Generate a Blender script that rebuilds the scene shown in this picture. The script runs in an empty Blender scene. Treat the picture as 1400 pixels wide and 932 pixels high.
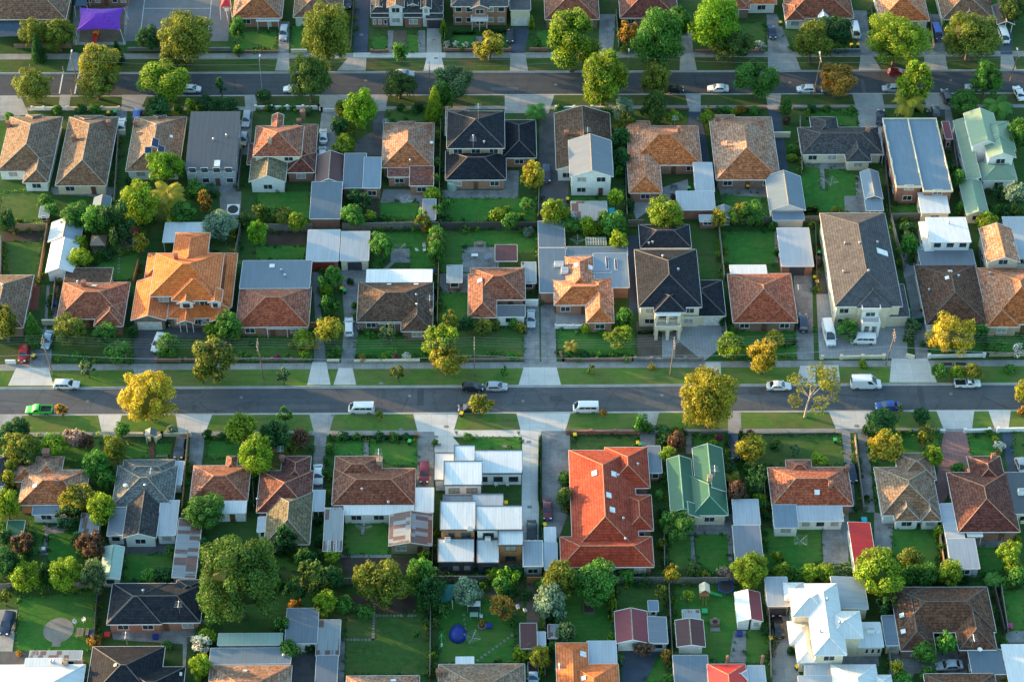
import bpy, bmesh, math, random
from mathutils import Vector, Matrix
random.seed(11)
PI = math.pi
scene = bpy.context.scene
COL = scene.collection

# ------------------------------------------------------------------ camera
TH = math.radians(46.0); F = 2900.0; S0 = 7.2
RM = (Matrix.Rotation(-0.0144, 3, 'Z') @ Matrix.Rotation(PI/2 - TH, 3, 'X') @ Matrix.Rotation(0.006, 3, 'Z'))
FWD = RM @ Vector((0, 0, -1))
CAM = -FWD * (F / S0)
RMI = RM.transposed()

def P(px, py, z=0.0):
    """the point of the place, at height z, that the survey photo shows at (px, py)"""
    d = RM @ Vector(((px - 700) / F, -(py - 466) / F, -1))
    t = (z - CAM.z) / d.z
    return CAM + d * t

def proj(p):
    q = RMI @ (Vector(p) - CAM)
    return 700 + F * q.x / -q.z, 466 - F * q.y / -q.z

def sc(p):
    return F / -(RMI @ (Vector(p) - CAM)).z

# ------------------------------------------------------------------ materials
def new_mat(name):
    m = bpy.data.materials.new(name); m.use_nodes = True
    nt = m.node_tree
    b = nt.nodes['Principled BSDF']
    return m, nt, b

def N(nt, t, **kw):
    n = nt.nodes.new(t)
    for k, v in kw.items():
        if k in n.inputs.keys(): n.inputs[k].default_value = v
        else: setattr(n, k, v)
    return n

def L(nt, a, b): nt.links.new(a, b)

def ramp(nt, fac, stops):
    r = nt.nodes.new('ShaderNodeValToRGB')
    e = r.color_ramp.elements
    e[0].position, e[0].color = stops[0][0], (*stops[0][1], 1)
    e[1].position, e[1].color = stops[-1][0], (*stops[-1][1], 1)
    for p, c in stops[1:-1]:
        q = e.new(p); q.color = (*c, 1)
    L(nt, fac, r.inputs[0])
    return r.outputs[0]

def noise(nt, vec, scale, detail=4, rough=0.6):
    n = N(nt, 'ShaderNodeTexNoise'); n.inputs['Scale'].default_value = scale
    n.inputs['Detail'].default_value = detail; n.inputs['Roughness'].default_value = rough
    if vec is not None: L(nt, vec, n.inputs['Vector'])
    return n.outputs['Fac']

def mixc(nt, fac, a, b, mode='MIX'):
    m = nt.nodes.new('ShaderNodeMix'); m.data_type = 'RGBA'; m.blend_type = mode
    if isinstance(fac, float): m.inputs[0].default_value = fac
    else: L(nt, fac, m.inputs[0])
    for s, v in ((6, a), (7, b)):
        if isinstance(v, tuple): m.inputs[s].default_value = (*v, 1)
        else: L(nt, v, m.inputs[s])
    return m.outputs[2]

def maprange(nt, val, a, b, c=0.0, d=1.0):
    m = nt.nodes.new('ShaderNodeMapRange')
    m.inputs[1].default_value = a; m.inputs[2].default_value = b
    m.inputs[3].default_value = c; m.inputs[4].default_value = d
    L(nt, val, m.inputs[0]); return m.outputs[0]

def objrand(nt, lo, hi):
    o = nt.nodes.new('ShaderNodeObjectInfo')
    return maprange(nt, o.outputs['Random'], 0, 1, lo, hi)

def val_mul(nt, col, fac):
    h = nt.nodes.new('ShaderNodeHueSaturation'); L(nt, col, h.inputs['Color'])
    L(nt, fac, h.inputs['Value']); return h.outputs[0]

def coords(nt, kind='Object'):
    return nt.nodes.new('ShaderNodeTexCoord').outputs[kind]

def uvs(nt):
    return nt.nodes.new('ShaderNodeTexCoord').outputs['UV']

def bump(nt, b, h, strength=0.3, dist=0.05):
    n = nt.nodes.new('ShaderNodeBump'); n.inputs['Strength'].default_value = strength
    n.inputs['Distance'].default_value = dist
    L(nt, h, n.inputs['Height']); L(nt, n.outputs[0], b.inputs['Normal'])

def dk(c, f): return tuple(min(1, x * f) for x in c)

def m_plain(name, c, rough=0.6, metal=0.0, var=0.25, nscale=1.5, spec=0.4):
    m, nt, b = new_mat(name)
    co = coords(nt)
    col = mixc(nt, maprange(nt, noise(nt, co, nscale, 5), .3, .7), dk(c, 1 - var), dk(c, 1 + var * .6))
    L(nt, col, b.inputs['Base Color']); b.inputs['Roughness'].default_value = rough
    b.inputs['Metallic'].default_value = metal; b.inputs['Specular IOR Level'].default_value = spec
    return m

def m_tile(name, c, c2, lich=(.32, .30, .25), lam=.35, moss=None, weather=.3, speck=1.0):
    """weathered roof tiles: courses of single tiles of mixed tone, sooty streaks, pale lichen"""
    m, nt, b = new_mat(name)
    if c[0] > c[2] * 1.15: c = (c[0] * 1.14, c[1] * 1.02, c[2] * .94); c2 = (c2[0] * 1.14, c2[1] * 1.02, c2[2] * .94)
    else: weather = 0
    uv = uvs(nt); co = coords(nt)
    mp = nt.nodes.new('ShaderNodeMapping'); L(nt, uv, mp.inputs['Vector'])
    br = nt.nodes.new('ShaderNodeTexBrick'); L(nt, mp.outputs[0], br.inputs['Vector'])
    br.inputs['Scale'].default_value = 1; br.inputs['Brick Width'].default_value = .46
    br.inputs['Row Height'].default_value = .50; br.inputs['Mortar Size'].default_value = .05
    br.inputs['Color1'].default_value = (*dk(c, .66), 1); br.inputs['Color2'].default_value = (*dk(c2, 1.12), 1)
    br.inputs['Mortar'].default_value = (*dk(c, .38), 1)
    big = noise(nt, co, .22, 6, .65)
    mid = noise(nt, co, 1.3, 5, .7)
    fine = noise(nt, uv, 3.1, 3, .8)
    col = mixc(nt, maprange(nt, mid, .40, .62), dk(c, .8), dk(c2, 1.15))
    col = mixc(nt, .5, col, br.outputs['Color'])
    sp = noise(nt, uv, 1.7, 4, .75)
    col = mixc(nt, maprange(nt, sp, .53, .60, 0, .7 * speck), col, dk(c, .42))
    col = mixc(nt, maprange(nt, sp, .46, .40, 0, .6 * speck), col, dk(c2, 1.5))
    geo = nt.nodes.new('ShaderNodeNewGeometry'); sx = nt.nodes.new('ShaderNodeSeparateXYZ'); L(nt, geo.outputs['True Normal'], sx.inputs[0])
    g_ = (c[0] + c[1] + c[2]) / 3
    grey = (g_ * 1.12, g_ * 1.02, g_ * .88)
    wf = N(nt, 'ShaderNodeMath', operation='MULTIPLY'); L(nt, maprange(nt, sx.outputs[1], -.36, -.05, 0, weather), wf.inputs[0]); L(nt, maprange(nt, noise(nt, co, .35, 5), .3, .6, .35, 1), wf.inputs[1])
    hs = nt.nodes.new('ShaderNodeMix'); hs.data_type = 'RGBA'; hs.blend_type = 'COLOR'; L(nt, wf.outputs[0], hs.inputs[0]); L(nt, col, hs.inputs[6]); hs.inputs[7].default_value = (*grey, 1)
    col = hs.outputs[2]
    col = mixc(nt, maprange(nt, big, .48, .74, 0, .6), col, dk(c, .42))
    col = mixc(nt, maprange(nt, fine, .62, .76, 0, lam), col, lich)
    col = mixc(nt, maprange(nt, noise(nt, co, .5, 4), .55, .75, 0, lam * .6), col, moss or lich)
    col = val_mul(nt, col, objrand(nt, .85, 1.15))
    L(nt, col, b.inputs['Base Color']); b.inputs['Roughness'].default_value = .85
    b.inputs['Specular IOR Level'].default_value = .1
    wv = nt.nodes.new('ShaderNodeTexWave'); wv.bands_direction = 'Y'; wv.wave_profile = 'SAW'
    L(nt, uv, wv.inputs['Vector']); wv.inputs['Scale'].default_value = .628
    col = mixc(nt, maprange(nt, wv.outputs['Fac'], 0, .3, .42, 0), col, dk(c, .3)); L(nt, col, b.inputs['Base Color'])
    bump(nt, b, wv.outputs['Fac'], .5, .05)
    return m

def m_metal(name, c, rust=0.0, rough=.42, per=.62):
    """ribbed sheet roofing with sheet joints, dirt streaks and, if old, rust"""
    m, nt, b = new_mat(name)
    uv = uvs(nt); co = coords(nt)
    wv = nt.nodes.new('ShaderNodeTexWave'); wv.bands_direction = 'X'; wv.wave_profile = 'SIN'
    L(nt, uv, wv.inputs['Vector']); wv.inputs['Scale'].default_value = per
    wv.inputs['Distortion'].default_value = 0
    col = mixc(nt, maprange(nt, wv.outputs['Fac'], .05, .45), dk(c, .92), c)
    mp = nt.nodes.new('ShaderNodeMapping'); L(nt, uv, mp.inputs['Vector']); mp.inputs['Scale'].default_value = (1.4, .14, 1)
    st = noise(nt, mp.outputs[0], 1.2, 5, .7)
    col = mixc(nt, maprange(nt, st, .38, .7, 0, .42), col, dk(c, .55))
    col = mixc(nt, maprange(nt, noise(nt, co, .4, 4), .45, .75, 0, .3), col, dk(c, .7))
    if rust:
        br = nt.nodes.new('ShaderNodeTexBrick'); L(nt, uv, br.inputs['Vector'])
        br.inputs['Scale'].default_value = 1; br.inputs['Brick Width'].default_value = .85; br.inputs['Row Height'].default_value = 2.2
        br.inputs['Color1'].default_value = (0, 0, 0, 1); br.inputs['Color2'].default_value = (1, 1, 1, 1)
        br.inputs['Mortar Size'].default_value = .01
        s = N(nt, 'ShaderNodeMath', operation='ADD'); L(nt, br.outputs['Color'], s.inputs[0]); L(nt, st, s.inputs[1])
        col = mixc(nt, maprange(nt, s.outputs[0], 1.5 - rust * .75, 1.62 - rust * .75, 0, .9), col, (.105, .05, .036))
    col = val_mul(nt, col, objrand(nt, .9, 1.1))
    L(nt, col, b.inputs['Base Color']); b.inputs['Roughness'].default_value = rough
    b.inputs['Metallic'].default_value = 0.1
    bump(nt, b, wv.outputs['Fac'], .12, .02)
    return m

def m_brick(name, c, c2):
    m, nt, b = new_mat(name)
    uv = uvs(nt)
    br = nt.nodes.new('ShaderNodeTexBrick'); L(nt, uv, br.inputs['Vector'])
    br.inputs['Scale'].default_value = 1; br.inputs['Brick Width'].default_value = .24
    br.inputs['Row Height'].default_value = .09; br.inputs['Mortar Size'].default_value = .010
    br.inputs['Color1'].default_value = (*c, 1); br.inputs['Color2'].default_value = (*c2, 1)
    br.inputs['Mortar'].default_value = (.32, .28, .24, 1)
    col = mixc(nt, maprange(nt, noise(nt, coords(nt), .8, 5), .4, .75, 0, .5), br.outputs['Color'], dk(c, .55))
    L(nt, col, b.inputs['Base Color']); b.inputs['Roughness'].default_value = .85
    bump(nt, b, br.outputs['Fac'], -.2, .01)
    return m

def m_boards(name, c, per=.16, axis='Y', var=.3):
    m, nt, b = new_mat(name)
    uv = uvs(nt)
    wv = nt.nodes.new('ShaderNodeTexWave'); wv.bands_direction = axis; wv.wave_profile = 'SAW'
    L(nt, uv, wv.inputs['Vector']); wv.inputs['Scale'].default_value = .314 / per / 2
    n = noise(nt, coords(nt), 2.0, 5)
    col = mixc(nt, maprange(nt, n, .3, .7), dk(c, 1 - var), dk(c, 1 + var * .5))
    col = mixc(nt, maprange(nt, wv.outputs['Fac'], 0, .2, .75, 0), col, dk(c, .35))
    L(nt, col, b.inputs['Base Color']); b.inputs['Roughness'].default_value = .75
    return m

def m_grass(name, c, c2, dry, dryamt=.3, scale=1.0, stripes=False):
    m, nt, b = new_mat(name)
    co = coords(nt)
    big = noise(nt, co, .12 * scale, 6, .65); mid = noise(nt, co, .9, 5, .7); fine = noise(nt, co, 5.0, 3, .8)
    col = mixc(nt, maprange(nt, mid, .32, .68), c, c2)
    col = mixc(nt, maprange(nt, big, .55 - dryamt * .2, .78 - dryamt * .2, 0, .75), col, dry)
    col = mixc(nt, maprange(nt, noise(nt, co, .33, 5, .75), .55, .72, 0, .55), col, dk(c, .55))
    col = mixc(nt, maprange(nt, fine, .35, .7, .35, 0), col, dk(c, .45))
    col = mixc(nt, maprange(nt, noise(nt, co, .06, 3), .42, .62, 0, .35), col, (c2[0] * 1.5, c2[1] * 1.12, c2[2]))
    mp = nt.nodes.new('ShaderNodeMapping'); L(nt, co, mp.inputs['Vector']); mp.inputs['Scale'].default_value = (.12, 1.1, 1); mp.inputs['Rotation'].default_value = (0, 0, .2)
    col = mixc(nt, maprange(nt, noise(nt, mp.outputs[0], 1.2, 3), .5, .72, 0, .4), col, dk(c, .6))
    col = mixc(nt, maprange(nt, noise(nt, co, .45, 3), .62, .72, 0, .55 * dryamt + .15), col, dry)
    col = mixc(nt, maprange(nt, noise(nt, co, 2.3, 2), .64, .74, 0, .5), col, dk(dry, 1.15))
    L(nt, col, b.inputs['Base Color']); b.inputs['Roughness'].default_value = .95
    b.inputs['Specular IOR Level'].default_value = .1
    bump(nt, b, fine, .8, .08)
    return m

def m_paving(name, c, stain=.4, joint=0.0, crack=False):
    m, nt, b = new_mat(name)
    co = coords(nt)
    col = mixc(nt, maprange(nt, noise(nt, co, .35, 7, .7), .35, .7), dk(c, 1 - stain), dk(c, 1.08))
    col = mixc(nt, maprange(nt, noise(nt, co, 2.2, 4, .8), .5, .8, 0, stain), col, dk(c, .5))
    col = mixc(nt, maprange(nt, noise(nt, co, 14, 2), .3, .7, .25, 0), col, dk(c, .7))
    if joint:
        br = nt.nodes.new('ShaderNodeTexBrick'); L(nt, co, br.inputs['Vector'])
        br.inputs['Scale'].default_value = 1; br.inputs['Brick Width'].default_value = joint; br.inputs['Row Height'].default_value = joint
        br.offset = 0; br.inputs['Mortar Size'].default_value = .025
        br.inputs['Color1'].default_value = (.9, .9, .9, 1); br.inputs['Color2'].default_value = (1, 1, 1, 1); br.inputs['Mortar'].default_value = (.62, .62, .62, 1)
        col = mixc(nt, 1.0, col, br.outputs['Color'], 'MULTIPLY')
    if crack:
        w = noise(nt, co, .8, 4)
        vm = nt.nodes.new('ShaderNodeVectorMath'); vm.operation = 'ADD'; L(nt, co, vm.inputs[0]); L(nt, w, vm.inputs[1])
        v = nt.nodes.new('ShaderNodeTexVoronoi'); v.feature = 'DISTANCE_TO_EDGE'; v.inputs['Scale'].default_value = .16
        L(nt, vm.outputs[0], v.inputs['Vector'])
        col = mixc(nt, maprange(nt, v.outputs['Distance'], .006, .018, .6, 0), col, dk(c, .4))
        mp = nt.nodes.new('ShaderNodeMapping'); L(nt, co, mp.inputs['Vector']); mp.inputs['Scale'].default_value = (.03, .8, 1)
        col = mixc(nt, maprange(nt, noise(nt, mp.outputs[0], 1, 3), .45, .7, 0, .35), col, dk(c, 1.5))
        v2 = nt.nodes.new('ShaderNodeTexVoronoi'); v2.inputs['Scale'].default_value = .07; L(nt, co, v2.inputs['Vector'])
        col = mixc(nt, maprange(nt, v2.outputs['Color'], .62, .64, 0, .3), col, dk(c, .6)); col = mixc(nt, maprange(nt, noise(nt, co, .5, 3), .66, .74, 0, .5), col, dk(c, .45))
    L(nt, col, b.inputs['Base Color']); b.inputs['Roughness'].default_value = .85
    b.inputs['Specular IOR Level'].default_value = .3
    return m

def m_foliage(name, transl=.34):
    m, nt, b = new_mat(name)
    oi = nt.nodes.new('ShaderNodeObjectInfo')
    at = nt.nodes.new('ShaderNodeAttribute'); at.attribute_name = 'tint'
    col = mixc(nt, 1.0, oi.outputs['Color'], at.outputs['Color'], 'MULTIPLY')
    h = nt.nodes.new('ShaderNodeHueSaturation'); L(nt, col, h.inputs['Color'])
    L(nt, maprange(nt, noise(nt, coords(nt, 'Object'), .9, 3), .3, .7, .488, .512), h.inputs['Hue'])
    col = h.outputs[0]
    L(nt, col, b.inputs['Base Color']); b.inputs['Roughness'].default_value = .6
    b.inputs['Specular IOR Level'].default_value = .25
    tr = nt.nodes.new('ShaderNodeBsdfTranslucent'); L(nt, col, tr.inputs['Color'])
    mx = nt.nodes.new('ShaderNodeMixShader'); mx.inputs[0].default_value = transl
    L(nt, b.outputs[0], mx.inputs[1]); L(nt, tr.outputs[0], mx.inputs[2])
    L(nt, mx.outputs[0], nt.nodes['Material Output'].inputs['Surface'])
    return m

def m_paint_obj(name):
    m, nt, b = new_mat(name)
    oi = nt.nodes.new('ShaderNodeObjectInfo')
    L(nt, oi.outputs['Color'], b.inputs['Base Color'])
    b.inputs['Roughness'].default_value = .3; b.inputs['Coat Weight'].default_value = .6; b.inputs['Coat Roughness'].default_value = .08
    return m

M = {}
T_ = lambda n, *a, **k: M.__setitem__(n, m_tile(n, *a, **k))
GL = (.24, .21, .17)
T_('t_brown', (.13, .075, .052), (.19, .115, .08), GL)
T_('t_greybrown', (.175, .105, .068), (.23, .14, .09), (.27, .25, .20), .32, weather=.6)
T_('t_orangebrown', (.25, .088, .042), (.34, .14, .07), (.34, .27, .19), .28, weather=.62)
T_('t_orange', (.33, .095, .034), (.44, .155, .06), (.40, .28, .17), .28, weather=.42)
T_('t_brightorange', (.58, .150, .040), (.62, .175, .050), (.5, .17, .06), .1, weather=.1, speck=.25)
T_('t_red', (.235, .06, .036), (.30, .09, .05), (.32, .21, .14), .28)
T_('t_brightred', (.29, .046, .026), (.33, .06, .034), (.36, .12, .09), .12, weather=.1, speck=.35)
T_('t_redbrown', (.19, .065, .044), (.25, .10, .066), (.30, .21, .15), .28)
T_('t_maroon', (.115, .04, .038), (.155, .058, .05), (.2, .12, .1), .25)
T_('t_choc', (.082, .052, .042), (.115, .078, .06), (.2, .17, .13), .3)
T_('t_rustchoc', (.10, .05, .037), (.15, .08, .055), (.26, .17, .11), .4)
T_('t_black', (.018, .022, .032), (.029, .034, .046), (.12, .12, .12), .1, speck=.3)
T_('t_slate', (.082, .083, .094), (.100, .100, .112), (.15, .14, .13), .05, speck=.2)
T_('t_charcoal', (.052, .052, .058), (.072, .072, .078), (.15, .15, .14), .2)
T_('t_grey', (.115, .125, .128), (.145, .155, .155), (.2, .2, .19), .2)
T_('t_mossy', (.115, .115, .075), (.16, .15, .10), (.2, .22, .14), .5, moss=(.12, .16, .09))
B_ = lambda n, *a, **k: M.__setitem__(n, m_metal(n, *a, **k))
B_('r_white', (.66, .685, .70)); B_('r_pale', (.36, .40, .45)); B_('r_blue', (.155, .22, .29)); B_('r_grey', (.165, .19, .23))
B_('r_bluegrey', (.12, .165, .215)); B_('r_slatesheet', (.095, .10, .112), per=.3); B_('r_dark', (.075, .085, .10)); B_('r_green', (.20, .28, .195)); B_('r_deepgreen', (.028, .12, .068))
B_('r_palegreen', (.36, .50, .44)); B_('r_maroon', (.19, .032, .045)); B_('r_red', (.52, .028, .024)); B_('r_darkmaroon', (.095, .034, .036))
B_('r_rust', (.22, .25, .28), rust=.85); B_('r_rustgrey', (.27, .30, .32), rust=.45); B_('r_tarp', (.36, .43, .52), rough=.6); B_('r_tan', (.30, .22, .16))
M['brick_red'] = m_brick('brick_red', (.24, .075, .045), (.32, .115, .07))
M['brick_orange'] = m_brick('brick_orange', (.34, .13, .07), (.40, .17, .10))
M['brick_brown'] = m_brick('brick_brown', (.17, .085, .06), (.24, .13, .09))
M['brick_cream'] = m_brick('brick_cream', (.42, .29, .18), (.50, .37, .25))
M['w_white'] = m_plain('w_white', (.74, .73, .71), .7, var=.12); M['w_cream'] = m_plain('w_cream', (.66, .58, .43), .7, var=.12)
M['w_grey'] = m_plain('w_grey', (.34, .36, .38), .7); M['w_palegreen'] = m_plain('w_palegreen', (.52, .60, .50), .7)
M['w_dark'] = m_plain('w_dark', (.055, .06, .07), .6); M['w_boards'] = m_boards('w_boards', (.72, .71, .69), .2, var=.1)
M['w_timber'] = m_boards('w_timber', (.42, .19, .075), .18, 'X')
M['trim'] = m_plain('trim', (.70, .69, .66), .5, var=.1); M['trim_dark'] = m_plain('trim_dark', (.09, .09, .10), .5)
M['soffit'] = m_plain('soffit', (.5, .48, .44), .7)
M['cap_red'] = m_plain('cap_red', (.40, .20, .13), .8, var=.4, nscale=2); M['cap_grey'] = m_plain('cap_grey', (.30, .26, .22), .8, var=.4, nscale=2)
M['cap_dark'] = m_plain('cap_dark', (.11, .10, .10), .7, var=.3, nscale=2); M['cap_white'] = m_plain('cap_white', (.7, .7, .7), .6)
M['cap_green'] = m_plain('cap_green', (.16, .30, .23), .6); M['cap_orange'] = m_plain('cap_orange', (.5, .19, .08), .7)
g, nt, b = new_mat('glass'); M['glass'] = g
L(nt, ramp(nt, noise(nt, coords(nt), .7, 2), [(.35, (.012, .016, .022)), (.7, (.05, .06, .07))]), b.inputs['Base Color'])
b.inputs['Roughness'].default_value = .06; b.inputs['Specular IOR Level'].default_value = .8
M['blind'] = m_plain('blind', (.36, .35, .32), .25); M['solar'] = m_boards('solar', (.012, .03, .10), .4, 'X'); M['skylight'] = m_plain('skylight', (.72, .76, .80), .15)
M['door_white'] = m_plain('door_white', (.66, .65, .62), .5); M['door_dark'] = m_plain('door_dark', (.05, .055, .07), .5)
M['door_red'] = m_plain('door_red', (.26, .035, .03), .5); M['door_brown'] = m_plain('door_brown', (.14, .07, .04), .5)
M['steel'] = m_plain('steel', (.5, .51, .53), .35, .6); M['pole_wood'] = m_plain('pole_wood', (.20, .15, .11), .85, nscale=4)
M['wire'] = m_plain('wire', (.33, .33, .33), .5); M['bark'] = m_plain('bark', (.11, .08, .06), .9, nscale=4); M['bark_pale'] = m_plain('bark_pale', (.42, .36, .29), .85, nscale=3)
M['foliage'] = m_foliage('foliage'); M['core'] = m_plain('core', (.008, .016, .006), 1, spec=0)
M['paint'] = m_paint_obj('paint'); M['plastic'] = m_paint_obj('plastic')
M['plastic'].node_tree.nodes['Principled BSDF'].inputs['Coat Weight'].default_value = 0
M['plastic'].node_tree.nodes['Principled BSDF'].inputs['Roughness'].default_value = .6
M['tyre'] = m_plain('tyre', (.016, .016, .017), .85); M['rim'] = m_plain('rim', (.42, .43, .45), .3, .7)
M['headlight'] = m_plain('headlight', (.7, .72, .75), .1); M['taillight'] = m_plain('taillight', (.38, .012, .012), .2); M['black'] = m_plain('black', (.02, .02, .022), .6)
M['plate'] = m_plain('plate', (.7, .7, .68), .5)
M['asphalt'] = m_paving('asphalt', (.088, .096, .108), .22, crack=True); M['asphalt2'] = m_paving('asphalt2', (.062, .070, .082), .25, crack=True)
M['drive_dark'] = m_paving('drive_dark', (.11, .115, .125), .45); M['drive_blue'] = m_paving('drive_blue', (.065, .085, .12), .3)
M['concrete'] = m_paving('concrete', (.37, .365, .355), .3, joint=2.6); M['concrete_new'] = m_paving('concrete_new', (.55, .545, .53), .15, joint=3.0)
M['concrete_old'] = m_paving('concrete_old', (.29, .295, .30), .6, joint=2.2); M['footpath'] = m_paving('footpath', (.31, .31, .305), .35, joint=1.5)
M['pavers'] = m_paving('pavers', (.33, .335, .345), .25, joint=.6); M['pink_paving'] = m_paving('pink_paving', (.30, .17, .165), .3, joint=.7); M['red_paving'] = m_paving('red_paving', (.25, .075, .055), .35, joint=.6)
M['kerb'] = m_paving('kerb', (.44, .43, .41), .3); M['line'] = m_plain('line', (.62, .62, .60), .7, var=.35, nscale=4); M['line_yellow'] = m_plain('line_yellow', (.5, .4, .06), .7)
M['court'] = m_paving('court', (.15, .155, .17), .25)
M['yard'] = m_grass('yard', (.024, .078, .020), (.048, .122, .030), (.095, .075, .045), .5)
M['lawn'] = m_grass('lawn', (.030, .132, .024), (.062, .200, .036), (.125, .13, .045), .42)
M['lawn_dry'] = m_grass('lawn_dry', (.046, .110, .028), (.080, .160, .038), (.15, .125, .06), .45)
M['verge'] = m_grass('verge', (.050, .138, .026), (.094, .200, .038), (.18, .145, .07), .78, 1.3)
M['bed'] = m_paving('bed', (.075, .052, .040), .5); M['mulch'] = m_paving('mulch', (.14, .11, .085), .4)
M['fence_grey'] = m_boards('fence_grey', (.20, .18, .165), .3, 'X', .4); M['fence_tan'] = m_boards('fence_tan', (.36, .22, .12), .3, 'X', .3); M['fence_dark'] = m_boards('fence_dark', (.07, .065, .06), .3, 'X', .3)
M['verge_dry'] = m_grass('verge_dry', (.030, .082, .020), (.055, .118, .030), (.125, .095, .055), .75, 1.2)
M['stone'] = m_paving('stone', (.25, .24, .22), .4)

# ------------------------------------------------------------------ mesh builder
class MB:
    def __init__(s, org=(0, 0, 0)):
        s.o = Vector(org); s.v = []; s.f = []; s.m = []
    def poly(s, pts, mi=0):
        n = len(s.v)
        for p in pts: s.v.append(tuple(Vector(p) - s.o))
        s.f.append(tuple(range(n, n + len(pts)))); s.m.append(mi)
    def box(s, x0, y0, z0, x1, y1, z1, mi=0):
        a = [(x0, y0), (x1, y0), (x1, y1), (x0, y1)]
        s.prism(a, z0, z1, mi)
    def prism(s, a, z0, z1, mi=0, top=None):
        n = len(a)
        s.poly([(x, y, z1) for x, y in a], mi if top is None else top)
        s.poly([(x, y, z0) for x, y in reversed(a)], mi)
        for i in range(n):
            p, q = a[i], a[(i + 1) % n]
            s.poly([(p[0], p[1], z0), (q[0], q[1], z0), (q[0], q[1], z1), (p[0], p[1], z1)], mi)
    def cyl(s, p0, p1, r0, r1=None, n=8, mi=0, cap=True):
        r1 = r0 if r1 is None else r1
        p0 = Vector(p0); p1 = Vector(p1); d = (p1 - p0)
        if d.length < 1e-6: return
        d.normalize()
        u = d.cross(Vector((0, 0, 1)) if abs(d.z) < .95 else Vector((1, 0, 0))).normalized(); w = u.cross(d)
        A = [p0 + (u * math.cos(2 * PI * i / n) + w * math.sin(2 * PI * i / n)) * r0 for i in range(n)]
        B = [p1 + (u * math.cos(2 * PI * i / n) + w * math.sin(2 * PI * i / n)) * r1 for i in range(n)]
        for i in range(n):
            j = (i + 1) % n
            s.poly([A[j], A[i], B[i], B[j]], mi)
        if cap:
            s.poly(A, mi); s.poly(list(reversed(B)), mi)
    def tube(s, pts, r, n=6, mi=0):
        for a, b in zip(pts, pts[1:]): s.cyl(a, b, r, r, n, mi)
    def dome(s, c, rx, ry, rz, nu=12, nv=5, mi=0, full=False):
        c = Vector(c); v0 = -nv if full else 0
        def q(i, j):
            a = 2 * PI * i / nu; e = PI / 2 * j / nv
            return c + Vector((rx * math.cos(a) * math.cos(e), ry * math.sin(a) * math.cos(e), rz * math.sin(e)))
        for j in range(v0, nv):
            for i in range(nu):
                if j == nv - 1: s.poly([q(i, j), q(i + 1, j), q(0, nv)], mi)
                else: s.poly([q(i, j), q(i + 1, j), q(i + 1, j + 1), q(i, j + 1)], mi)
    def mesh(s, name, mats):
        me = bpy.data.meshes.new(name); me.from_pydata(s.v, [], s.f)
        for m in mats: me.materials.append(M[m] if isinstance(m, str) else m)
        if len(mats) > 1: me.polygons.foreach_set('material_index', s.m)
        uv = me.uv_layers.new(name='UVMap'); dat = [0.0] * (2 * len(me.loops))
        Z = Vector((0, 0, 1)); k = 0
        for pl in me.polygons:
            n = pl.normal
            t = Z.cross(n)
            if t.length < .05: t = Vector((1, 0, 0)); bb = Vector((0, 1, 0))
            else: t.normalize(); bb = n.cross(t)
            for li in pl.vertices:
                p = me.vertices[li].co
                dat[k] = p.dot(t); dat[k + 1] = p.dot(bb); k += 2
        uv.data.foreach_set('uv', dat)
        return me
    def build(s, name, mats, parent=None, loc=None):
        if not s.f: return None
        if isinstance(mats, str): mats = [mats]
        o = bpy.data.objects.new(name, s.mesh(name, mats)); COL.objects.link(o)
        if parent is not None: o.parent = parent
        elif loc is not None: o.location = loc
        else: o.location = s.o
        return o

def empty(name, loc, rz=0):
    o = bpy.data.objects.new(name, None); COL.objects.link(o); o.location = loc; o.rotation_euler = (0, 0, rz)
    o.empty_display_size = .3
    return o

THINGS = []      # things whose label still needs its whereabouts
HOUSES = []      # (short phrase, rect in world) landmarks
def tag(o, desc, cat, group=None, where=True, pt=None):
    o['category'] = cat
    if group: o['group'] = group
    o['label'] = desc
    if where: THINGS.append([o, desc, Vector(pt) if pt is not None else o.location.copy()])
    return o

def copy_tree(o, parent=None, color=None):
    c = o.copy(); COL.objects.link(c)
    if parent is not None: c.parent = parent
    if color is not None: c.color = color
    for ch in o.children: copy_tree(ch, c, color)
    return c

def struct(mb, name, mats):
    o = mb.build(name, mats); o['kind'] = 'structure'; return o

def sheet(name, pts, mat, z):
    """a flat patch of ground surface"""
    mb = MB(); mb.poly([P(x, y, 0) + Vector((0, 0, z)) for x, y in pts])
    o = mb.build(name, mat); me = o.data
    if me.polygons[0].normal.z < 0: me.flip_normals()
    o['kind'] = 'structure'; return o
# ------------------------------------------------------------------ houses
class Blk: pass
OPEN_TYPES = ('o',)
def mkblk(t):
    b = Blk(); kind, xl, yt, xr, yb, z = t[:6]
    opt = t[6] if len(t) > 6 else {}
    b.kind = kind.rstrip('o'); b.open = kind.endswith('o') and kind != 'o'
    b.z = z; ym = (yt + yb) / 2; xm = (xl + xr) / 2
    b.x0 = P(xl, ym, z).x; b.x1 = P(xr, ym, z).x; b.y0 = P(xm, yb, z).y; b.y1 = P(xm, yt, z).y
    j = random.uniform(0, .012); b.x0 += j; b.x1 -= j; b.y0 += j; b.y1 -= j; b.z += random.uniform(-.01, .01)
    b.p = math.tan(math.radians(opt.get('p', 25 if b.kind in ('h', 'gy', 'gx') else 4)))
    b.roof = opt.get('r'); b.wall = opt.get('w'); b.nowin = opt.get('nowin', False); b.door = opt.get('door')
    b.ov = opt.get('ov', .45 if b.kind in ('h', 'gy', 'gx') else .2); b.par = opt.get('par', 0.0)
    b.trim = opt.get('trim'); b.win = opt.get('win'); b.base = opt.get('base', 0); b.ps = opt.get('ps', .06); o = b.ov; b.X0, b.X1, b.Y0, b.Y1 = b.x0 + o, b.x1 - o, b.y0 + o, b.y1 - o
    return b

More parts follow.
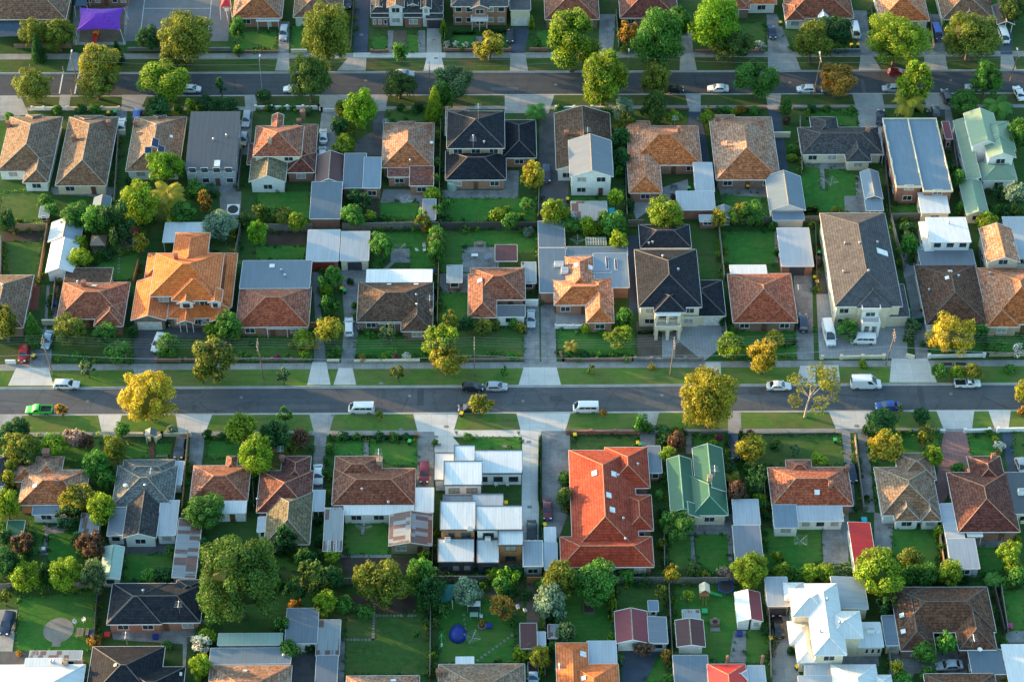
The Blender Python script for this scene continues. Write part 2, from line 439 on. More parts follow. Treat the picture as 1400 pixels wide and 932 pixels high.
def bheight(b, x, y):
    if not (b.x0 <= x <= b.x1 and b.y0 <= y <= b.y1): return -1
    k = b.kind
    if k == 'h': d = min(x - b.x0, b.x1 - x, y - b.y0, b.y1 - y)
    elif k == 'gy': d = min(x - b.x0, b.x1 - x)
    elif k == 'gx': d = min(y - b.y0, b.y1 - y)
    elif k == 'sS': d = y - b.y0
    elif k == 'sN': d = b.y1 - y
    elif k == 'sW': d = x - b.x0
    elif k == 'sE': d = b.x1 - x
    else: d = 0
    return b.z + d * b.p

def roof_block(mb, cap, gut, wall, b):
    """mb slots: 0 roof, 1 soffit.  Roof shell, ridge capping, gutter and wall of one block."""
    x0, x1, y0, y1, z, p = b.x0, b.x1, b.y0, b.y1, b.z, b.p
    w, d = x1 - x0, y1 - y0; th = .16
    E = [Vector((x0, y0, z)), Vector((x1, y0, z)), Vector((x1, y1, z)), Vector((x0, y1, z))]
    k = b.kind
    if k == 'h':
        r = min(w, d) / 2; h = r * p
        if w <= d: R0 = Vector(((x0 + x1) / 2, y0 + r, z + h)); R1 = Vector(((x0 + x1) / 2, y1 - r, z + h))
        else: R0 = Vector((x0 + r, (y0 + y1) / 2, z + h)); R1 = Vector((x1 - r, (y0 + y1) / 2, z + h))
        if w <= d:
            faces = [[E[0], E[1], R0], [E[1], E[2], R1, R0], [E[2], E[3], R1], [E[3], E[0], R0, R1]]
            caps = [(E[0], R0), (E[1], R0), (E[2], R1), (E[3], R1), (R0, R1)]
        else:
            faces = [[E[0], E[1], R1, R0], [E[1], E[2], R1], [E[2], E[3], R0, R1], [E[3], E[0], R0]]
            caps = [(E[0], R0), (E[3], R0), (E[1], R1), (E[2], R1), (R0, R1)]
        if (R0 - R1).length < .05: faces = [[f for i, f in enumerate(q) if not (f is R1 and R0 in q)] for q in faces]
        for f in faces: mb.poly(f, 0)
        for a, c in caps: cap.cyl(a + Vector((0, 0, .03)), c + Vector((0, 0, .03)), .095, .095, 5)
    elif k in ('gy', 'gx'):
        if k == 'gy':
            h = w / 2 * p; R0 = Vector(((x0 + x1) / 2, y0, z + h)); R1 = Vector(((x0 + x1) / 2, y1, z + h))
            sl = [[E[1], E[2], R1, R0], [E[3], E[0], R0, R1]]
            bar = [(E[0], R0), (R0, E[1]), (E[2], R1), (R1, E[3])]
        else:
            h = d / 2 * p; R0 = Vector((x0, (y0 + y1) / 2, z + h)); R1 = Vector((x1, (y0 + y1) / 2, z + h))
            sl = [[E[0], E[1], R1, R0], [E[2], E[3], R0, R1]]
            bar = [(E[0], R0), (R0, E[3]), (E[1], R1), (R1, E[2])]
        dz = Vector((0, 0, -th))
        for f in sl:
            mb.poly(f, 0); mb.poly([q + dz for q in reversed(f)], 1)
        for a, c in bar: gut.poly([a, a + dz, c + dz, c]); gut.cyl(a, c, .06, .06, 4)
        cap.cyl(R0 + Vector((0, 0, .02)), R1 + Vector((0, 0, .02)), .12, .12, 5)
    else:
        T = [Vector((e.x, e.y, bheight(b, min(max(e.x, x0), x1), min(max(e.y, y0), y1)))) for e in E]
        mb.poly(T, 0)
        if b.par:
            for a, c in zip(T, T[1:] + T[:1]):
                dv = (c - a).normalized(); nn = Vector((dv.y, -dv.x, 0)) * .08
                A = [(a - nn + dv * .08), (c - nn - dv * .08), (c + nn + dv * .08), (a + nn - dv * .08)]
                gut.prism([(q.x, q.y) for q in A], a.z - th, a.z + b.par)
        E = T
    # eave gutter and soffit
    dz = Vector((0, 0, -th))
    if k not in ('gy', 'gx'):
        mb.poly([e + dz for e in reversed(E)], 1)
    edges = list(zip(E, E[1:] + E[:1]))
    if k == 'gy': edges = [edges[1], edges[3]]
    if k == 'gx': edges = [edges[0], edges[2]]
    if not b.par:
        for a, c in edges:
            dv = (c - a); dv.normalize(); nn = Vector((dv.y, -dv.x, 0)) * .06
            gut.poly([a + nn, a + nn + dz, c + nn + dz, c + nn]); gut.poly([a, a + nn, c + nn, c])
            gut.poly([a + dz, c + dz, c + nn + dz, a + nn + dz])
    # walls
    o = b.ov; X0, X1, Y0, Y1 = x0 + o, x1 - o, y0 + o, y1 - o
    b.X0, b.X1, b.Y0, b.Y1 = X0, X1, Y0, Y1
    if b.open:
        for (x, y) in ((X0, Y0), (X1, Y0), (X0, Y1), (X1, Y1), ((X0 + X1) / 2, Y0)):
            wall.box(x - b.ps, y - b.ps, 0, x + b.ps, y + b.ps, bheight(b, x, y) - th)
        return
    c = [(X0, Y0), (X1, Y0), (X1, Y1), (X0, Y1)]
    top = [bheight(b, x, y) - (th if k not in ('h',) else th) - .004 for x, y in c]
    if k == 'h': top = [z - th - .004] * 4
    for i in range(4):
        j = (i + 1) % 4; a, q = c[i], c[j]
        pts = [(a[0], a[1], b.base), (q[0], q[1], b.base), (q[0], q[1], top[j]), (a[0], a[1], top[i])]
        if k == 'gy' and i in (0, 2): pts.insert(3, ((x0 + x1) / 2, a[1], z + w / 2 * p - th - .01))
        if k == 'gx' and i in (1, 3): pts.insert(3, (a[0], (y0 + y1) / 2, z + d / 2 * p - th - .01))
        wall.poly(pts)

def window(parent, org, x, y, z, nx, ny, w, h, mat='trim', name='window', pane='glass'):
    """a framed window (or door) lying on a wall whose outward normal is (nx, ny)"""
    tx, ty = -ny, nx
    mb = MB(org)
    def bar(u0, u1, z0, z1, d0=-.02, d1=.06):
        a = []
        for (u, dd) in ((u0, d0), (u1, d0), (u1, d1), (u0, d1)):
            a.append((x + tx * u + nx * dd, y + ty * u + ny * dd))
        if (a[1][0] - a[0][0]) * (a[2][1] - a[0][1]) - (a[1][1] - a[0][1]) * (a[2][0] - a[0][0]) < 0: a.reverse()
        mb.prism(a, z0, z1)
    f = .09
    bar(-w / 2, -w / 2 + f, z, z + h); bar(w / 2 - f, w / 2, z, z + h)
    bar(-w / 2 + f, w / 2 - f, z + h - f, z + h)
    bar(-w / 2 - .05, w / 2 + .05, z - .07, z, -.02, .12)
    n = max(1, int(w / .9))
    for i in range(1, n): bar(-w / 2 + w * i / n - .03, -w / 2 + w * i / n + .03, z, z + h - f, -.02, .05)
    o = mb.build(name, mat, parent)
    pm = MB(org)
    q = [(-w / 2 + f, z), (w / 2 - f, z), (w / 2 - f, z + h - f), (-w / 2 + f, z + h - f)]
    pts = [(x + tx * u + nx * .025, y + ty * u + ny * .025, zz) for u, zz in q]
    pm.poly(pts); 
    po = pm.build('pane', 'blind' if pane == 'glass' and random.random() < .3 else pane, o)
    n_ = po.data.polygons[0].normal
    if n_.x * nx + n_.y * ny < 0: po.data.flip_normals()
    return o

def door(parent, org, x, y, w, h, mat, ny=-1, garage=False):
    mb = MB(org)
    mb.box(x - w / 2, y - .05, 0.02, x + w / 2, y + .02, h)
    if garage:
        for i in range(1, 4): mb.box(x - w / 2 + .05, y - .075, h * i / 4 - .04, x + w / 2 - .05, y - .05, h * i / 4 + .04)
    else:
        mb.box(x - w / 2 + .12, y - .075, h * .1, x + w / 2 - .12, y - .05, h * .45); mb.box(x - w / 2 + .12, y - .075, h * .52, x + w / 2 - .12, y - .05, h * .9)
    o = mb.build('garage_door' if garage else 'door', mat, parent)
    if not garage:
        hb = MB(org); hb.cyl((x + w / 2 - .12, y - .12, 1.02), (x + w / 2 - .12, y - .05, 1.02), .04, .04, 6); hb.build('handle', 'steel', o)
    return o

CAPS = {'t_': 'cap_grey', 'r_': None}
def capfor(r):
    if r in ('t_red', 't_brightred', 't_redbrown', 't_maroon', 't_orangebrown'): return 'cap_red'
    if r in ('t_orange', 't_brightorange'): return 'cap_orange'
    if r in ('t_black', 't_slate', 't_charcoal', 't_choc', 't_rustchoc'): return 'cap_dark'
    if r in ('r_white', 'r_pale'): return 'cap_white'
    if r in ('r_green', 'r_deepgreen', 'r_palegreen'): return 'cap_green'
    if r.startswith('r_'): return 'cap_grey' if r != 'r_red' else 'cap_red'
    return 'cap_grey'

def roof_point(blks, px, py):
    z = 11.0
    while z > 0:
        p = P(px, py, z)
        h = max([bheight(b, p.x, p.y) for b in blks])
        if h >= z: return p, h
        z -= .04
    p = P(px, py, 2.8); return p, 2.8

def roof_normal(blks, p):
    e = .15; H = lambda x, y: max([bheight(b, x, y) for b in blks])
    dx = (H(p.x + e, p.y) - H(p.x - e, p.y)) / (2 * e); dy = (H(p.x, p.y + e) - H(p.x, p.y - e)) / (2 * e)
    if abs(dx) > 1.2 or abs(dy) > 1.2: return Vector((0, 0, 1))
    return Vector((-dx, -dy, 1)).normalized()

def house(name, cat, label, blocks, roof, wall, ref=None, trim='trim', extras=(), door_mat='door_brown', where=False, win=True, wtrim='trim', nodoor=False, group=None):
    blks = [mkblk(t) for t in blocks]
    b0 = blks[0]
    cx, cy = (b0.x0 + b0.x1) / 2, (b0.y0 + b0.y1) / 2
    root = empty(name, (cx, cy, 0)); org = (cx, cy, 0)
    tag(root, label, cat, group, where)
    groups = {}
    for b in blks: b.roof = b.roof or roof; b.wall = b.wall or wall; b.trim = b.trim or trim; b.gid = None
    gid = 0
    for b in blks:
        if b.gid is not None: continue
        b.gid = gid; todo = [b]
        while todo:
            c = todo.pop()
            for o in blks:
                if o.gid is None and o.roof == c.roof and o.x0 < c.x1 + .02 and o.x1 > c.x0 - .02 and o.y0 < c.y1 + .02 and o.y1 > c.y0 - .02 and abs(o.z - c.z) < 1.2: o.gid = gid; todo.append(o)
        gid += 1
    def comps(attr, key, r):
        n = 0
        for b in blks: setattr(b, attr, None)
        for b in blks:
            if getattr(b, attr) is not None: continue
            setattr(b, attr, n); todo = [b]
            while todo:
                c = todo.pop(); A = r(c)
                for o in blks:
                    B = r(o)
                    if getattr(o, attr) is None and key(o) == key(c) and B[0] < A[1] + .02 and B[1] > A[0] - .02 and B[2] < A[3] + .02 and B[3] > A[2] - .02: setattr(o, attr, n); todo.append(o)
            n += 1
    comps('wid', lambda b: (b.wall, b.open), lambda b: (b.X0, b.X1, b.Y0, b.Y1)); comps('tid', lambda b: b.trim, lambda b: (b.x0, b.x1, b.y0, b.y1))
    for b in blks:
        g = groups.setdefault((b.gid, b.roof), [MB(org), MB(org)])
        gu = groups.setdefault(('g', b.trim, b.tid), MB(org)); wa = groups.setdefault(('w', b.wall, b.open, b.wid), MB(org))
        roof_block(g[0], g[1], gu, wa, b)
    rob = None
    for k, v in groups.items():
        if isinstance(k[0], int):
            o = v[0].build('roof', [k[1], 'soffit'], root)
            v[1].build('ridge_cap', capfor(k[1]), o)
            rob = rob or o
        elif k[0] == 'g': v.build('gutter', k[1], root)
        else: v.build('post' if k[2] else 'wall', k[1], root)
    # openings
    if win:
        first = True
        for b in blks:
            if b.open or b.nowin: continue
            storeys = [0] if b.z < 4.2 else [0, 2.8]
            storeys = [s + b.base for s in storeys if b.base + s < b.z - 1.5] if b.base else storeys
            wd = b.X1 - b.X0; dp = b.Y1 - b.Y0
            def free(x, y, zz):
                for o in blks:
                    if o is b or o.open: continue
                    if o.X0 - .7 < x < o.X1 + .7 and o.Y0 - .05 < y < o.Y1 + .05 and o.z > zz: return False
                return True
            for s in storeys:
                n = b.win if b.win is not None else max(1, int(wd / 3.4))
                for i in range(n):
                    x = b.X0 + wd * (i + .5) / n; y = b.Y0
                    if not free(x, y - .08, s + .8): continue
                    if s == 0 and first and not nodoor and (n == 1 or i == n // 2) and wd > 2:
                        first = False
                        if b.door and b.door[0] == 'G': door(root, org, x, y, min(wd * .8, b.door[1]), 2.15, b.door[2], garage=True); continue
                        if n > 1: door(root, org, x, y, .95, 2.05, door_mat); continue
                    if b.door and b.door[0] == 'G' and s == 0: door(root, org, x, y, min(wd / n * .85, b.door[1]), 2.15, b.door[2], garage=True); continue
                    window(root, org, x, y, s + .95, 0, -1, min(1.9, wd / n * .62), 1.25, wtrim)
                for sx, X in ((-1, b.X0), (1, b.X1)):
                    n = max(1, int(dp / 5)) if dp > 3 else 0
                    for i in range(n):
                        y = b.Y0 + dp * (i + .5) / n
                        if free(X + sx * .08, y, s + .8): window(root, org, X, y, s + 1.0, sx, 0, 1.4, 1.1, wtrim)
    # things fixed to the roof
    for e in extras:
        k, px, py = e[:3]; p, h = roof_point(blks, px, py); mb = MB(org); x, y = p.x, p.y
        if k == 'c':
            s = e[3] if len(e) > 3 else .42; mt = e[4] if len(e) > 4 else 'brick_red'
            mb.box(x - s, y - s * .8, h - .9, x + s, y + s * .8, h + 1.15); mb.box(x - s - .07, y - s * .8 - .07, h + 1.15, x + s + .07, y + s * .8 + .07, h + 1.3)
            o = mb.build('chimney', mt, rob)
            q = MB(org); q.cyl((x, y, h + 1.3), (x, y, h + 1.6), .14, .11, 8); q.build('chimney_pot', 'brick_orange', o)
        elif k in ('s', 'p', 'ac', 'v'):
            n = roof_normal(blks, p); c = Vector((x, y, h)) + n * .05
            t = Vector((0, 0, 1)).cross(n); t = Vector((1, 0, 0)) if t.length < .02 else t.normalized(); bb = n.cross(t)
            w, d = (e[3], e[4]) if len(e) > 4 else ((1.0, 1.0) if k == 's' else (1.6, 1.0))
            if k == 'v':
                mb.cyl(c - n * .2, c + Vector((0, 0, .45)), .16, .16, 8); mb.dome(c + Vector((0, 0, .45)), .26, .26, .2, 8, 3); mb.build('roof_vent', e[3] if len(e) > 3 else 'steel', rob); continue
            hgt = .10 if k != 'ac' else .75
            A = [c + t * (sx * w / 2) + bb * (sy * d / 2) for sx, sy in ((-1, -1), (1, -1), (1, 1), (-1, 1))]
            def slab(mbx, ins, h0, h1):
                q = [c + t * (sx * (w / 2 - ins)) + bb * (sy * (d / 2 - ins)) for sx, sy in ((-1, -1), (1, -1), (1, 1), (-1, 1))]
                mbx.poly([v + n * h1 for v in q])
                for i in range(4):
                    a, r = q[i], q[(i + 1) % 4]; mbx.poly([a + n * h0, r + n * h0, r + n * h1, a + n * h1])
            slab(mb, 0, -.05, hgt); o = mb.build({'s': 'skylight', 'p': 'solar_panel', 'ac': 'air_conditioner'}[k], 'w_white' if k == 'ac' else 'trim', rob)
            q = MB(org); slab(q, .08, hgt - .02, hgt + .012); q.build({'s': 'pane', 'p': 'cells', 'ac': 'fan_grille'}[k], {'s': 'skylight', 'p': 'solar', 'ac': 'steel'}[k], o)
        elif k == 'a':
            H = e[3] if len(e) > 3 else 2.6
            mb.cyl((x, y, h - .2), (x, y, h + H), .035, .03, 5)
            for i in range(5): mb.cyl((x - .75 + i * .05, y - .6 + .3 * i, h + H - .1), (x + .75 - i * .05, y - .6 + .3 * i, h + H - .1), .022, .022, 4)
            mb.cyl((x, y - .75, h + H - .1), (x, y + .75, h + H - .1), .03, .03, 4)
            mb.cyl((x - .5, y, h + H - .7), (x + .5, y, h + H - .7), .02, .02, 4)
            mb.build('antenna', 'steel', rob)
        elif k == 'd':
            mb.cyl((x, y, h - .1), (x, y, h + .6), .03, .03, 5)
            mb.dome((x, y, h + .6), .42, .42, .14, 12, 3); mb.build('satellite_dish', 'w_white', rob)
        elif k == 'pipe':
            mb.cyl((x, y, h - .1), (x, y, h + .8), .09, .09, 8); mb.cyl((x, y, h + .8), (x, y, h + .9), .14, .14, 8); mb.build('flue', 'steel', rob)
    X0 = min(b.x0 for b in blks); X1 = max(b.x1 for b in blks); Y0 = min(b.y0 for b in blks); Y1 = max(b.y1 for b in blks)
    root_r = (X0, X1, Y0, Y1)
    if ref: HOUSES.append((ref, [(b.x0, b.x1, b.y0, b.y1) for b in blks]))
    root['_'] = 0; del root['_']
    return root, blks, org

# ------------------------------------------------------------------ cars
def lerp(a, b, t): return a + (b - a) * t
def loft(mb, secs, mi=0, caps=True):
    n = len(secs[0])
    for A, B in zip(secs, secs[1:]):
        for i in range(n):
            j = (i + 1) % n
            mb.poly([A[i], B[i], B[j], A[j]], mi)
    if caps: mb.poly(list(secs[0]), mi); mb.poly(list(reversed(secs[-1])), mi)

def ring(x, hw, z0, z1, ch=.12, top=None):
    t = hw if top is None else top
    return [Vector(q) for q in ((x, -hw + .08, z0), (x, -hw, z0 + .18), (x, -hw, z1 - ch * 1.4), (x, -t + ch * .4, z1 - ch * .3), (x, -t + ch * 1.5, z1),
            (x, t - ch * 1.5, z1), (x, t - ch * .4, z1 - ch * .3), (x, hw, z1 - ch * 1.4), (x, hw, z0 + .18), (x, hw - .08, z0))]

CARS = {
 # length, width, hull stations (x, halfwidth factor, top z), cabin (xa bottom-rear, xb top-rear, xc top-front, xd bottom-front, belt z, roof z)
 'sedan': (4.6, 1.78, [(-2.3, .80, .78), (-2.18, .94, .92), (-1.4, 1, .98), (0, 1, .95), (1.0, 1, .93), (1.9, .95, .82), (2.22, .86, .70), (2.3, .74, .60)], (-1.75, -1.0, .35, 1.15, .93, 1.44)),
 'hatch': (4.0, 1.70, [(-2.0, .84, .86), (-1.92, .95, .98), (-1.2, 1, .99), (0, 1, .96), (.9, 1, .95), (1.6, .95, .84), (1.92, .86, .70), (2.0, .74, .60)], (-1.95, -1.5, .15, 1.1, .94, 1.48)),
 'wagon': (4.8, 1.80, [(-2.4, .86, .90), (-2.32, .96, .98), (-1.4, 1, .98), (0, 1, .95), (1.1, 1, .93), (1.95, .95, .84), (2.3, .86, .70), (2.4, .74, .6)], (-2.36, -2.05, .35, 1.2, .93, 1.50)),
 'suv': (4.6, 1.88, [(-2.3, .88, 1.02), (-2.22, .96, 1.10), (-1.4, 1, 1.12), (0, 1, 1.08), (1.0, 1, 1.07), (1.9, .96, .98), (2.2, .9, .85), (2.3, .8, .7)], (-2.26, -1.95, .25, 1.05, 1.06, 1.78)),
 'van': (4.8, 1.76, [(-2.4, .94, 1.0), (-2.36, .98, 1.06), (-1.4, 1, 1.08), (0, 1, 1.08), (1.5, 1, 1.06), (2.2, .97, .95), (2.36, .92, .82), (2.4, .84, .7)], (-2.38, -2.28, 1.35, 2.22, 1.0, 1.95)),
 'bigvan': (5.7, 2.0, [(-2.85, .94, 1.1), (-2.8, .98, 1.15), (-1.4, 1, 1.15), (0, 1, 1.15), (1.4, 1, 1.12), (2.5, .96, 1.0), (2.8, .9, .85), (2.85, .82, .7)], (-2.83, -2.75, .85, 2.05, 1.1, 2.5)),
 'ute': (4.9, 1.80, [(-2.45, .94, .60), (-2.44, .98, .62), (-1.4, 1, .62), (-.3, 1, .62), (-.28, 1, 1.0), (1.0, 1, .98), (1.95, .95, .88), (2.35, .86, .74), (2.45, .76, .62)], (-.26, -.12, .55, 1.25, .96, 1.52)),
}
def car_proto(kind, name, cat):
    Lg, W, st, cab = CARS[kind]; hw = W / 2
    root = empty(name, (0, 0, 0)); root['category'] = cat
    mb = MB()
    loft(mb, [ring(x, hw * f, .26 if abs(x) < Lg / 2 - .1 else .34, z) for x, f, z in st])
    xa, xb, xc, xd, zb, zr = cab
    bw, tw = hw * .96, hw * (.80 if kind not in ('van', 'bigvan') else .88)
    zb -= .03
    Bq = [Vector((xa, -bw, zb)), Vector((xd, -bw, zb)), Vector((xd, bw, zb)), Vector((xa, bw, zb))]
    xm = (xb + xc) / 2
    def rr(x, z): return [Vector((x, -tw, z - .05)), Vector((x, -tw + .16, z)), Vector((x, tw - .16, z)), Vector((x, tw, z - .05))]
    r0, r1, r2 = rr(xb, zr - .05), rr(xm, zr), rr(xc, zr - .04)
    for A, B in ((r0, r1), (r1, r2)):
        for i in range(3): mb.poly([A[i], B[i], B[i + 1], A[i + 1]])
    sides = {}
    sides['R'] = [Bq[0], Bq[1], r2[0], r0[0]]; sides['L'] = [Bq[2], Bq[3], r0[3], r2[3]]
    mb.poly([Bq[0], Bq[1], r2[0], r1[0], r0[0]]); mb.poly([Bq[2], Bq[3], r0[3], r1[3], r2[3]])
    mb.poly([Bq[1], Bq[2], r2[3], r2[2], r2[1], r2[0]]); mb.poly([Bq[3], Bq[0], r0[0], r0[1], r0[2], r0[3]])
    if kind == 'ute':
        x0, x1 = -2.43, -.34; z0, z1 = .62, 1.0
        mb.box(x0, -hw * .98, z0, x1, -hw * .98 + .07, z1); mb.box(x0, hw * .98 - .07, z0, x1, hw * .98, z1)
        mb.box(x0, -hw * .9, z0, x0 + .07, hw * .9, z1)
    o = mb.build('body', 'paint', root)
    me = o.data
    if kind == 'ute':
        t = MB(); t.box(-2.34, -hw * .89, .625, -.36, hw * .89, .70); t.build('tray', 'black', root)
    def glass(q, u0, u1, v0, v1, nm):
        a, b_, c, d = q
        def at(u, v): return a.lerp(b_, u).lerp(d.lerp(c, u), v)
        n = (b_ - a).cross(d - a).normalized() * .02
        m = MB(); m.poly([at(u0, v0) + n, at(u1, v0) + n, at(u1, v1) + n, at(u0, v1) + n]); return m.build(nm, 'glass', root)
    ws = [Bq[1], Bq[2], r2[3], r2[0]]; rw = [Bq[3], Bq[0], r0[0], r0[3]]
    glass(ws, .06, .94, .10, .93, 'windscreen')
    glass(rw, .08, .92, .25 if kind in ('van', 'bigvan', 'suv') else .12, .9, 'rear_window')
    nwin = {'ute': 1, 'sedan': 2, 'hatch': 2, 'wagon': 3, 'suv': 3, 'van': 3, 'bigvan': 1}[kind]
    for sd in 'RL':
        for i in range(nwin):
            u0, u1 = .10 + .80 * i / nwin + .012, .10 + .80 * (i + 1) / nwin - .012
            if kind == 'bigvan': u0, u1 = .72, .92
            if sd == 'L': u0, u1 = 1 - u1, 1 - u0
            glass(sides[sd], u0, u1, .14 if kind not in ('van', 'bigvan') else .35, .88, 'side_window')
    wr = .32 if kind not in ('suv', 'bigvan') else .37
    for sx in (-1, 1):
        wx = sx * Lg * .30 + .05
        for sy in (-1, 1):
            m = MB(); m.cyl((wx, sy * (hw - .20), wr), (wx, sy * (hw + .015), wr), wr, wr, 14); w = m.build('wheel', 'tyre', root)
            m = MB(); m.cyl((wx, sy * (hw - .05), wr), (wx, sy * (hw + .03), wr), wr * .62, wr * .55, 10); m.build('rim', 'rim', w)
    x1 = Lg / 2; zf = .62 if kind not in ('suv', 'van', 'bigvan') else .76
    for sy in (-1, 1):
        a = MB(); a.box(x1 - .22, sy * hw * .66 - .17, zf - .02, x1 - .005, sy * hw * .66 + .17, zf + .14); a.build('headlight', 'headlight', root)
        a = MB(); a.box(-x1 - .01, sy * hw * .74 - .12, zf + .02, -x1 + .15, sy * hw * .74 + .12, zf + .22); a.build('tail_light', 'taillight', root)
        a = MB(); a.box(xd - .35, sy * (hw + .10) - .09, zb + .02, xd - .22, sy * (hw + .10) + .09, zb + .16); a.build('mirror', 'paint', root)
    a = MB(); a.box(x1 - .1, -hw * .55, .40, x1 + .03, hw * .55, .54); a.build('grille', 'black', root)
    a = MB(); a.box(x1 + .0, -.2, .42, x1 + .045, .2, .52); a.build('number_plate', 'plate', root)
    a = MB(); a.box(-x1 - .04, -.2, .5, -x1 + .1, .2, .62); a.build('number_plate', 'plate', root)
    # give outward normals
    bm = bmesh.new(); bm.from_mesh(me); bmesh.ops.remove_doubles(bm, verts=bm.verts, dist=.0005); bmesh.ops.recalc_face_normals(bm, faces=bm.faces)
    for f in bm.faces: f.smooth = True
    bm.to_mesh(me); bm.free()
    me.set_sharp_from_angle(angle=math.radians(38))
    return root

_cars = {}
CCOL = {'white': (.72, .72, .72), 'silver': (.38, .40, .43), 'black': (.012, .012, .014), 'navy': (.012, .022, .06), 'blue': (.012, .06, .30), 'red': (.30, .010, .012),
        'maroon': (.14, .012, .03), 'green': (.06, .62, .06), 'grey': (.06, .065, .075), 'paleblue': (.30, .42, .52)}
KN = {'sedan': ('sedan_car', 'sedan'), 'hatch': ('hatchback_car', 'hatchback'), 'wagon': ('station_wagon', 'station wagon'), 'suv': ('off_road_car', 'SUV'),
      'van': ('van', 'van'), 'bigvan': ('delivery_van', 'delivery van'), 'ute': ('pickup_truck', 'pickup truck')}
def car(kind, color, px, py, head, where, desc=None, label=None):
    p = P(px, py, .7)
    nm, cat = KN[kind]
    if kind not in _cars: o = _cars[kind] = car_proto(kind, nm, cat)
    else: o = copy_tree(_cars[kind])
    c = (*CCOL[color], 1)
    o.color = c
    for ch in o.children: ch.color = c
    o.location = (p.x, p.y, -.118 if where == 'street' else .02); o.rotation_euler = (0, 0, math.radians(head))
    d = desc or ('dark grey' if color == 'grey' else 'pale blue' if color == 'paleblue' else color) + ' ' + cat
    g = 'cars parked along the streets' if where == 'street' else 'cars parked on driveways and yards'
    if label: tag(o, label, cat, g, False)
    else: tag(o, d + ' parked', cat, g, True)
    return o

# ------------------------------------------------------------------ plants
import array
def leafmesh(name, clumps, leaf, per, core=None, inner=0.0, cluster_tint=.25, seed=0, flat=.55):
    """clumps: (centre, radius).  Many small leaf faces spread over every clump; tone per leaf and per clump."""
    R = random.Random(seed); v = []; f = []; tint = []; mi = []
    for (c, r) in clumps:
        c = Vector(c); ct = 1 + R.uniform(-cluster_tint, cluster_tint)
        n = max(6, int(per * r * r / (leaf * leaf)))
        for _ in range(n):
            z = R.uniform(-.75, 1); a = R.uniform(0, 2 * PI); q = math.sqrt(max(0, 1 - z * z))
            d = Vector((q * math.cos(a), q * math.sin(a), z))
            rad = r * (R.uniform(.72, 1.06) if R.random() < .8 else R.uniform(.3, .8))
            p = c + d * rad
            if inner and p.length < inner: continue
            nn = (d + Vector((R.gauss(0, 1), R.gauss(0, 1), R.gauss(0, 1))) * flat).normalized()
            t = nn.cross(Vector((R.gauss(0, 1), R.gauss(0, 1), R.gauss(0, 1)))).normalized(); b = nn.cross(t)
            s = leaf * R.uniform(.6, 1.25); s2 = s * R.uniform(.45, .8)
            k = len(v)
            v += [p - t * s - b * s2 * .2, p + b * -s2, p + t * s - b * s2 * .1, p + b * s2 + nn * s * .15]
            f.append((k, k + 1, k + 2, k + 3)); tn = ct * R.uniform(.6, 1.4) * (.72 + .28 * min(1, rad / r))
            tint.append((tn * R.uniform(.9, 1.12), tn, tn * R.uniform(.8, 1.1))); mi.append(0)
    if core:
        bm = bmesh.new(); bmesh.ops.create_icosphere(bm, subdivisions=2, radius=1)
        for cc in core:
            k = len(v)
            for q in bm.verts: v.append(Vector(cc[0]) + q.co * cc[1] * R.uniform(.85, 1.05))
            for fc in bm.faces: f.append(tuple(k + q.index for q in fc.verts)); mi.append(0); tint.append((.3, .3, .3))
        bm.free()
    me = bpy.data.meshes.new(name); me.from_pydata([tuple(q) for q in v], [], f)
    me.materials.append(M['foliage']); me.materials.append(M['core'])
    me.polygons.foreach_set('material_index', mi)
    at = me.color_attributes.new('tint', 'FLOAT_COLOR', 'CORNER')
    dat = []
    for fc, t in zip(f, tint):
        for _ in fc: dat += [t[0], t[1], t[2], 1.0]
    at.data.foreach_set('color', dat)
    return me

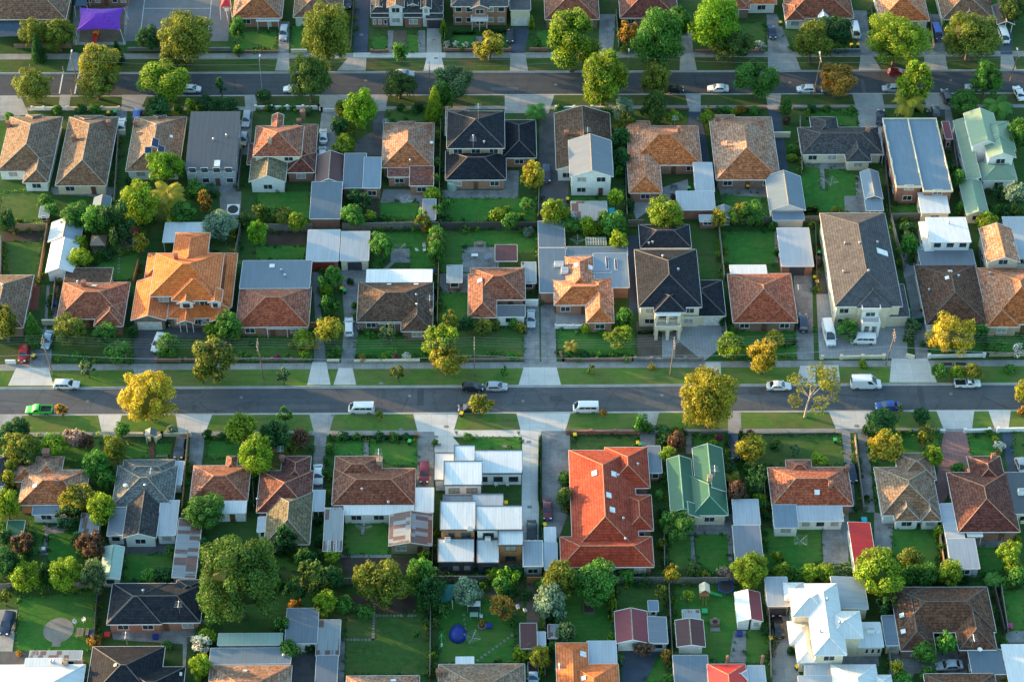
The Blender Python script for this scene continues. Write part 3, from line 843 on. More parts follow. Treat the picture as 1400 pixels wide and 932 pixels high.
SIZES = [.7, 1.3, 2.2, 3.6, 5.5, 8.0]
_crowns = {}
def crown(kind, r, var):
    si = min(range(len(SIZES)), key=lambda i: abs(math.log(SIZES[i] / r)))
    key = (kind, si, var)
    if key in _crowns: return _crowns[key]
    r0 = SIZES[si]; seed = hash((ord(kind[0]), si, var)) & 0xffff; R = random.Random(seed * 7 + 3)
    leaf = .125 + .040 * math.sqrt(r0)
    cl = []; core = None; inner = 0
    if kind == 'r':        # dense lumpy crown
        cr = r0 * {0: .42, 1: .36, 2: .31, 3: .27, 4: .25, 5: .235}[si]
        n = int(4.2 * (r0 / cr) ** 2 * .62)
        for i in range(n):
            z = 1 - 1.72 * (i + .5) / n; a = i * 2.39996 + R.uniform(-.35, .35); q = math.sqrt(max(0, 1 - z * z))
            rr = r0 * R.uniform(.62, .88) * (1 +   .09 * math.sin(2 * a + 2.2 * z + seed) + .07 * math.sin(5 * z + 3 * a + seed * 2) + R.uniform(-.06, .08))
            cl.append((Vector((q * math.cos(a), q * math.sin(a), z)) * rr, cr * R.uniform(.7, 1.35)))
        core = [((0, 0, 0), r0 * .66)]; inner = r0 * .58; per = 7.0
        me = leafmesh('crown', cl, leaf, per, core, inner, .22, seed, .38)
    elif kind == 'l':      # open crown of separate leaf masses
        n = {0: 9, 1: 13, 2: 18, 3: 26, 4: 38, 5: 54}[si]
        for i in range(n):
            while True:
                p = Vector((R.uniform(-1, 1), R.uniform(-1, 1), R.uniform(-.8, 1)))
                if .30 < p.length < 1: break
            cl.append((p * r0 * .80, r0 * R.uniform(.20, .36)))
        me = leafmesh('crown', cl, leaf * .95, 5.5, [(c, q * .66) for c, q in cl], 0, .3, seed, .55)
    elif kind == 'g':      # sparse gum: flat tufts high on long limbs
        for i in range(26):
            a = R.uniform(0, 2 * PI); q = math.sqrt(R.uniform(.02, 1))
            cl.append((Vector((math.cos(a) * q, math.sin(a) * q * .8, R.uniform(-.45, .9) * (1.1 - q * .6))) * r0 * .9, r0 * R.uniform(.12, .23)))
        me = leafmesh('crown', cl, leaf * .9, 4.0, None, 0, .3, seed, .8)
    elif kind == 'c':      # conical
        n = 12 + 8 * si
        for i in range(n):
            t = (i + .5) / n; a = i * 2.4; w = (1 - t) ** .8 * .62 + .05
            cl.append((Vector((math.cos(a) * w, math.sin(a) * w, -1 + 2 * t)) * r0, r0 * (.36 * (1 - t) + .14)))
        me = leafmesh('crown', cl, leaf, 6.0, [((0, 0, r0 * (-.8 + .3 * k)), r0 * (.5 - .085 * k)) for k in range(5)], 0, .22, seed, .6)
    elif kind == 'q':      # clipped box hedge, unit cube handled by scale
        for i in range(60):
            p = Vector((R.uniform(-.85, .85), R.uniform(-.85, .85), R.uniform(-.85, .85)))
            k = R.randrange(3)
            p[k] = math.copysign(.85, p[k]) if k < 2 else .85
            cl.append((p * r0, r0 * R.uniform(.18, .30)))
        me = leafmesh('hedge', cl, leaf, 5.0, None, 0, .2, seed, .5)
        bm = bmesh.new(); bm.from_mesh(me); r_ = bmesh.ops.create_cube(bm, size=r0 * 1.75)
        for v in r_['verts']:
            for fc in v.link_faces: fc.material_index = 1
        bm.to_mesh(me); bm.free()
    _crowns[key] = (me, r0, cl)
    return _crowns[key]

TC = {'mo': (.080, .185, .032), 'dg': (.026, .115, .032), 'mg': (.070, .220, .034), 'ol': (.155, .205, .028), 'yg': (.20, .32, .022), 'br': (.14, .33, .018), 'ye': (.31, .30, .030),
      'go': (.46, .37, .034), 'or': (.34, .20, .034), 'bg': (.20, .31, .22), 'gg': (.11, .20, .085), 'pu': (.13, .078, .052), 'pk': (.42, .30, .28), 'wh': (.7, .7, .62), 'mgn': (.4, .03, .15), 'od': (.075, .145, .030)}
TW = {'mo': 'deep green', 'dg': 'dark green', 'mg': 'green', 'ol': 'olive green', 'yg': 'yellow-green', 'br': 'bright lime green', 'ye': 'golden yellow', 'go': 'golden', 'or': 'orange-brown', 'bg': 'silvery blue-green',
      'gg': 'grey-green', 'pu': 'purple-brown', 'pk': 'pale pink blossoming', 'wh': 'white flowering', 'mgn': 'magenta flowering', 'od': 'dark olive'}
KW = {'r': 'round dense', 'l': 'loose open', 'g': 'sparse spreading', 'c': 'conical', 'q': 'clipped'}
_tv = [0]
def setcol(o, ck):
    c = TC[ck]; j = random.uniform(.85, 1.15)
    o.color = (c[0] * j * random.uniform(.94, 1.06), c[1] * j, c[2] * j, 1)

def tree(cx, cy, w, h, kind='r', ck='mg', trunk=None, label=None, pale=False):
    if kind == 'p': return palm(cx, cy, w, h, ck, label)
    _tv[0] += 1; var = (_tv[0] * 7) % 3
    k_ = 1.0 if w > 100 else 1.11 if cy < 175 and w > 26 else 1.09 if w > 16 and kind != 'c' else 1.0
    w *= k_; h *= k_
    s = sc(P(cx, cy, 2)); r = w / 2 / s
    sn, c = .72, .69
    hh = h / 2 / s
    q = hh * hh - (r * sn) ** 2
    rz = math.sqrt(q) / c if q > 0 else 0
    lo, hi = (.72, 1.5) if kind in 'rl' else (.5, 2.6) if kind == 'c' else (.4, .8) if kind == 'g' else (.35, 1.6)
    rz = min(max(rz, r * lo), r * hi)
    if kind == 'c' and rz > r: pass
    bush = r < 1.25 and trunk is None and kind != 'c' or trunk == 0
    if trunk is None: trunk = 0 if bush else (.25 if kind == 'c' else .35 + .28 * r)
    if bush: zc = rz * .80
    else: zc = trunk + rz * .92
    p = P(cx, cy, zc)
    me, r0, cl = crown(kind, max(r, rz if kind == 'c' else r), var)
    rt = random.uniform(0, 2 * PI) if kind != 'q' else 0
    if kind == 'c': sx = r / (r0 * .62 + r0 * .2); sz = rz / r0
    else: sx = r / r0; sz = rz / r0
    word = TW[ck]
    if bush:
        o = bpy.data.objects.new('shrub', me); COL.objects.link(o)
        o.location = (p.x, p.y, zc); o.rotation_euler = (0, 0, rt); o.scale = (sx, sx, sz); setcol(o, ck)
        d = label or ('%s %s shrub' % ('small' if r < .8 else 'bushy', word))
        tag(o, d, 'shrub', 'garden shrubs', label is None or not label.startswith('!'), (p.x, p.y, 0))
        return o
    root = empty('tree', (p.x, p.y, 0))
    nm = {'r': 'tree', 'l': 'tree', 'g': 'gum_tree', 'c': 'conifer_tree'}.get(kind, 'tree'); root.name = nm
    o = bpy.data.objects.new('crown', me); COL.objects.link(o); o.parent = root
    lean = Vector((0, 0, 0))
    if kind == 'g': lean = Vector((1.0, 1.2, 0))
    o.location = (lean.x, lean.y, zc); o.rotation_euler = (0, 0, rt); o.scale = (sx, sx, sz); setcol(o, ck)
    if kind == 'g': root.location = (p.x - lean.x, p.y - lean.y, 0)
    mb = MB(); tr = max(.07, r * .07) * (1 if kind != 'g' else .42)
    top = Vector((lean.x * .8, lean.y * .8, zc - rz * (.35 if kind != 'c' else -.3)))
    mid = Vector((lean.x * .3 + random.uniform(-.1, .1) * r, lean.y * .3 + random.uniform(-.1, .1) * r, top.z * .55))
    mb.cyl((0, 0, -.05), (mid.x * .2, mid.y * .2, .25 * top.z), tr * 1.5, tr * 1.05, 8); mb.cyl((mid.x * .2, mid.y * .2, .25 * top.z), mid, tr * 1.05, tr * .85, 8); mb.cyl(mid, top, tr * .85, tr * .6, 8)
    if kind in 'lgr':
        ca, sa = math.cos(rt), math.sin(rt)
        pick = cl[::max(1, len(cl) // 8)] if kind != 'r' else cl[len(cl) // 3::max(1, len(cl) // 5)]
        for (cc, q) in pick:
            e = Vector((cc.x * ca - cc.y * sa, cc.x * sa + cc.y * ca, 0)) * sx
            e = Vector((e.x, e.y, 0)) + Vector((lean.x, lean.y, zc + cc.z * sz))
            a = mid.lerp(top, random.uniform(.3, 1)); m_ = a.lerp(e, .5) + Vector((0, 0, -.06 * r))
            mb.cyl(a, m_, tr * .45, tr * .3, 5, cap=False); mb.cyl(m_, e, tr * .3, tr * .10, 5, cap=False)
    mb.build('trunk', 'bark_pale' if (kind == 'g' or pale) else 'bark', root)
    size = 'small' if r < 1.7 else 'large' if r > 3.4 else 'medium'
    if r > 5: size = 'huge'
    d = label or '%s %s %s %s' % (size, KW[kind], word, 'conifer' if kind == 'c' else 'tree')
    tag(root, d, 'tree', 'street and garden trees', True)
    return root

def palm(cx, cy, w, h, ck='yg', label=None):
    s = sc(P(cx, cy, 3)); r = w / 2 / s; zc = max(1.6, r * 1.25)
    p = P(cx, cy, zc); root = empty('palm_tree', (p.x, p.y, 0)); R = random.Random(int(cx * 3 + cy))
    mb = MB(); mb.cyl((0, 0, 0), (0.05, 0, zc * .5), .24, .19, 9); mb.cyl((0.05, 0, zc * .5), (0, 0, zc), .19, .22, 9); mb.build('trunk', 'bark', root)
    v = []; f = []; ti = []
    for k in range(26):
        a = k * 2.4 + R.uniform(-.2, .2); el = R.uniform(-.35, 1.15); Lh = r * R.uniform(.85, 1.1); t = R.uniform(.6, 1.35)
        pts = []
        for i in range(8):
            u = i / 7; d = Lh * u
            pts.append(Vector((math.cos(a) * d * math.cos(el * (1 - u * .5)), math.sin(a) * d * math.cos(el * (1 - u * .5)), math.sin(el) * d - .55 * Lh * u * u)))
        side = Vector((-math.sin(a), math.cos(a), 0))
        for i in range(7):
            for sg in (-1, 1):
                for m_ in range(2):
                    a0 = pts[i].lerp(pts[i + 1], m_ / 2); b0 = pts[i].lerp(pts[i + 1], m_ / 2 + .38)
                    ln = .30 * r * math.sin(PI * (.12 + .8 * (i + m_ / 2) / 7.5))
                    tip = side * sg * ln + Vector((0, 0, -.35 * ln)) + (pts[i + 1] - pts[i]) * .6
                    n = len(v); v += [a0, b0, b0 + tip, a0 + tip * .95]; f.append((n, n + 1, n + 2, n + 3)); ti.append(t)
    me = bpy.data.meshes.new('crown'); me.from_pydata([tuple(q) for q in v], [], f); me.materials.append(M['foliage'])
    at = me.color_attributes.new('tint', 'FLOAT_COLOR', 'CORNER'); dat = []
    for t in ti: dat += [t, t, t, 1.0] * 4
    at.data.foreach_set('color', dat)
    o = bpy.data.objects.new('crown', me); COL.objects.link(o); o.parent = root; o.location = (0, 0, zc); setcol(o, ck)
    tag(root, label or '%s %s palm with arching fronds' % ('small' if r < 2 else 'tall', TW[ck]), 'palm tree', 'street and garden trees', True)
    return root

def hedge(x0, y0, x1, y1, wid, hgt, ck='mg', label=None):
    """clipped hedge along a ground line given in the photo"""
    a, b = P(x0, y0), P(x1, y1); c = (a + b) / 2; d = b - a
    _tv[0] += 1
    me, r0, _ = crown('q', 1.3, _tv[0] % 3)
    o = bpy.data.objects.new('hedge', me); COL.objects.link(o)
    o.location = (c.x, c.y, hgt / 2); o.rotation_euler = (0, 0, math.atan2(d.y, d.x)); o.scale = (max(.5, d.length / 2) / r0, wid / 2 / r0, hgt / 2 / r0); setcol(o, ck)
    tag(o, label or '%s trimmed hedge' % TW[ck], 'hedge', 'garden hedges', True, (c.x, c.y, 0))
    return o

# ------------------------------------------------------------------ fences and small things
def fence(pts, h=1.7, mat='fence_grey', name='timber_fence', desc='grey weathered timber paling fence', th=.08, piers=None, cap=None, cat='fence'):
    w = [P(x, y) for x, y in pts]; org = w[0]
    root = empty(name, org); mb = MB(org); cm = MB(org)
    for a, b in zip(w, w[1:]):
        d = (b - a).normalized(); n = Vector((-d.y, d.x, 0)) * th / 2
        q = [a - n, b - n, b + n, a + n]
        mb.prism([(v.x, v.y) for v in q], 0, h)
        n *= 1.7; q = [a - n, b - n, b + n, a + n]
        cm.prism([(v.x, v.y) for v in q], h + .003, h + .06)
    mb.build('panel', mat, root); cm.build('capping', cap or mat, root)
    if piers:
        for a, b in zip(w, w[1:]):
            k = max(1, round((b - a).length / piers[0]))
            for i in range(k + 1):
                c = a.lerp(b, i / k); s = piers[1]; m2 = MB(org)
                m2.box(c.x - s, c.y - s, 0, c.x + s, c.y + s, h + .22); m2.box(c.x - s - .05, c.y - s - .05, h + .22, c.x + s + .05, c.y + s + .05, h + .3)
                m2.build('pier', piers[2] if len(piers) > 2 else mat, root)
    mid = w[len(w) // 2] if len(w) > 2 else (w[0] + w[1]) / 2
    tag(root, desc, cat, 'fences and walls between the lots', True, mid)
    return root

def simple(name, desc, cat, px, py, parts, rz=0, z=0, group=None):
    """parts: (part name, material, builder(mb)) in local metres"""
    p = P(px, py); root = empty(name, (p.x, p.y, z), rz)
    for nm, mat, fn in parts:
        mb = MB(); fn(mb); mb.build(nm, mat, root)
    tag(root, desc, cat, group, True)
    return root

_bin = {}
def wheelie_bin(px, py, lid, body=(.03, .05, .04), rz=0):
    key = 'b'
    if key not in _bin:
        root = empty('wheelie_bin', (0, 0, 0)); mb = MB()
        loft(mb, [[Vector((sx * a, sy * b_, z)) for sx, sy in ((-1, -1), (1, -1), (1, 1), (-1, 1))] for a, b_, z in ((.2, .24, .06), (.29, .36, 1.0))])
        mb.build('bin_body', 'plastic', root)
        mb = MB(); mb.box(-.32, -.40, 1.0, .32, .40, 1.06); mb.box(-.27, -.34, 1.06, .27, .3, 1.12); mb.build('lid', 'plastic', root)
        for sx in (-1, 1):
            mb = MB(); mb.cyl((sx * .22, .3, .11), (sx * .3, .3, .11), .11, .11, 10); mb.build('wheel', 'tyre', root)
        _bin[key] = root; o = root
    else: o = copy_tree(_bin[key])
    p = P(px, py, .9); o.location = (p.x, p.y, .02); o.rotation_euler = (0, 0, rz)
    for ch in o.children: ch.color = (*({'yellow': (.80, .50, .01), 'green': (.02, .42, .10), 'red': (.5, .03, .02)}[lid] if ch.name.startswith('lid') else body), 1)
    tag(o, 'wheelie bin with %s lid' % lid, 'bin', 'wheelie bins', True)
    return o

def pole(px, py, h, lamp=None, arms=2, mat='pole_wood', lean=(0, 0), desc='timber power pole with crossarms'):
    p = P(px, py); root = empty('power_pole' if arms else 'street_lamp', p)
    mb = MB(); top = Vector((lean[0], lean[1], h)); mb.cyl((0, 0, -.1), top,   .13 if arms else .09, .09 if arms else .06, 10); mb.build('post', mat, root)
    for i in range(arms):
        z = h - .4 - .9 * i; m = MB(); c = top * (z / h); m.box(c.x - .07, c.y - 1.15, c.z - .06, c.x + .07, c.y + 1.15, c.z + .06); a = m.build('crossarm', 'pole_wood', root)
        for k in range(4):
            q = MB(); y = c.y - 1.0 + k * .66; q.cyl((c.x, y, c.z + .06), (c.x, y, c.z + .26), .05, .035, 6); q.build('insulator', 'w_white', a)
    if lamp:
        m = MB(); e = top * .93 + Vector((0, lamp, .5)); m.tube([top * .93, e], .035); m.build('lamp_arm', 'steel', root)
        m = MB(); m.box(e.x - .14, e.y - .42, e.z - .06, e.x + .14, e.y + .3, e.z + .07); m.build('lamp_head', 'w_white', root)
    tag(root, desc, 'power pole' if arms else 'street lamp', 'power poles along the streets' if arms else 'street lamps', True)
    return p, top

def cable(a, b, sag=.6, r=.02, desc='thin overhead power cable', name='power_cable'):
    mid = (a + b) / 2; mb = MB(mid)
    pts = [a.lerp(b, t / 14) - Vector((0, 0, sag * 4 * (t / 14) * (1 - t / 14))) for t in range(15)]
    mb.tube(pts, r, 4)
    o = mb.build(name, 'wire'); tag(o, desc, 'cable', 'overhead power cables', True, mid)
    return o

# ------------------------------------------------------------------ uncountable low planting along fences and lawn edges
def planting(name, strips, ck, size, dens, seed, wid=.8):
    R = random.Random(seed); cl = []
    for pts in strips:
        w = [P(x, y) for x, y in pts]
        for a, b in zip(w, w[1:]):
            d = b - a; ln = d.length; nn = Vector((-d.y, d.x, 0)).normalized() if ln > .01 else Vector((0, 1, 0))
            n = int(ln * dens)
            for _ in range(n):
                t = R.random()
                if math.sin(t * ln * .55 + seed * 1.7 + a.x) < -.25: continue
                s = size * R.uniform(.45, 1.35) * (1.5 if R.random() < .12 else 1)
                cl.append((a.lerp(b, t) + nn * R.uniform(-wid, wid) + Vector((0, 0, s * .5)), s))
    me = leafmesh(name, cl, .15 if size < .4 else .19, 4.5, None, 0, .4, seed, .7)
    o = bpy.data.objects.new(name, me); COL.objects.link(o); setcol(o, ck); o['kind'] = 'stuff'; o['category'] = 'plants'; o['label'] = ('low ' if size < .3 else 'sparse ' if dens < .6 else 'leafy ' if size < .7 else 'tall ') + TW[ck] + ' garden planting along ' + ('lawn edges' if size < .4 else 'fences and garden beds')
    return o
# ------------------------------------------------------------------ ground, streets
def yline(px, py): return P(px, py).y
MN, MS = yline(700, 527), yline(700, 564.2)      # main street kerb lines
UN, US = yline(700, 98), yline(700, 129.8)       # upper street kerb lines
XW = 420
def rect(name, x0, y0, x1, y1, z, mat):
    mb = MB(); mb.poly([(x0, y0, z), (x1, y0, z), (x1, y1, z), (x0, y1, z)]); o = mb.build(name, mat); o['kind'] = 'structure'; return o
def slab(name, y0, y1):
    mb = MB(); mb.box(-XW, y0, -.3, XW, y1, 0); o = mb.build(name, 'yard'); o['kind'] = 'structure'
rect('ground', -3000, -3000, 3000, 3000, -.32, 'yard')
slab('terrain', -500, MS - .15); slab('terrain', MN + .15, US - .15); slab('terrain', UN + .15, 700)
rect('road', -XW, MS, XW, MN, -.12, 'asphalt'); rect('road', -XW, US, XW, UN, -.12, 'asphalt2')
for y, s in ((MS, -1), (MN, 1), (US, -1), (UN, 1)):
    mb = MB(); a, b = sorted((y, y + s * .17)); mb.box(-XW, a, -.3, XW, b, .022)
    o = mb.build('kerb', 'kerb'); o['kind'] = 'structure'
    a, b = sorted((y, y - s * .34)); rect('gutter_channel', -XW, a, XW, b, -.112, 'kerb')
# verges and footpaths run the length of both streets
for nm, ya, yb, mat, z in (('verge', 79.5, 97.3, 'verge_dry', .008), ('footpath', 72, 79.5, 'footpath', .012), ('verge', 130.6, 145, 'verge_dry', .008), ('footpath', 145, 149.5, 'footpath', .012),
                           ('verge', 503.4, 526, 'verge', .008), ('footpath', 495, 503.4, 'footpath', .012), ('verge', 565, 587.5, 'verge', .008), ('footpath', 587.5, 593.5, 'footpath', .012)):
    a, b = sorted((yline(700, ya), yline(700, yb)))
    rect(nm, -XW, a, XW, b, z, mat)
CR = [[(22, 503), (67, 503), (73, 527), (11, 527)], [(182, 503), (214, 503), (214, 514), (184, 514)], [(427, 495), (446, 495), (452, 526), (420, 526)], [(463, 503), (482, 503), (487, 526), (456, 526)],
      [(716, 502), (761, 502), (767, 526), (709, 526)], [(964, 495), (985, 495), (986, 513), (964, 513)], [(1094, 500), (1115, 500), (1115, 523), (1089, 523)], [(1126, 499), (1146, 499), (1149, 523), (1125, 523)], [(1219, 490), (1268, 490), (1281, 522.5), (1216, 522.5)],
      [(0, 567), (31, 567), (20, 592), (-4, 592)], [(134, 567), (167, 567), (161, 590), (139, 590)], [(240, 567), (290, 567), (281, 591), (244, 591)], [(423, 566), (457, 566), (450, 591), (429, 591)], [(565, 566), (627, 566), (620, 590), (571, 590)],
      [(706, 565), (780, 565), (773, 589), (712, 589)], [(872, 564), (901, 564), (895, 588), (874, 588)], [(996, 563), (1013, 563), (1014, 592), (995, 592)], [(1133, 562.5), (1190, 562.5), (1184, 586), (1143, 586)], [(1280, 561), (1332, 561), (1329, 586), (1290, 586)], [(1351, 560.5), (1382, 560.5), (1379, 586), (1360, 586)],
      [(97, 72), (106, 72), (108, 97), (91, 97)], [(381, 73), (395, 73), (396, 97), (376, 97)], [(476, 79), (501, 79), (500, 97), (461, 97)], [(583, 79), (604, 79), (608, 97), (579, 97)], [(698, 73), (718, 73), (722, 97), (697, 97)], [(818, 72), (836, 72), (842, 97), (814, 97)],
      [(930, 73), (948, 73), (953, 97), (929, 97)], [(1050, 73), (1086, 73), (1095, 96), (1050, 96)], [(1177, 75), (1192, 75), (1205, 96), (1174, 96)], [(1263, 75), (1292, 75), (1296, 96), (1265, 96)], [(1368, 75), (1384, 75), (1390, 96), (1368, 96)],
      [(0, 131), (28, 131), (40, 158), (0, 158)], [(82, 130), (97, 130), (94, 150), (80, 150)], [(167, 130), (202, 130), (191, 152), (166, 152)], [(334, 130), (352, 130), (350, 152), (336, 152)], [(437, 130), (478, 130), (464, 152), (436, 152)],
      [(506, 130), (531, 130), (527, 152), (507, 152)], [(690, 130), (758, 130), (750, 155), (690, 155)], [(937, 130), (958, 130), (958, 153), (942, 153)], [(1047, 129), (1068, 129), (1066, 150), (1050, 150)], [(1165, 129), (1206, 129), (1210, 152), (1172, 152)], [(1262, 129), (1290, 129), (1300, 150), (1268, 150)]]
for i, q in enumerate(CR): sheet('crossover', q, 'concrete_new' if i in (0, 2, 3, 4, 5, 6, 7, 8, 10, 11, 13, 14, 17, 18, 19, 23) else 'concrete', .024)
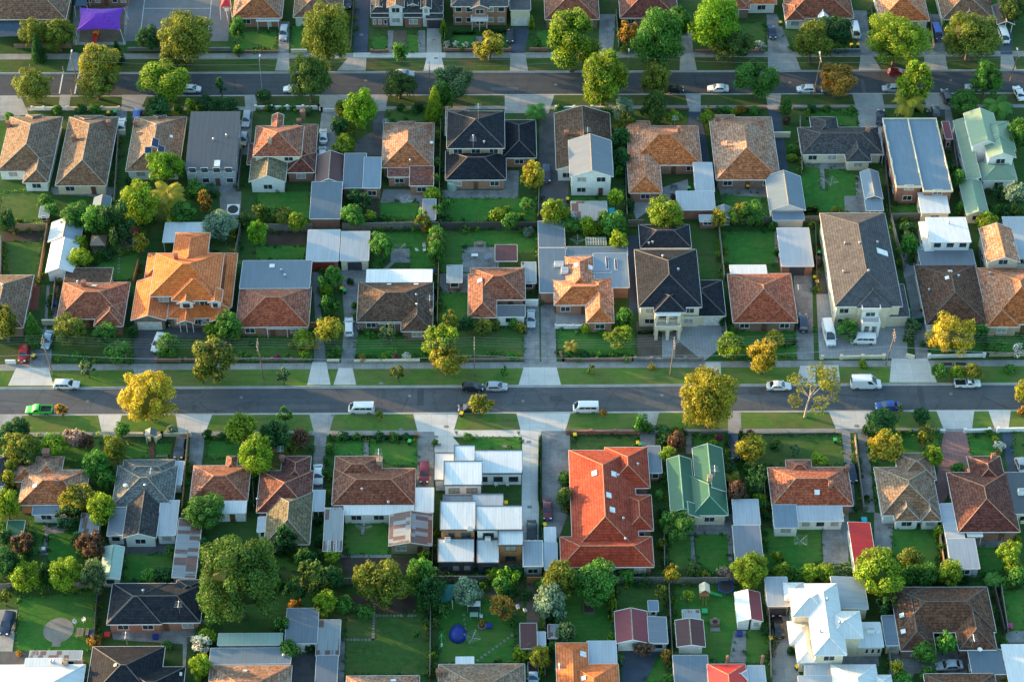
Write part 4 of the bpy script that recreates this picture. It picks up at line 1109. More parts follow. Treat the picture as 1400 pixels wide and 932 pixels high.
DR = [ # driveways, yards and paving inside the lots
 ('concrete_old', [(0, 150), (38, 150), (20, 165), (0, 165)]), ('concrete_old', [(158, 150), (174, 150), (172, 186), (158, 186)]), ('drive_dark', [(180, 150), (198, 150), (194, 165), (180, 165)]), ('concrete_old', [(333, 150), (346, 150), (342, 212), (328, 212)]),
 ('concrete', [(440, 152), (463, 152), (458, 216), (432, 216)]), ('drive_dark', [(508, 150), (528, 150), (524, 166), (521, 213), (483, 213), (488, 192), (510, 180)]), ('drive_dark', [(738, 153), (759, 153), (762, 235), (736, 235)]), ('drive_dark', [(735, 232), (779, 232), (776, 276), (771, 301), (735, 301)]),
 ('drive_blue', [(942, 152), (958, 152), (972, 226), (957, 226), (956, 186), (940, 182)]), ('drive_blue', [(1050, 147), (1067, 147), (1078, 238), (1059, 238)]), ('concrete', [(1172, 150), (1207, 150), (1207, 182), (1190, 182), (1174, 172)]), ('concrete_old', [(1290, 150), (1300, 150), (1318, 240), (1306, 240)]), ('drive_dark', [(1268, 130), (1292, 130), (1292, 160), (1270, 160)]),
 ('concrete_old', [(70, 256), (160, 256), (150, 272), (120, 268), (70, 266)]), ('concrete_old', [(524, 259), (600, 259), (600, 300), (575, 300), (573, 277), (520, 277)]), ('concrete_old', [(605, 260), (706, 260), (706, 271), (605, 271)]), ('concrete_old', [(690, 233), (710, 233), (708, 270), (688, 270)]),
 ('pavers', [(860, 272), (940, 245), (945, 285), (920, 300), (895, 282), (870, 300)]), ('concrete_old', [(980, 250), (1060, 246), (1052, 270), (985, 266)]), ('concrete_old', [(1093, 216), (1175, 222), (1172, 231), (1135, 232), (1095, 226)]), ('concrete_old', [(1169, 240), (1182, 240), (1184, 290), (1172, 290)]), ('concrete_old', [(1154, 268), (1176, 268), (1176, 292), (1156, 292)]),
 ('concrete_old', [(258, 234), (328, 234), (326, 262), (264, 262)]), ('stone', [(300, 262), (330, 262), (328, 310), (302, 310)]), ('concrete_old', [(1120, 218), (1126, 218), (1128, 258), (1122, 258)]),
 ('red_paving', [(25, 470), (40, 470), (39, 498), (26, 498)]), ('concrete_old', [(44, 450), (72, 450), (70, 500), (40, 500)]), ('drive_dark', [(184, 452), (226, 452), (216, 496), (183, 496)]), ('drive_dark', [(226, 448), (318, 448), (312, 462), (226, 462)]), ('concrete_old', [(64, 390), (68, 390), (64, 450), (60, 450)]), ('concrete_old', [(74, 390), (80, 390), (76, 450), (72, 450)]),
 ('concrete_old', [(427, 380), (438, 380), (440, 448), (447, 497), (428, 497), (432, 448)]), ('concrete_old', [(466, 369), (502, 369), (503, 392), (490, 450), (484, 497), (466, 497), (471, 440)]), ('concrete_old', [(424, 372), (466, 372), (460, 392), (426, 392)]),
 ('concrete_old', [(717, 419), (737, 419), (738, 497), (716, 497)]), ('concrete_old', [(739, 416), (758, 416), (761, 497), (740, 497)]), ('red_paving', [(737, 400), (757, 400), (757, 416), (737, 416)]), ('pavers', [(905, 442), (990, 430), (992, 470), (962, 494), (930, 470), (920, 494), (905, 494)]), ('mulch', [(870, 440), (905, 440), (903, 494), (872, 494)]), ('mulch', [(924, 470), (930, 468), (962, 494), (922, 494)]),
 ('concrete_old', [(1085, 374), (1110, 374), (1113, 492), (1090, 492)]), ('pavers', [(1116, 400), (1136, 400), (1146, 440), (1242, 430), (1240, 490), (1120, 490)]), ('drive_dark', [(1112, 370), (1132, 370), (1132, 402), (1112, 402)]), ('concrete_old', [(1232, 355), (1257, 350), (1262, 420), (1270, 490), (1252, 490), (1245, 420)]), ('pavers', [(1232, 345), (1262, 335), (1258, 372), (1236, 380)]),
 ('concrete_old', [(632, 338), (682, 338), (682, 372), (632, 372)]), ('concrete_old', [(534, 340), (560, 340), (560, 359), (534, 359)]), ('concrete_old', [(601, 374), (641, 374), (641, 400), (601, 400)]), ('concrete_old', [(534, 359), (540, 359), (528, 370), (521, 370)]), ('drive_blue', [(858, 322), (873, 322), (874, 428), (860, 428)]), ('concrete_old', [(738, 400), (745, 400), (746, 418), (738, 418)]),
 ('pavers', [(759, 428), (800, 428), (800, 446), (759, 446)]), ('concrete_old', [(1058, 288), (1062, 288), (1064, 360), (1060, 360)]),
 ('concrete_old', [(430, 592), (447, 592), (441, 672), (427, 672)]), ('concrete_old', [(571, 590), (593, 590), (593, 668), (570, 668)]), ('concrete_new', [(594, 588), (740, 588), (740, 597), (619, 597), (637, 618), (594, 618)]), ('concrete_new', [(714, 596), (739, 596), (736, 742), (713, 742)]),
 ('concrete_old', [(741, 589), (779, 589), (781, 690), (764, 735), (741, 735)]), ('concrete_old', [(874, 588), (896, 588), (896, 612), (876, 612)]), ('drive_dark', [(998, 592), (1012, 592), (1012, 630), (998, 630)]), ('concrete_old', [(1150, 586), (1162, 586), (1170, 700), (1160, 700)]), ('concrete_old', [(1172, 586), (1186, 586), (1196, 700), (1182, 700)]),
 ('pink_paving', [(1290, 590), (1321, 590), (1327, 622), (1329, 640), (1308, 650), (1287, 695), (1277, 695), (1281, 650)]), ('drive_blue', [(1369, 588), (1383, 588), (1392, 650), (1378, 650)]), ('concrete_old', [(260, 592), (281, 592), (275, 640), (258, 640)]), ('red_paving', [(205, 605), (211, 605), (210, 626), (205, 626)]), ('red_paving', [(240, 600), (256, 600), (252, 626), (236, 626)]),
 ('concrete_old', [(497, 595), (504, 595), (504, 625), (497, 625)]), ('concrete_old', [(938, 592), (945, 592), (946, 620), (938, 620)]), ('concrete_old', [(1122, 700), (1160, 690), (1160, 770), (1126, 770)]), ('concrete_old', [(1195, 700), (1222, 706), (1218, 768), (1196, 765)]), ('concrete_old', [(1330, 728), (1378, 728), (1376, 748), (1335, 748)]),
 ('concrete_old', [(960, 702), (1003, 702), (1000, 730), (912, 730), (912, 715), (958, 715)]), ('concrete_old', [(944, 730), (948, 730), (952, 780), (946, 780)]), ('concrete_old', [(994, 715), (1000, 715), (1002, 782), (997, 782)]), ('concrete_old', [(470, 703), (532, 703), (532, 714), (470, 714)]), ('concrete_old', [(494, 714), (498, 714), (499, 731), (494, 731)]), ('concrete_old', [(464, 758), (535, 758), (535, 762), (464, 762)]),
 ('drive_dark', [(170, 738), (238, 738), (238, 757), (168, 757)]), ('concrete_old', [(62, 712), (66, 712), (64, 758), (59, 758)]), ('concrete_old', [(62, 722), (88, 716), (88, 728), (62, 730)]), ('concrete_old', [(53, 747), (67, 747), (66, 758), (53, 758)]),
 ('concrete', [(-5, 833), (24, 833), (17, 890), (-5, 890)]), ('drive_dark', [(0, 890), (40, 890), (34, 912), (0, 912)]), ('concrete_old', [(150, 856), (280, 846), (285, 860), (256, 880), (252, 932), (270, 940), (250, 940), (250, 880), (155, 874)]), ('concrete_old', [(463, 872), (472, 872), (470, 940), (462, 940)]), ('drive_dark', [(398, 885), (432, 885), (430, 940), (398, 940)]),
 ('drive_blue', [(852, 890), (905, 885), (880, 940), (850, 940)]), ('concrete', [(1055, 838), (1078, 838), (1090, 900), (1095, 940), (1056, 940)]), ('concrete_old', [(1214, 886), (1325, 886), (1322, 920), (1250, 920), (1240, 940), (1216, 940)]), ('concrete_old', [(1003, 862), (1020, 862), (1020, 905), (997, 905)]), ('concrete_old', [(1375, 862), (1400, 862), (1400, 878), (1375, 878)]), ('concrete_old', [(1148, 894), (1200, 886), (1202, 910), (1150, 915)]),
 ('mulch', [(720, 795), (732, 795), (738, 850), (720, 855)]), ('mulch', [(665, 800), (715, 798), (715, 830), (668, 820)]), ('bed', [(466, 762), (560, 762), (556, 785), (470, 785)]), ('bed', [(478, 815), (568, 815), (568, 838), (478, 838)]), ('bed', [(3, 316), (66, 316), (64, 330), (3, 330)]), ('bed', [(365, 316), (420, 316), (420, 335), (365, 335)]), ('bed', [(515, 270), (520, 298), (490, 300), (480, 275)]),
 ('bed', [(815, 312), (853, 312), (853, 338), (845, 335)]), ('concrete_old', [(600, 762), (716, 762), (716, 776), (600, 776)]), ('concrete', [(746, 770), (780, 770), (780, 790), (746, 790)]), ('red_paving', [(38, 380), (56, 378), (52, 424), (34, 424)]), ('court', [(175, -30), (318, -30), (312, 57), (172, 57)]), ('concrete_old', [(100, -2), (176, -2), (172, 62), (100, 62)]), ('mulch', [(112, 5), (172, 5), (168, 58), (108, 58)]),
 ('drive_blue', [(486, -12), (507, -12), (502, 73), (483, 73)]), ('concrete_old', [(383, 30), (396, 30), (395, 73), (380, 73)]), ('concrete', [(584, 37), (603, 37), (604, 79), (583, 79)]), ('concrete_new', [(483, 72.5), (609, 72.5), (609, 79), (483, 79)]), ('drive_blue', [(697, 38), (724, 38), (718, 73), (699, 73)]), ('concrete_old', [(530, 42), (538, 42), (536, 73), (530, 73)]), ('concrete_old', [(572, 42), (581, 42), (582, 73), (572, 73)]), ('mulch', [(538, 42), (556, 42), (556, 72), (537, 72)]),
 ('concrete_old', [(820, 20), (842, 20), (838, 73), (818, 73)]), ('concrete_old', [(930, 30), (944, 30), (948, 73), (930, 73)]), ('concrete_old', [(1048, 20), (1062, 20), (1084, 73), (1050, 73)]), ('concrete_old', [(1163, 15), (1185, 15), (1192, 75), (1177, 75)]), ('concrete_old', [(1268, 20), (1290, 20), (1292, 75), (1264, 75)]), ('drive_blue', [(1365, 40), (1384, 40), (1384, 75), (1368, 75)]), ('concrete_old', [(650, 50), (660, 50), (658, 64), (652, 64)]),
]
for i, (m_, q) in enumerate(DR): sheet('bed' if m_ in ('bed', 'mulch') else 'paving' if len(q) > 5 else 'driveway', q, m_, .016 + .00025 * i)
LW = [('lawn_dry', [(3, 263), (68, 261), (64, 304), (0, 304)]), ('lawn_dry', [(8, 332), (57, 331), (52, 379), (4, 379)]), ('lawn', [(352, 262), (424, 262), (424, 300), (352, 300)]), ('lawn', [(521, 276), (572, 276), (571, 298), (520, 298)]), ('lawn', [(606, 271), (733, 271), (732, 304), (605, 304)]), ('lawn', [(1094, 226), (1122, 226), (1122, 260), (1132, 262), (1134, 228), (1169, 238), (1174, 290), (1098, 292)]),
 ('lawn', [(986, 267), (1040, 264), (1042, 284), (990, 288)]), ('lawn', [(780, 270), (832, 270), (832, 277), (780, 277)]), ('lawn', [(604, 316), (735, 314), (736, 345), (682, 346), (682, 336), (634, 336), (632, 372), (602, 374)]), ('lawn', [(518, 318), (598, 314), (597, 368), (560, 368), (560, 338), (532, 340), (520, 366), (508, 366)]), ('lawn', [(350, 337), (418, 337), (418, 356), (350, 356)]), ('lawn', [(774, 318), (815, 318), (838, 325), (850, 340), (774, 340)]),
 ('lawn', [(986, 318), (1062, 316), (1064, 360), (998, 364), (986, 380)]), ('lawn', [(1212, 282), (1254, 280), (1256, 300), (1216, 300)]), ('lawn_dry', [(290, 334), (330, 334), (326, 350), (318, 352), (285, 340)]), ('lawn', [(130, 340), (190, 330), (188, 380), (155, 385), (130, 360)]), ('lawn', [(1100, 152), (1172, 152), (1172, 176), (1100, 160)]), ('lawn_dry', [(530, 150), (600, 150), (598, 166), (530, 166)]), ('lawn', [(1062, 425), (1088, 425), (1088, 470), (1062, 470)]),
 ('lawn_dry', [(72, 446), (180, 446), (180, 494), (72, 494)]), ('lawn_dry', [(320, 462), (427, 456), (428, 490), (318, 492)]), ('lawn', [(487, 458), (597, 462), (597, 490), (485, 490)]), ('lawn_dry', [(600, 455), (716, 448), (716, 490), (602, 490)]), ('lawn', [(762, 452), (868, 452), (868, 487), (764, 484)]), ('lawn', [(602, 400), (640, 400), (640, 440), (600, 445)]), ('lawn', [(990, 452), (1088, 448), (1090, 488), (996, 488)]), ('lawn', [(1350, 460), (1400, 460), (1400, 484), (1352, 484)]), ('lawn', [(1270, 462), (1340, 462), (1346, 484), (1272, 484)]),
 ('lawn', [(172, 606), (204, 606), (204, 626), (172, 626)]), ('lawn', [(213, 606), (236, 606), (232, 624), (213, 624)]), ('lawn', [(286, 603), (334, 603), (334, 626), (284, 626)]), ('lawn', [(458, 602), (496, 602), (496, 623), (457, 623)]), ('lawn', [(506, 602), (571, 602), (570, 636), (536, 634), (506, 623)]), ('lawn', [(638, 598), (712, 598), (712, 615), (640, 615)]), ('lawn_dry', [(783, 597), (868, 597), (868, 612), (792, 616)]), ('lawn_dry', [(897, 600), (936, 598), (938, 612), (900, 620)]), ('lawn', [(948, 598), (990, 598), (990, 630), (950, 620)]),
 ('lawn_dry', [(1016, 596), (1148, 594), (1156, 636), (1020, 636)]), ('lawn', [(1190, 592), (1284, 592), (1278, 640), (1192, 640)]), ('lawn', [(1324, 596), (1360, 596), (1368, 625), (1330, 634)]), ('lawn_dry', [(1384, 592), (1400, 592), (1400, 625), (1388, 625)]), ('lawn', [(52, 600), (136, 600), (136, 628), (60, 632)]), ('lawn', [(472, 714), (493, 714), (494, 732), (499, 732), (499, 714), (530, 714), (530, 758), (471, 758)]), ('lawn', [(170, 757), (238, 757), (236, 792), (170, 792)]), ('lawn', [(40, 710), (62, 712), (58, 760), (40, 755)]), ('lawn', [(68, 722), (108, 716), (112, 755), (90, 775), (66, 765)]),
 ('lawn', [(26, 818), (132, 806), (130, 888), (22, 890)]), ('lawn_dry', [(474, 838), (586, 838), (588, 922), (472, 922)]), ('lawn', [(602, 820), (700, 822), (704, 905), (600, 905)]), ('lawn', [(752, 812), (838, 805), (836, 875), (760, 880)]), ('lawn_dry', [(844, 800), (906, 798), (908, 835), (844, 840)]), ('lawn', [(922, 800), (1006, 798), (1008, 858), (996, 905), (920, 895)]), ('lawn', [(915, 732), (944, 730), (946, 778), (916, 778)]), ('lawn', [(950, 730), (996, 728), (997, 780), (954, 780)]), ('lawn', [(1044, 722), (1122, 716), (1124, 772), (1046, 788)]), ('lawn', [(1218, 720), (1280, 720), (1282, 775), (1222, 768)]), ('lawn', [(1336, 748), (1368, 746), (1372, 782), (1340, 786)]), ('lawn', [(1370, 808), (1400, 806), (1400, 862), (1374, 862)]), ('lawn', [(1020, 862), (1050, 850), (1052, 905), (1020, 905)]), ('lawn', [(880, 932), (905, 890), (912, 932)]), ('lawn', [(355, 755), (435, 755), (440, 790), (380, 775)]),
 ('lawn', [(323, 44), (378, 44), (378, 68), (322, 68)]), ('lawn', [(400, 35), (420, 35), (420, 68), (399, 68)]), ('lawn', [(508, 48), (529, 48), (529, 72), (508, 72)]), ('lawn', [(556, 48), (572, 48), (574, 72), (556, 72)]), ('lawn', [(618, 47), (650, 47), (650, 62), (618, 62)]), ('lawn', [(660, 47), (694, 47), (694, 62), (660, 62)]), ('lawn', [(734, 42), (754, 42), (752, 68), (734, 66)]), ('lawn_dry', [(1010, 34), (1046, 30), (1046, 66), (1016, 66)]), ('lawn_dry', [(1072, 40), (1096, 40), (1096, 52), (1072, 52)])]
for i, (m_, q) in enumerate(LW): sheet('lawn', q, m_, .010 + .00003 * i)
# painted lines: school crossing on the upper street, netball court in the school yard
for a, b in (((86, 100), (81, 127.6)), ((107.5, 100), (102, 127.6))):
    p, q = P(*a), P(*b); mb = MB(); mb.poly([(p.x - .13, p.y, -.108), (q.x - .13, q.y, -.108), (q.x + .13, q.y, -.108), (p.x + .13, p.y, -.108)])
    o = mb.build('road_marking', 'line'); o['kind'] = 'structure'
    if o.data.polygons[0].normal.z < 0: o.data.flip_normals()
def strip(pts, w, mat, z=.05):
    mb = MB()
    for a, b in zip(pts, pts[1:]):
        d = (b - a).normalized(); n = Vector((-d.y, d.x, 0)) * w / 2; zz = Vector((0, 0, z))
        mb.poly([a - n + zz, b - n + zz, b + n + zz, a + n + zz])
    o = mb.build('court_marking', mat); o['kind'] = 'structure'
strip([P(199, -10), P(192, 47)], .1, 'line'); strip([P(290, -10), P(285, 47)], .1, 'line', .051); strip([P(197, 12), P(288, 12)], .1, 'line', .054)
c0 = P(232, 54)
for r_, m_ in ((5.0, 'line_yellow'), (3.3, 'line')):
    strip([c0 + Vector((r_ * math.cos(PI * t / 16), r_ * math.sin(PI * t / 16), 0)) for t in range(17)], .1, m_, .058 + r_ * .001)
# round stone patio, stepping stones
c0 = P(80, 861); mb = MB(); mb.poly([c0 + Vector((2.55 * math.cos(a * PI / 14), 2.55 * math.sin(a * PI / 14), .03)) for a in range(28)]); struct(mb, 'patio', ['stone'])
mb = MB(); c1 = P(77, 880); mb.box(c1.x - .7, c1.y - .5, 0, c1.x + .7, c1.y + .9, .026); struct(mb, 'patio', ['stone'])
for x0, y0, x1, y1, n in ((653, 902, 700, 868, 10), (164, 335, 162, 372, 9), (634, 840, 638, 872, 6), (512, 825, 510, 874, 14), (515, 841, 568, 841, 12), (470, 874, 510, 874, 9), (62, 722, 86, 722, 5), (215, 623, 232, 623, 5)):
    for i in range(n):
        p = P(lerp(x0, x1, i / (n - 1)), lerp(y0, y1, i / (n - 1))); mb = MB(p); s = random.uniform(.2, .32)
        mb.prism([(p.x + s * math.cos(a * PI / 3 + i), p.y + s * math.sin(a * PI / 3 + i)) for a in range(6)], 0, .05)
        o = mb.build('stepping_stone', 'stone'); o['kind'] = 'structure'

# manhole covers, drain lids and repair patches on the carriageways
for x, y in ((120, 548), (330, 543), (560, 541), (715, 548), (905, 540), (1130, 545), (1300, 538), (200, 112), (500, 110), (760, 116), (1080, 113), (1300, 110)):
    p = P(x, y, -.12); mb = MB(); mb.poly([(p.x + .34 * math.cos(a * PI / 8), p.y + .34 * math.sin(a * PI / 8), -.108) for a in range(16)]); struct(mb, 'manhole_cover', ['stone'])
M['patch_dark'] = m_paving('patch_dark', (.066, .072, .082), .3); M['patch_pale'] = m_paving('patch_pale', (.105, .112, .12), .25)
for x, y, w_, d_, m_ in ((255, 535, 5.5, 1.4, 'patch_dark'), (420, 556, 8, 1.2, 'patch_pale'), (575, 538, 1.2, 6, 'patch_dark'), (760, 545, 2.2, 1.4, 'patch_dark'), (885, 555, 7, 1.0, 'patch_pale'), (1035, 535, 3, 1.6, 'patch_dark'), (1260, 545, 1.0, 6.2, 'patch_dark'), (500, 113, 1.0, 7, 'patch_dark'), (690, 122, 6, 1.1, 'patch_pale'), (330, 106, 5, 1.2, 'patch_dark'), (1010, 108, 6, 1.1, 'patch_dark'), (1180, 118, .8, 4.5, 'patch_pale')):
    p = P(x, y, -.12); rect('road_patch', p.x - w_ / 2, max(p.y - d_ / 2, (MS if y > 300 else US) + .4), p.x + w_ / 2, min(p.y + d_ / 2, (MN if y > 300 else UN) - .4), -.113, m_)
for x, y in ((596, 597), (1034 - 424, 583), (600, 608), (690, 610), (723, 604), (724, 693), (1171, 582), (1140, 504), (1129, 505), (494, 48), (593, 55), (596, 80), (455, 568), (686 - 165, 524), (548, 587)):
    p = P(x, y); rect('drain_cover', p.x - .4, p.y - .3, p.x + .4, p.y + .3, .05, 'stone')
# ------------------------------------------------------------------ houses, one by one (x0, y0, x1, y1 = eave outline)
h = house
MWH = {'r': 'r_white'}
# --- top row, north of the upper street
h('school_hall', 'school', 'long brown tiled school hall at the top left behind the navy shade sail', [('h', -60, -45, 98, 27, 3.4)], 't_brown', 'brick_brown', ref='the brown tiled school hall')
h('school_block', 'school', 'red brick school block behind the purple shade sail', [('f', 104, -40, 177, -9, 3.6, {'r': 'r_dark', 'win': 6})], 'r_dark', 'brick_red', ref='the red brick school block')
h('house', 'house', 'brick house with orange tiles and white front verandah beside the netball court', [('h', 321, -25, 388, 25, 2.8), ('sSo', 351, 17, 382, 29, 2.5, {'r': 'r_pale', 'w': 'w_white'})], 't_orangebrown', 'brick_orange', ref='the house beside the netball court', door_mat='door_white')
h('house', 'house', 'pale green walled house with brown tiles left of the blue-grey lane', [('h', 403, -25, 470, 24, 2.8, {'win': 2})], 't_brown', 'w_palegreen', ref='the pale green house')
h('townhouse', 'house', 'pair of red brick townhouses with white gabled fronts and dark roofs', [('h', 508, -40, 606, 18, 3.6, {'w': 'brick_red', 'p': 30, 'win': 0}), ('gy', 514, -3, 523, 10, 4.7, {'w': 'w_cream', 'win': 1}), ('gy', 557, -4, 572, 8, 4.9, {'w': 'brick_brown', 'win': 1}), ('gy', 529, -4, 553, 11, 5.3, {'r': 't_brown', 'w': 'w_white', 'win': 1}), ('gy', 575, -8, 590, 12, 5.3, {'w': 'w_white', 'win': 1}),
   ('sS', 507, 12, 532, 24, 2.9, {'p': 20, 'win': 3}), ('sS', 552, 12, 578, 24, 2.9, {'p': 20}), ('sS', 582, 14, 606, 26, 2.8, {'p': 20, 'door': ('G', 4, 'door_dark'), 'win': 1})], 't_charcoal', 'brick_red', ref='the white gabled townhouses', door_mat='door_white')
h('house', 'house', 'two-storey red brick house with white portico and white windows', [('h', 617, -28, 695, 9, 5.5, {'win': 5}), ('gy', 643, -8, 669, 12, 5.5, {'win': 1}), ('gy', 648, 8, 664, 13.5, 4.6, {'w': 'w_white', 'win': 1, 'r': 'r_white'}), ('fo', 644, 22, 667, 29, 2.9, {'r': 'r_white', 'w': 'w_white', 'trim': 'trim', 'par': .3})], 't_slate', 'brick_orange', ref='the house with white portico')
h('garage', 'garage', 'cream walled garage with dark roof beside the portico house', [('sN', 697, -20, 725, 22, 2.9, {'p': 8, 'door': ('G', 4.6, 'door_white'), 'win': 1})], 't_slate', 'w_cream', ref='the cream walled garage')
h('house', 'house', 'reddish tiled house right of the cream walled garage, beside a tall cypress', [('h', 744, -24, 818, 27, 2.8), ('h', 790, 0, 818, 22, 2.8)], 't_redbrown', 'brick_brown', ref='the reddish house by the cypress')
h('house', 'house', 'house with dark maroon-brown hipped roof mostly hidden behind trees at the top', [('h', 846, -25, 925, 25, 2.8)], 't_maroon', 'brick_brown', ref='the maroon-brown house at the top')
h('house', 'house', 'brick house with brown-red tiles and pale garage behind the round street tree', [('h', 978, -22, 1024, 13, 2.8, {'door': ('G', 2.6, 'door_white')}), ('h', 1020, -22, 1060, 6, 2.8, {'r': 't_orange', 'w': 'w_white'})], 't_redbrown', 'brick_brown', ref='the house with pale garage')
h('house', 'house', 'white walled house with brown-red tiles and small white entry gable', [('h', 1072, -22, 1163, 25, 2.8), ('h', 1072, 5, 1100, 28, 2.8), ('gy', 1117, 4, 1131, 25, 3.1, {'r': 'r_white'})], 't_redbrown', 'w_white', ref='the white entry gable house')
h('house', 'house', 'white walled house with bright orange-red tiles at the top right', [('h', 1197, -24, 1265, 29, 2.8)], 't_orange', 'w_white', ref='the orange-red house at top right')
h('house', 'house', 'cream house with brown hip roof behind the wide olive street tree', [('h', 1282, -24, 1353, 27, 2.8), ('h', 1308, 0, 1338, 30, 2.8)], 't_brown', 'w_cream', ref='the cream house at top right', extras=[('c', 1352, 5)])
h('carport', 'carport', 'small carport with maroon roof and white gable at the top right', [('gyo', 1360, 8, 1384, 34, 2.5, {'w': 'w_white'})], 'r_darkmaroon', 'w_white', ref='the maroon carport')
# --- second row, south side of the upper street
h('house', 'house', 'weathered grey-brown house with sunlit orange hip and white rear, far left of the row', [('h', 5, 160, 78, 234, 2.7), ('h', 33, 157, 56, 180, 2.6), ('h', 35, 212, 70, 250, 2.7)], 't_greybrown', 'w_white', ref='the leftmost grey-brown house', extras=[('c', 12, 173)])
h('house', 'house', 'grey-brown house with cream walls, rear verandah and two red chimneys', [('h', 85, 160, 154, 254, 2.7, {'w': 'w_cream'}), ('h', 100, 158, 140, 180, 2.6, {'w': 'w_cream'})], 't_greybrown', 'w_cream', ref='the two-chimney house', extras=[('c', 102, 192), ('c', 149, 172)])
h('house', 'house', 'grey-brown house with blue solar panels on its rear slope', [('h', 178, 160, 250, 234, 2.7), ('h', 205, 157, 226, 176, 2.8)], 't_greybrown', 'w_white', ref='the solar panel house', extras=[('p', 212, 196, 2.6, 1.5), ('p', 220, 206, 2.6, 1.5), ('p', 203, 206, 1.5, 1.5), ('s', 234, 187, .7, .7), ('c', 185, 173, .3), ('v', 213, 173)])
h('house', 'house', 'tall modern house with single plain slate-grey roof plane and dark edges', [('sS', 258, 165, 326, 232, 4.6, {'w': 'w_grey', 'p': 9, 'win': 4, 'trim': 'trim_dark'}), ('h', 262, 157, 313, 172, 4.0, {'r': 't_orangebrown', 'w': 'brick_red'})], 'r_slatesheet', 'w_grey', ref='the flat slate-roofed house', extras=[('v', 292, 192), ('v', 310, 187), ('s', 297, 224, 1.2, 1.6)])
h('house', 'house', 'large two-storey red-brown tiled house with white rear gable of five windows', [('h', 348, 172, 414, 214, 5.3, {'w': 'w_cream'}), ('gy', 371, 157, 387, 182, 5.2), ('h', 400, 170, 433, 222, 2.9), ('h', 339, 196, 372, 225, 2.8), ('gy', 342, 217, 392, 249, 3.2, {'r': 't_mossy', 'w': 'w_boards', 'win': 1}), ('h', 392, 208, 432, 236, 2.9, {'r': 't_maroon'})], 't_redbrown', 'brick_red', ref='the five-window gable house', wtrim='trim', extras=[('c', 369, 195, .35, 'brick_cream'), ('c', 414, 158, .5), ('c', 409, 170)])
h('garage', 'garage', 'maroon gabled garage with white gable end', [('gy', 432, 212, 470, 251, 2.6, {'win': 1})], 'r_darkmaroon', 'w_white', where=True)
h('garage', 'garage', 'brick garage with plain blue-grey sheet roof', [('sS', 425, 252, 467, 299, 2.7, {'win': 0})], 'r_bluegrey', 'brick_red', where=True)
h('shed', 'shed', 'flat blue-grey roofed brick outbuilding with two roof levels', [('sS', 470, 213, 500, 257, 2.8), ('sS', 497, 218, 521, 257, 3.1, {'r': 'r_blue'})], 'r_bluegrey', 'brick_red', where=True)
h('house', 'house', 'orange-brown pyramid-roofed house with pinkish rear extension and brick patio', [('h', 523, 168, 593, 229, 2.9), ('h', 544, 166, 568, 185, 2.8), ('sS', 530, 229, 562, 242, 2.7, {'r': 't_maroon'}), ('sS', 560, 229, 593, 254, 2.7, {'r': 't_maroon'})], 't_orangebrown', 'brick_orange', ref='the pyramid-roofed house', extras=[('v', 561, 221), ('d', 590, 198), ('a', 528, 178)])
h('house', 'house', 'two-storey house with black hipped tile roofs and low rear wing', [('h', 611, 152, 690, 203, 5.4, {'w': 'brick_cream'}), ('h', 609, 150, 640, 185, 5.0, {'r': 't_choc'}), ('h', 609, 206, 692, 246, 2.9), ('h', 686, 164, 733, 216, 2.9)], 't_black', 'brick_orange', ref='the black-tiled two-storey house', trim='trim', extras=[('a', 654, 165, 4), ('a', 647, 203), ('v', 662, 196), ('v', 647, 188)])
h('house', 'house', 'chocolate gabled house with pale two-storey rear wing and glass balconies', [('gy', 759, 155, 836, 232, 3.4, {'p': 20}), ('gy', 778, 192, 837, 242, 5.4, {'r': 'r_grey', 'w': 'w_white', 'p': 22, 'win': 2})], 't_choc', 'w_white', ref='the chocolate gabled house', extras=[('c', 774, 186), ('a', 803, 190)])
h('house', 'house', 'sprawling orange-brown house of several hips beside the metal carport roof', [('h', 858, 172, 957, 226, 2.8), ('h', 857, 165, 890, 205, 2.8), ('h', 858, 206, 903, 264, 2.8)], 't_orange', 'brick_orange', ref='the sprawling orange-brown house', extras=[('c', 928, 180, .35), ('a', 922, 172, 2.2)])
h('house', 'house', 'large brown hipped house with broad sunlit orange left slope and white bay', [('h', 974, 160, 1061, 246, 2.8), ('h', 976, 157, 1006, 185, 2.7)], 't_orangebrown', 'brick_brown', ref='the brown house with white bay', extras=[('c', 980, 165, .35), ('v', 994, 196)])
h('house', 'house', 'cream walled house with low charcoal roof and red chimney', [('h', 1093, 174, 1204, 211, 2.8, {'win': 4}), ('h', 1109, 160, 1146, 190, 2.8), ('h', 1153, 180, 1188, 221, 2.8)], 't_charcoal', 'w_cream', ref='the charcoal L-shaped house', extras=[('c', 1186, 180, .4, 'brick_orange')])
h('shed', 'shed', 'lean-to with pale translucent blue roof', [('sSo', 1189, 184, 1206, 212, 2.5)], 'r_blue', 'w_white', where=True)
h('building', 'building', 'red brick building with twin flat grey metal roofs and white parapet', [('f', 1216, 163, 1251, 256, 4.6, {'par': .28, 'trim': 'w_cream'}), ('f', 1251.8, 163, 1291, 262, 4.6, {'par': .28, 'trim': 'w_cream'}), ('f', 1290, 166, 1300, 190, 3.2, {'r': 'r_maroon'}), ('sS', 1257, 265, 1296, 291, 3.0, {'r': 'r_white', 'w': 'w_cream'})], 'r_blue', 'brick_red', ref='the flat-roofed brick building', win=True)
h('house', 'house', 'tall house of stepped green gables over white walls at the right', [('gy', 1323, 155, 1364, 200, 5.8), ('h', 1343, 166, 1384, 206, 5.6), ('gy', 1347, 190, 1386, 216, 5.6), ('sW', 1313, 165, 1330, 247, 3.1, {'p': 20}), ('h', 1340, 222, 1388, 247, 3.0)], 'r_green', 'w_white', ref='the green gabled house')
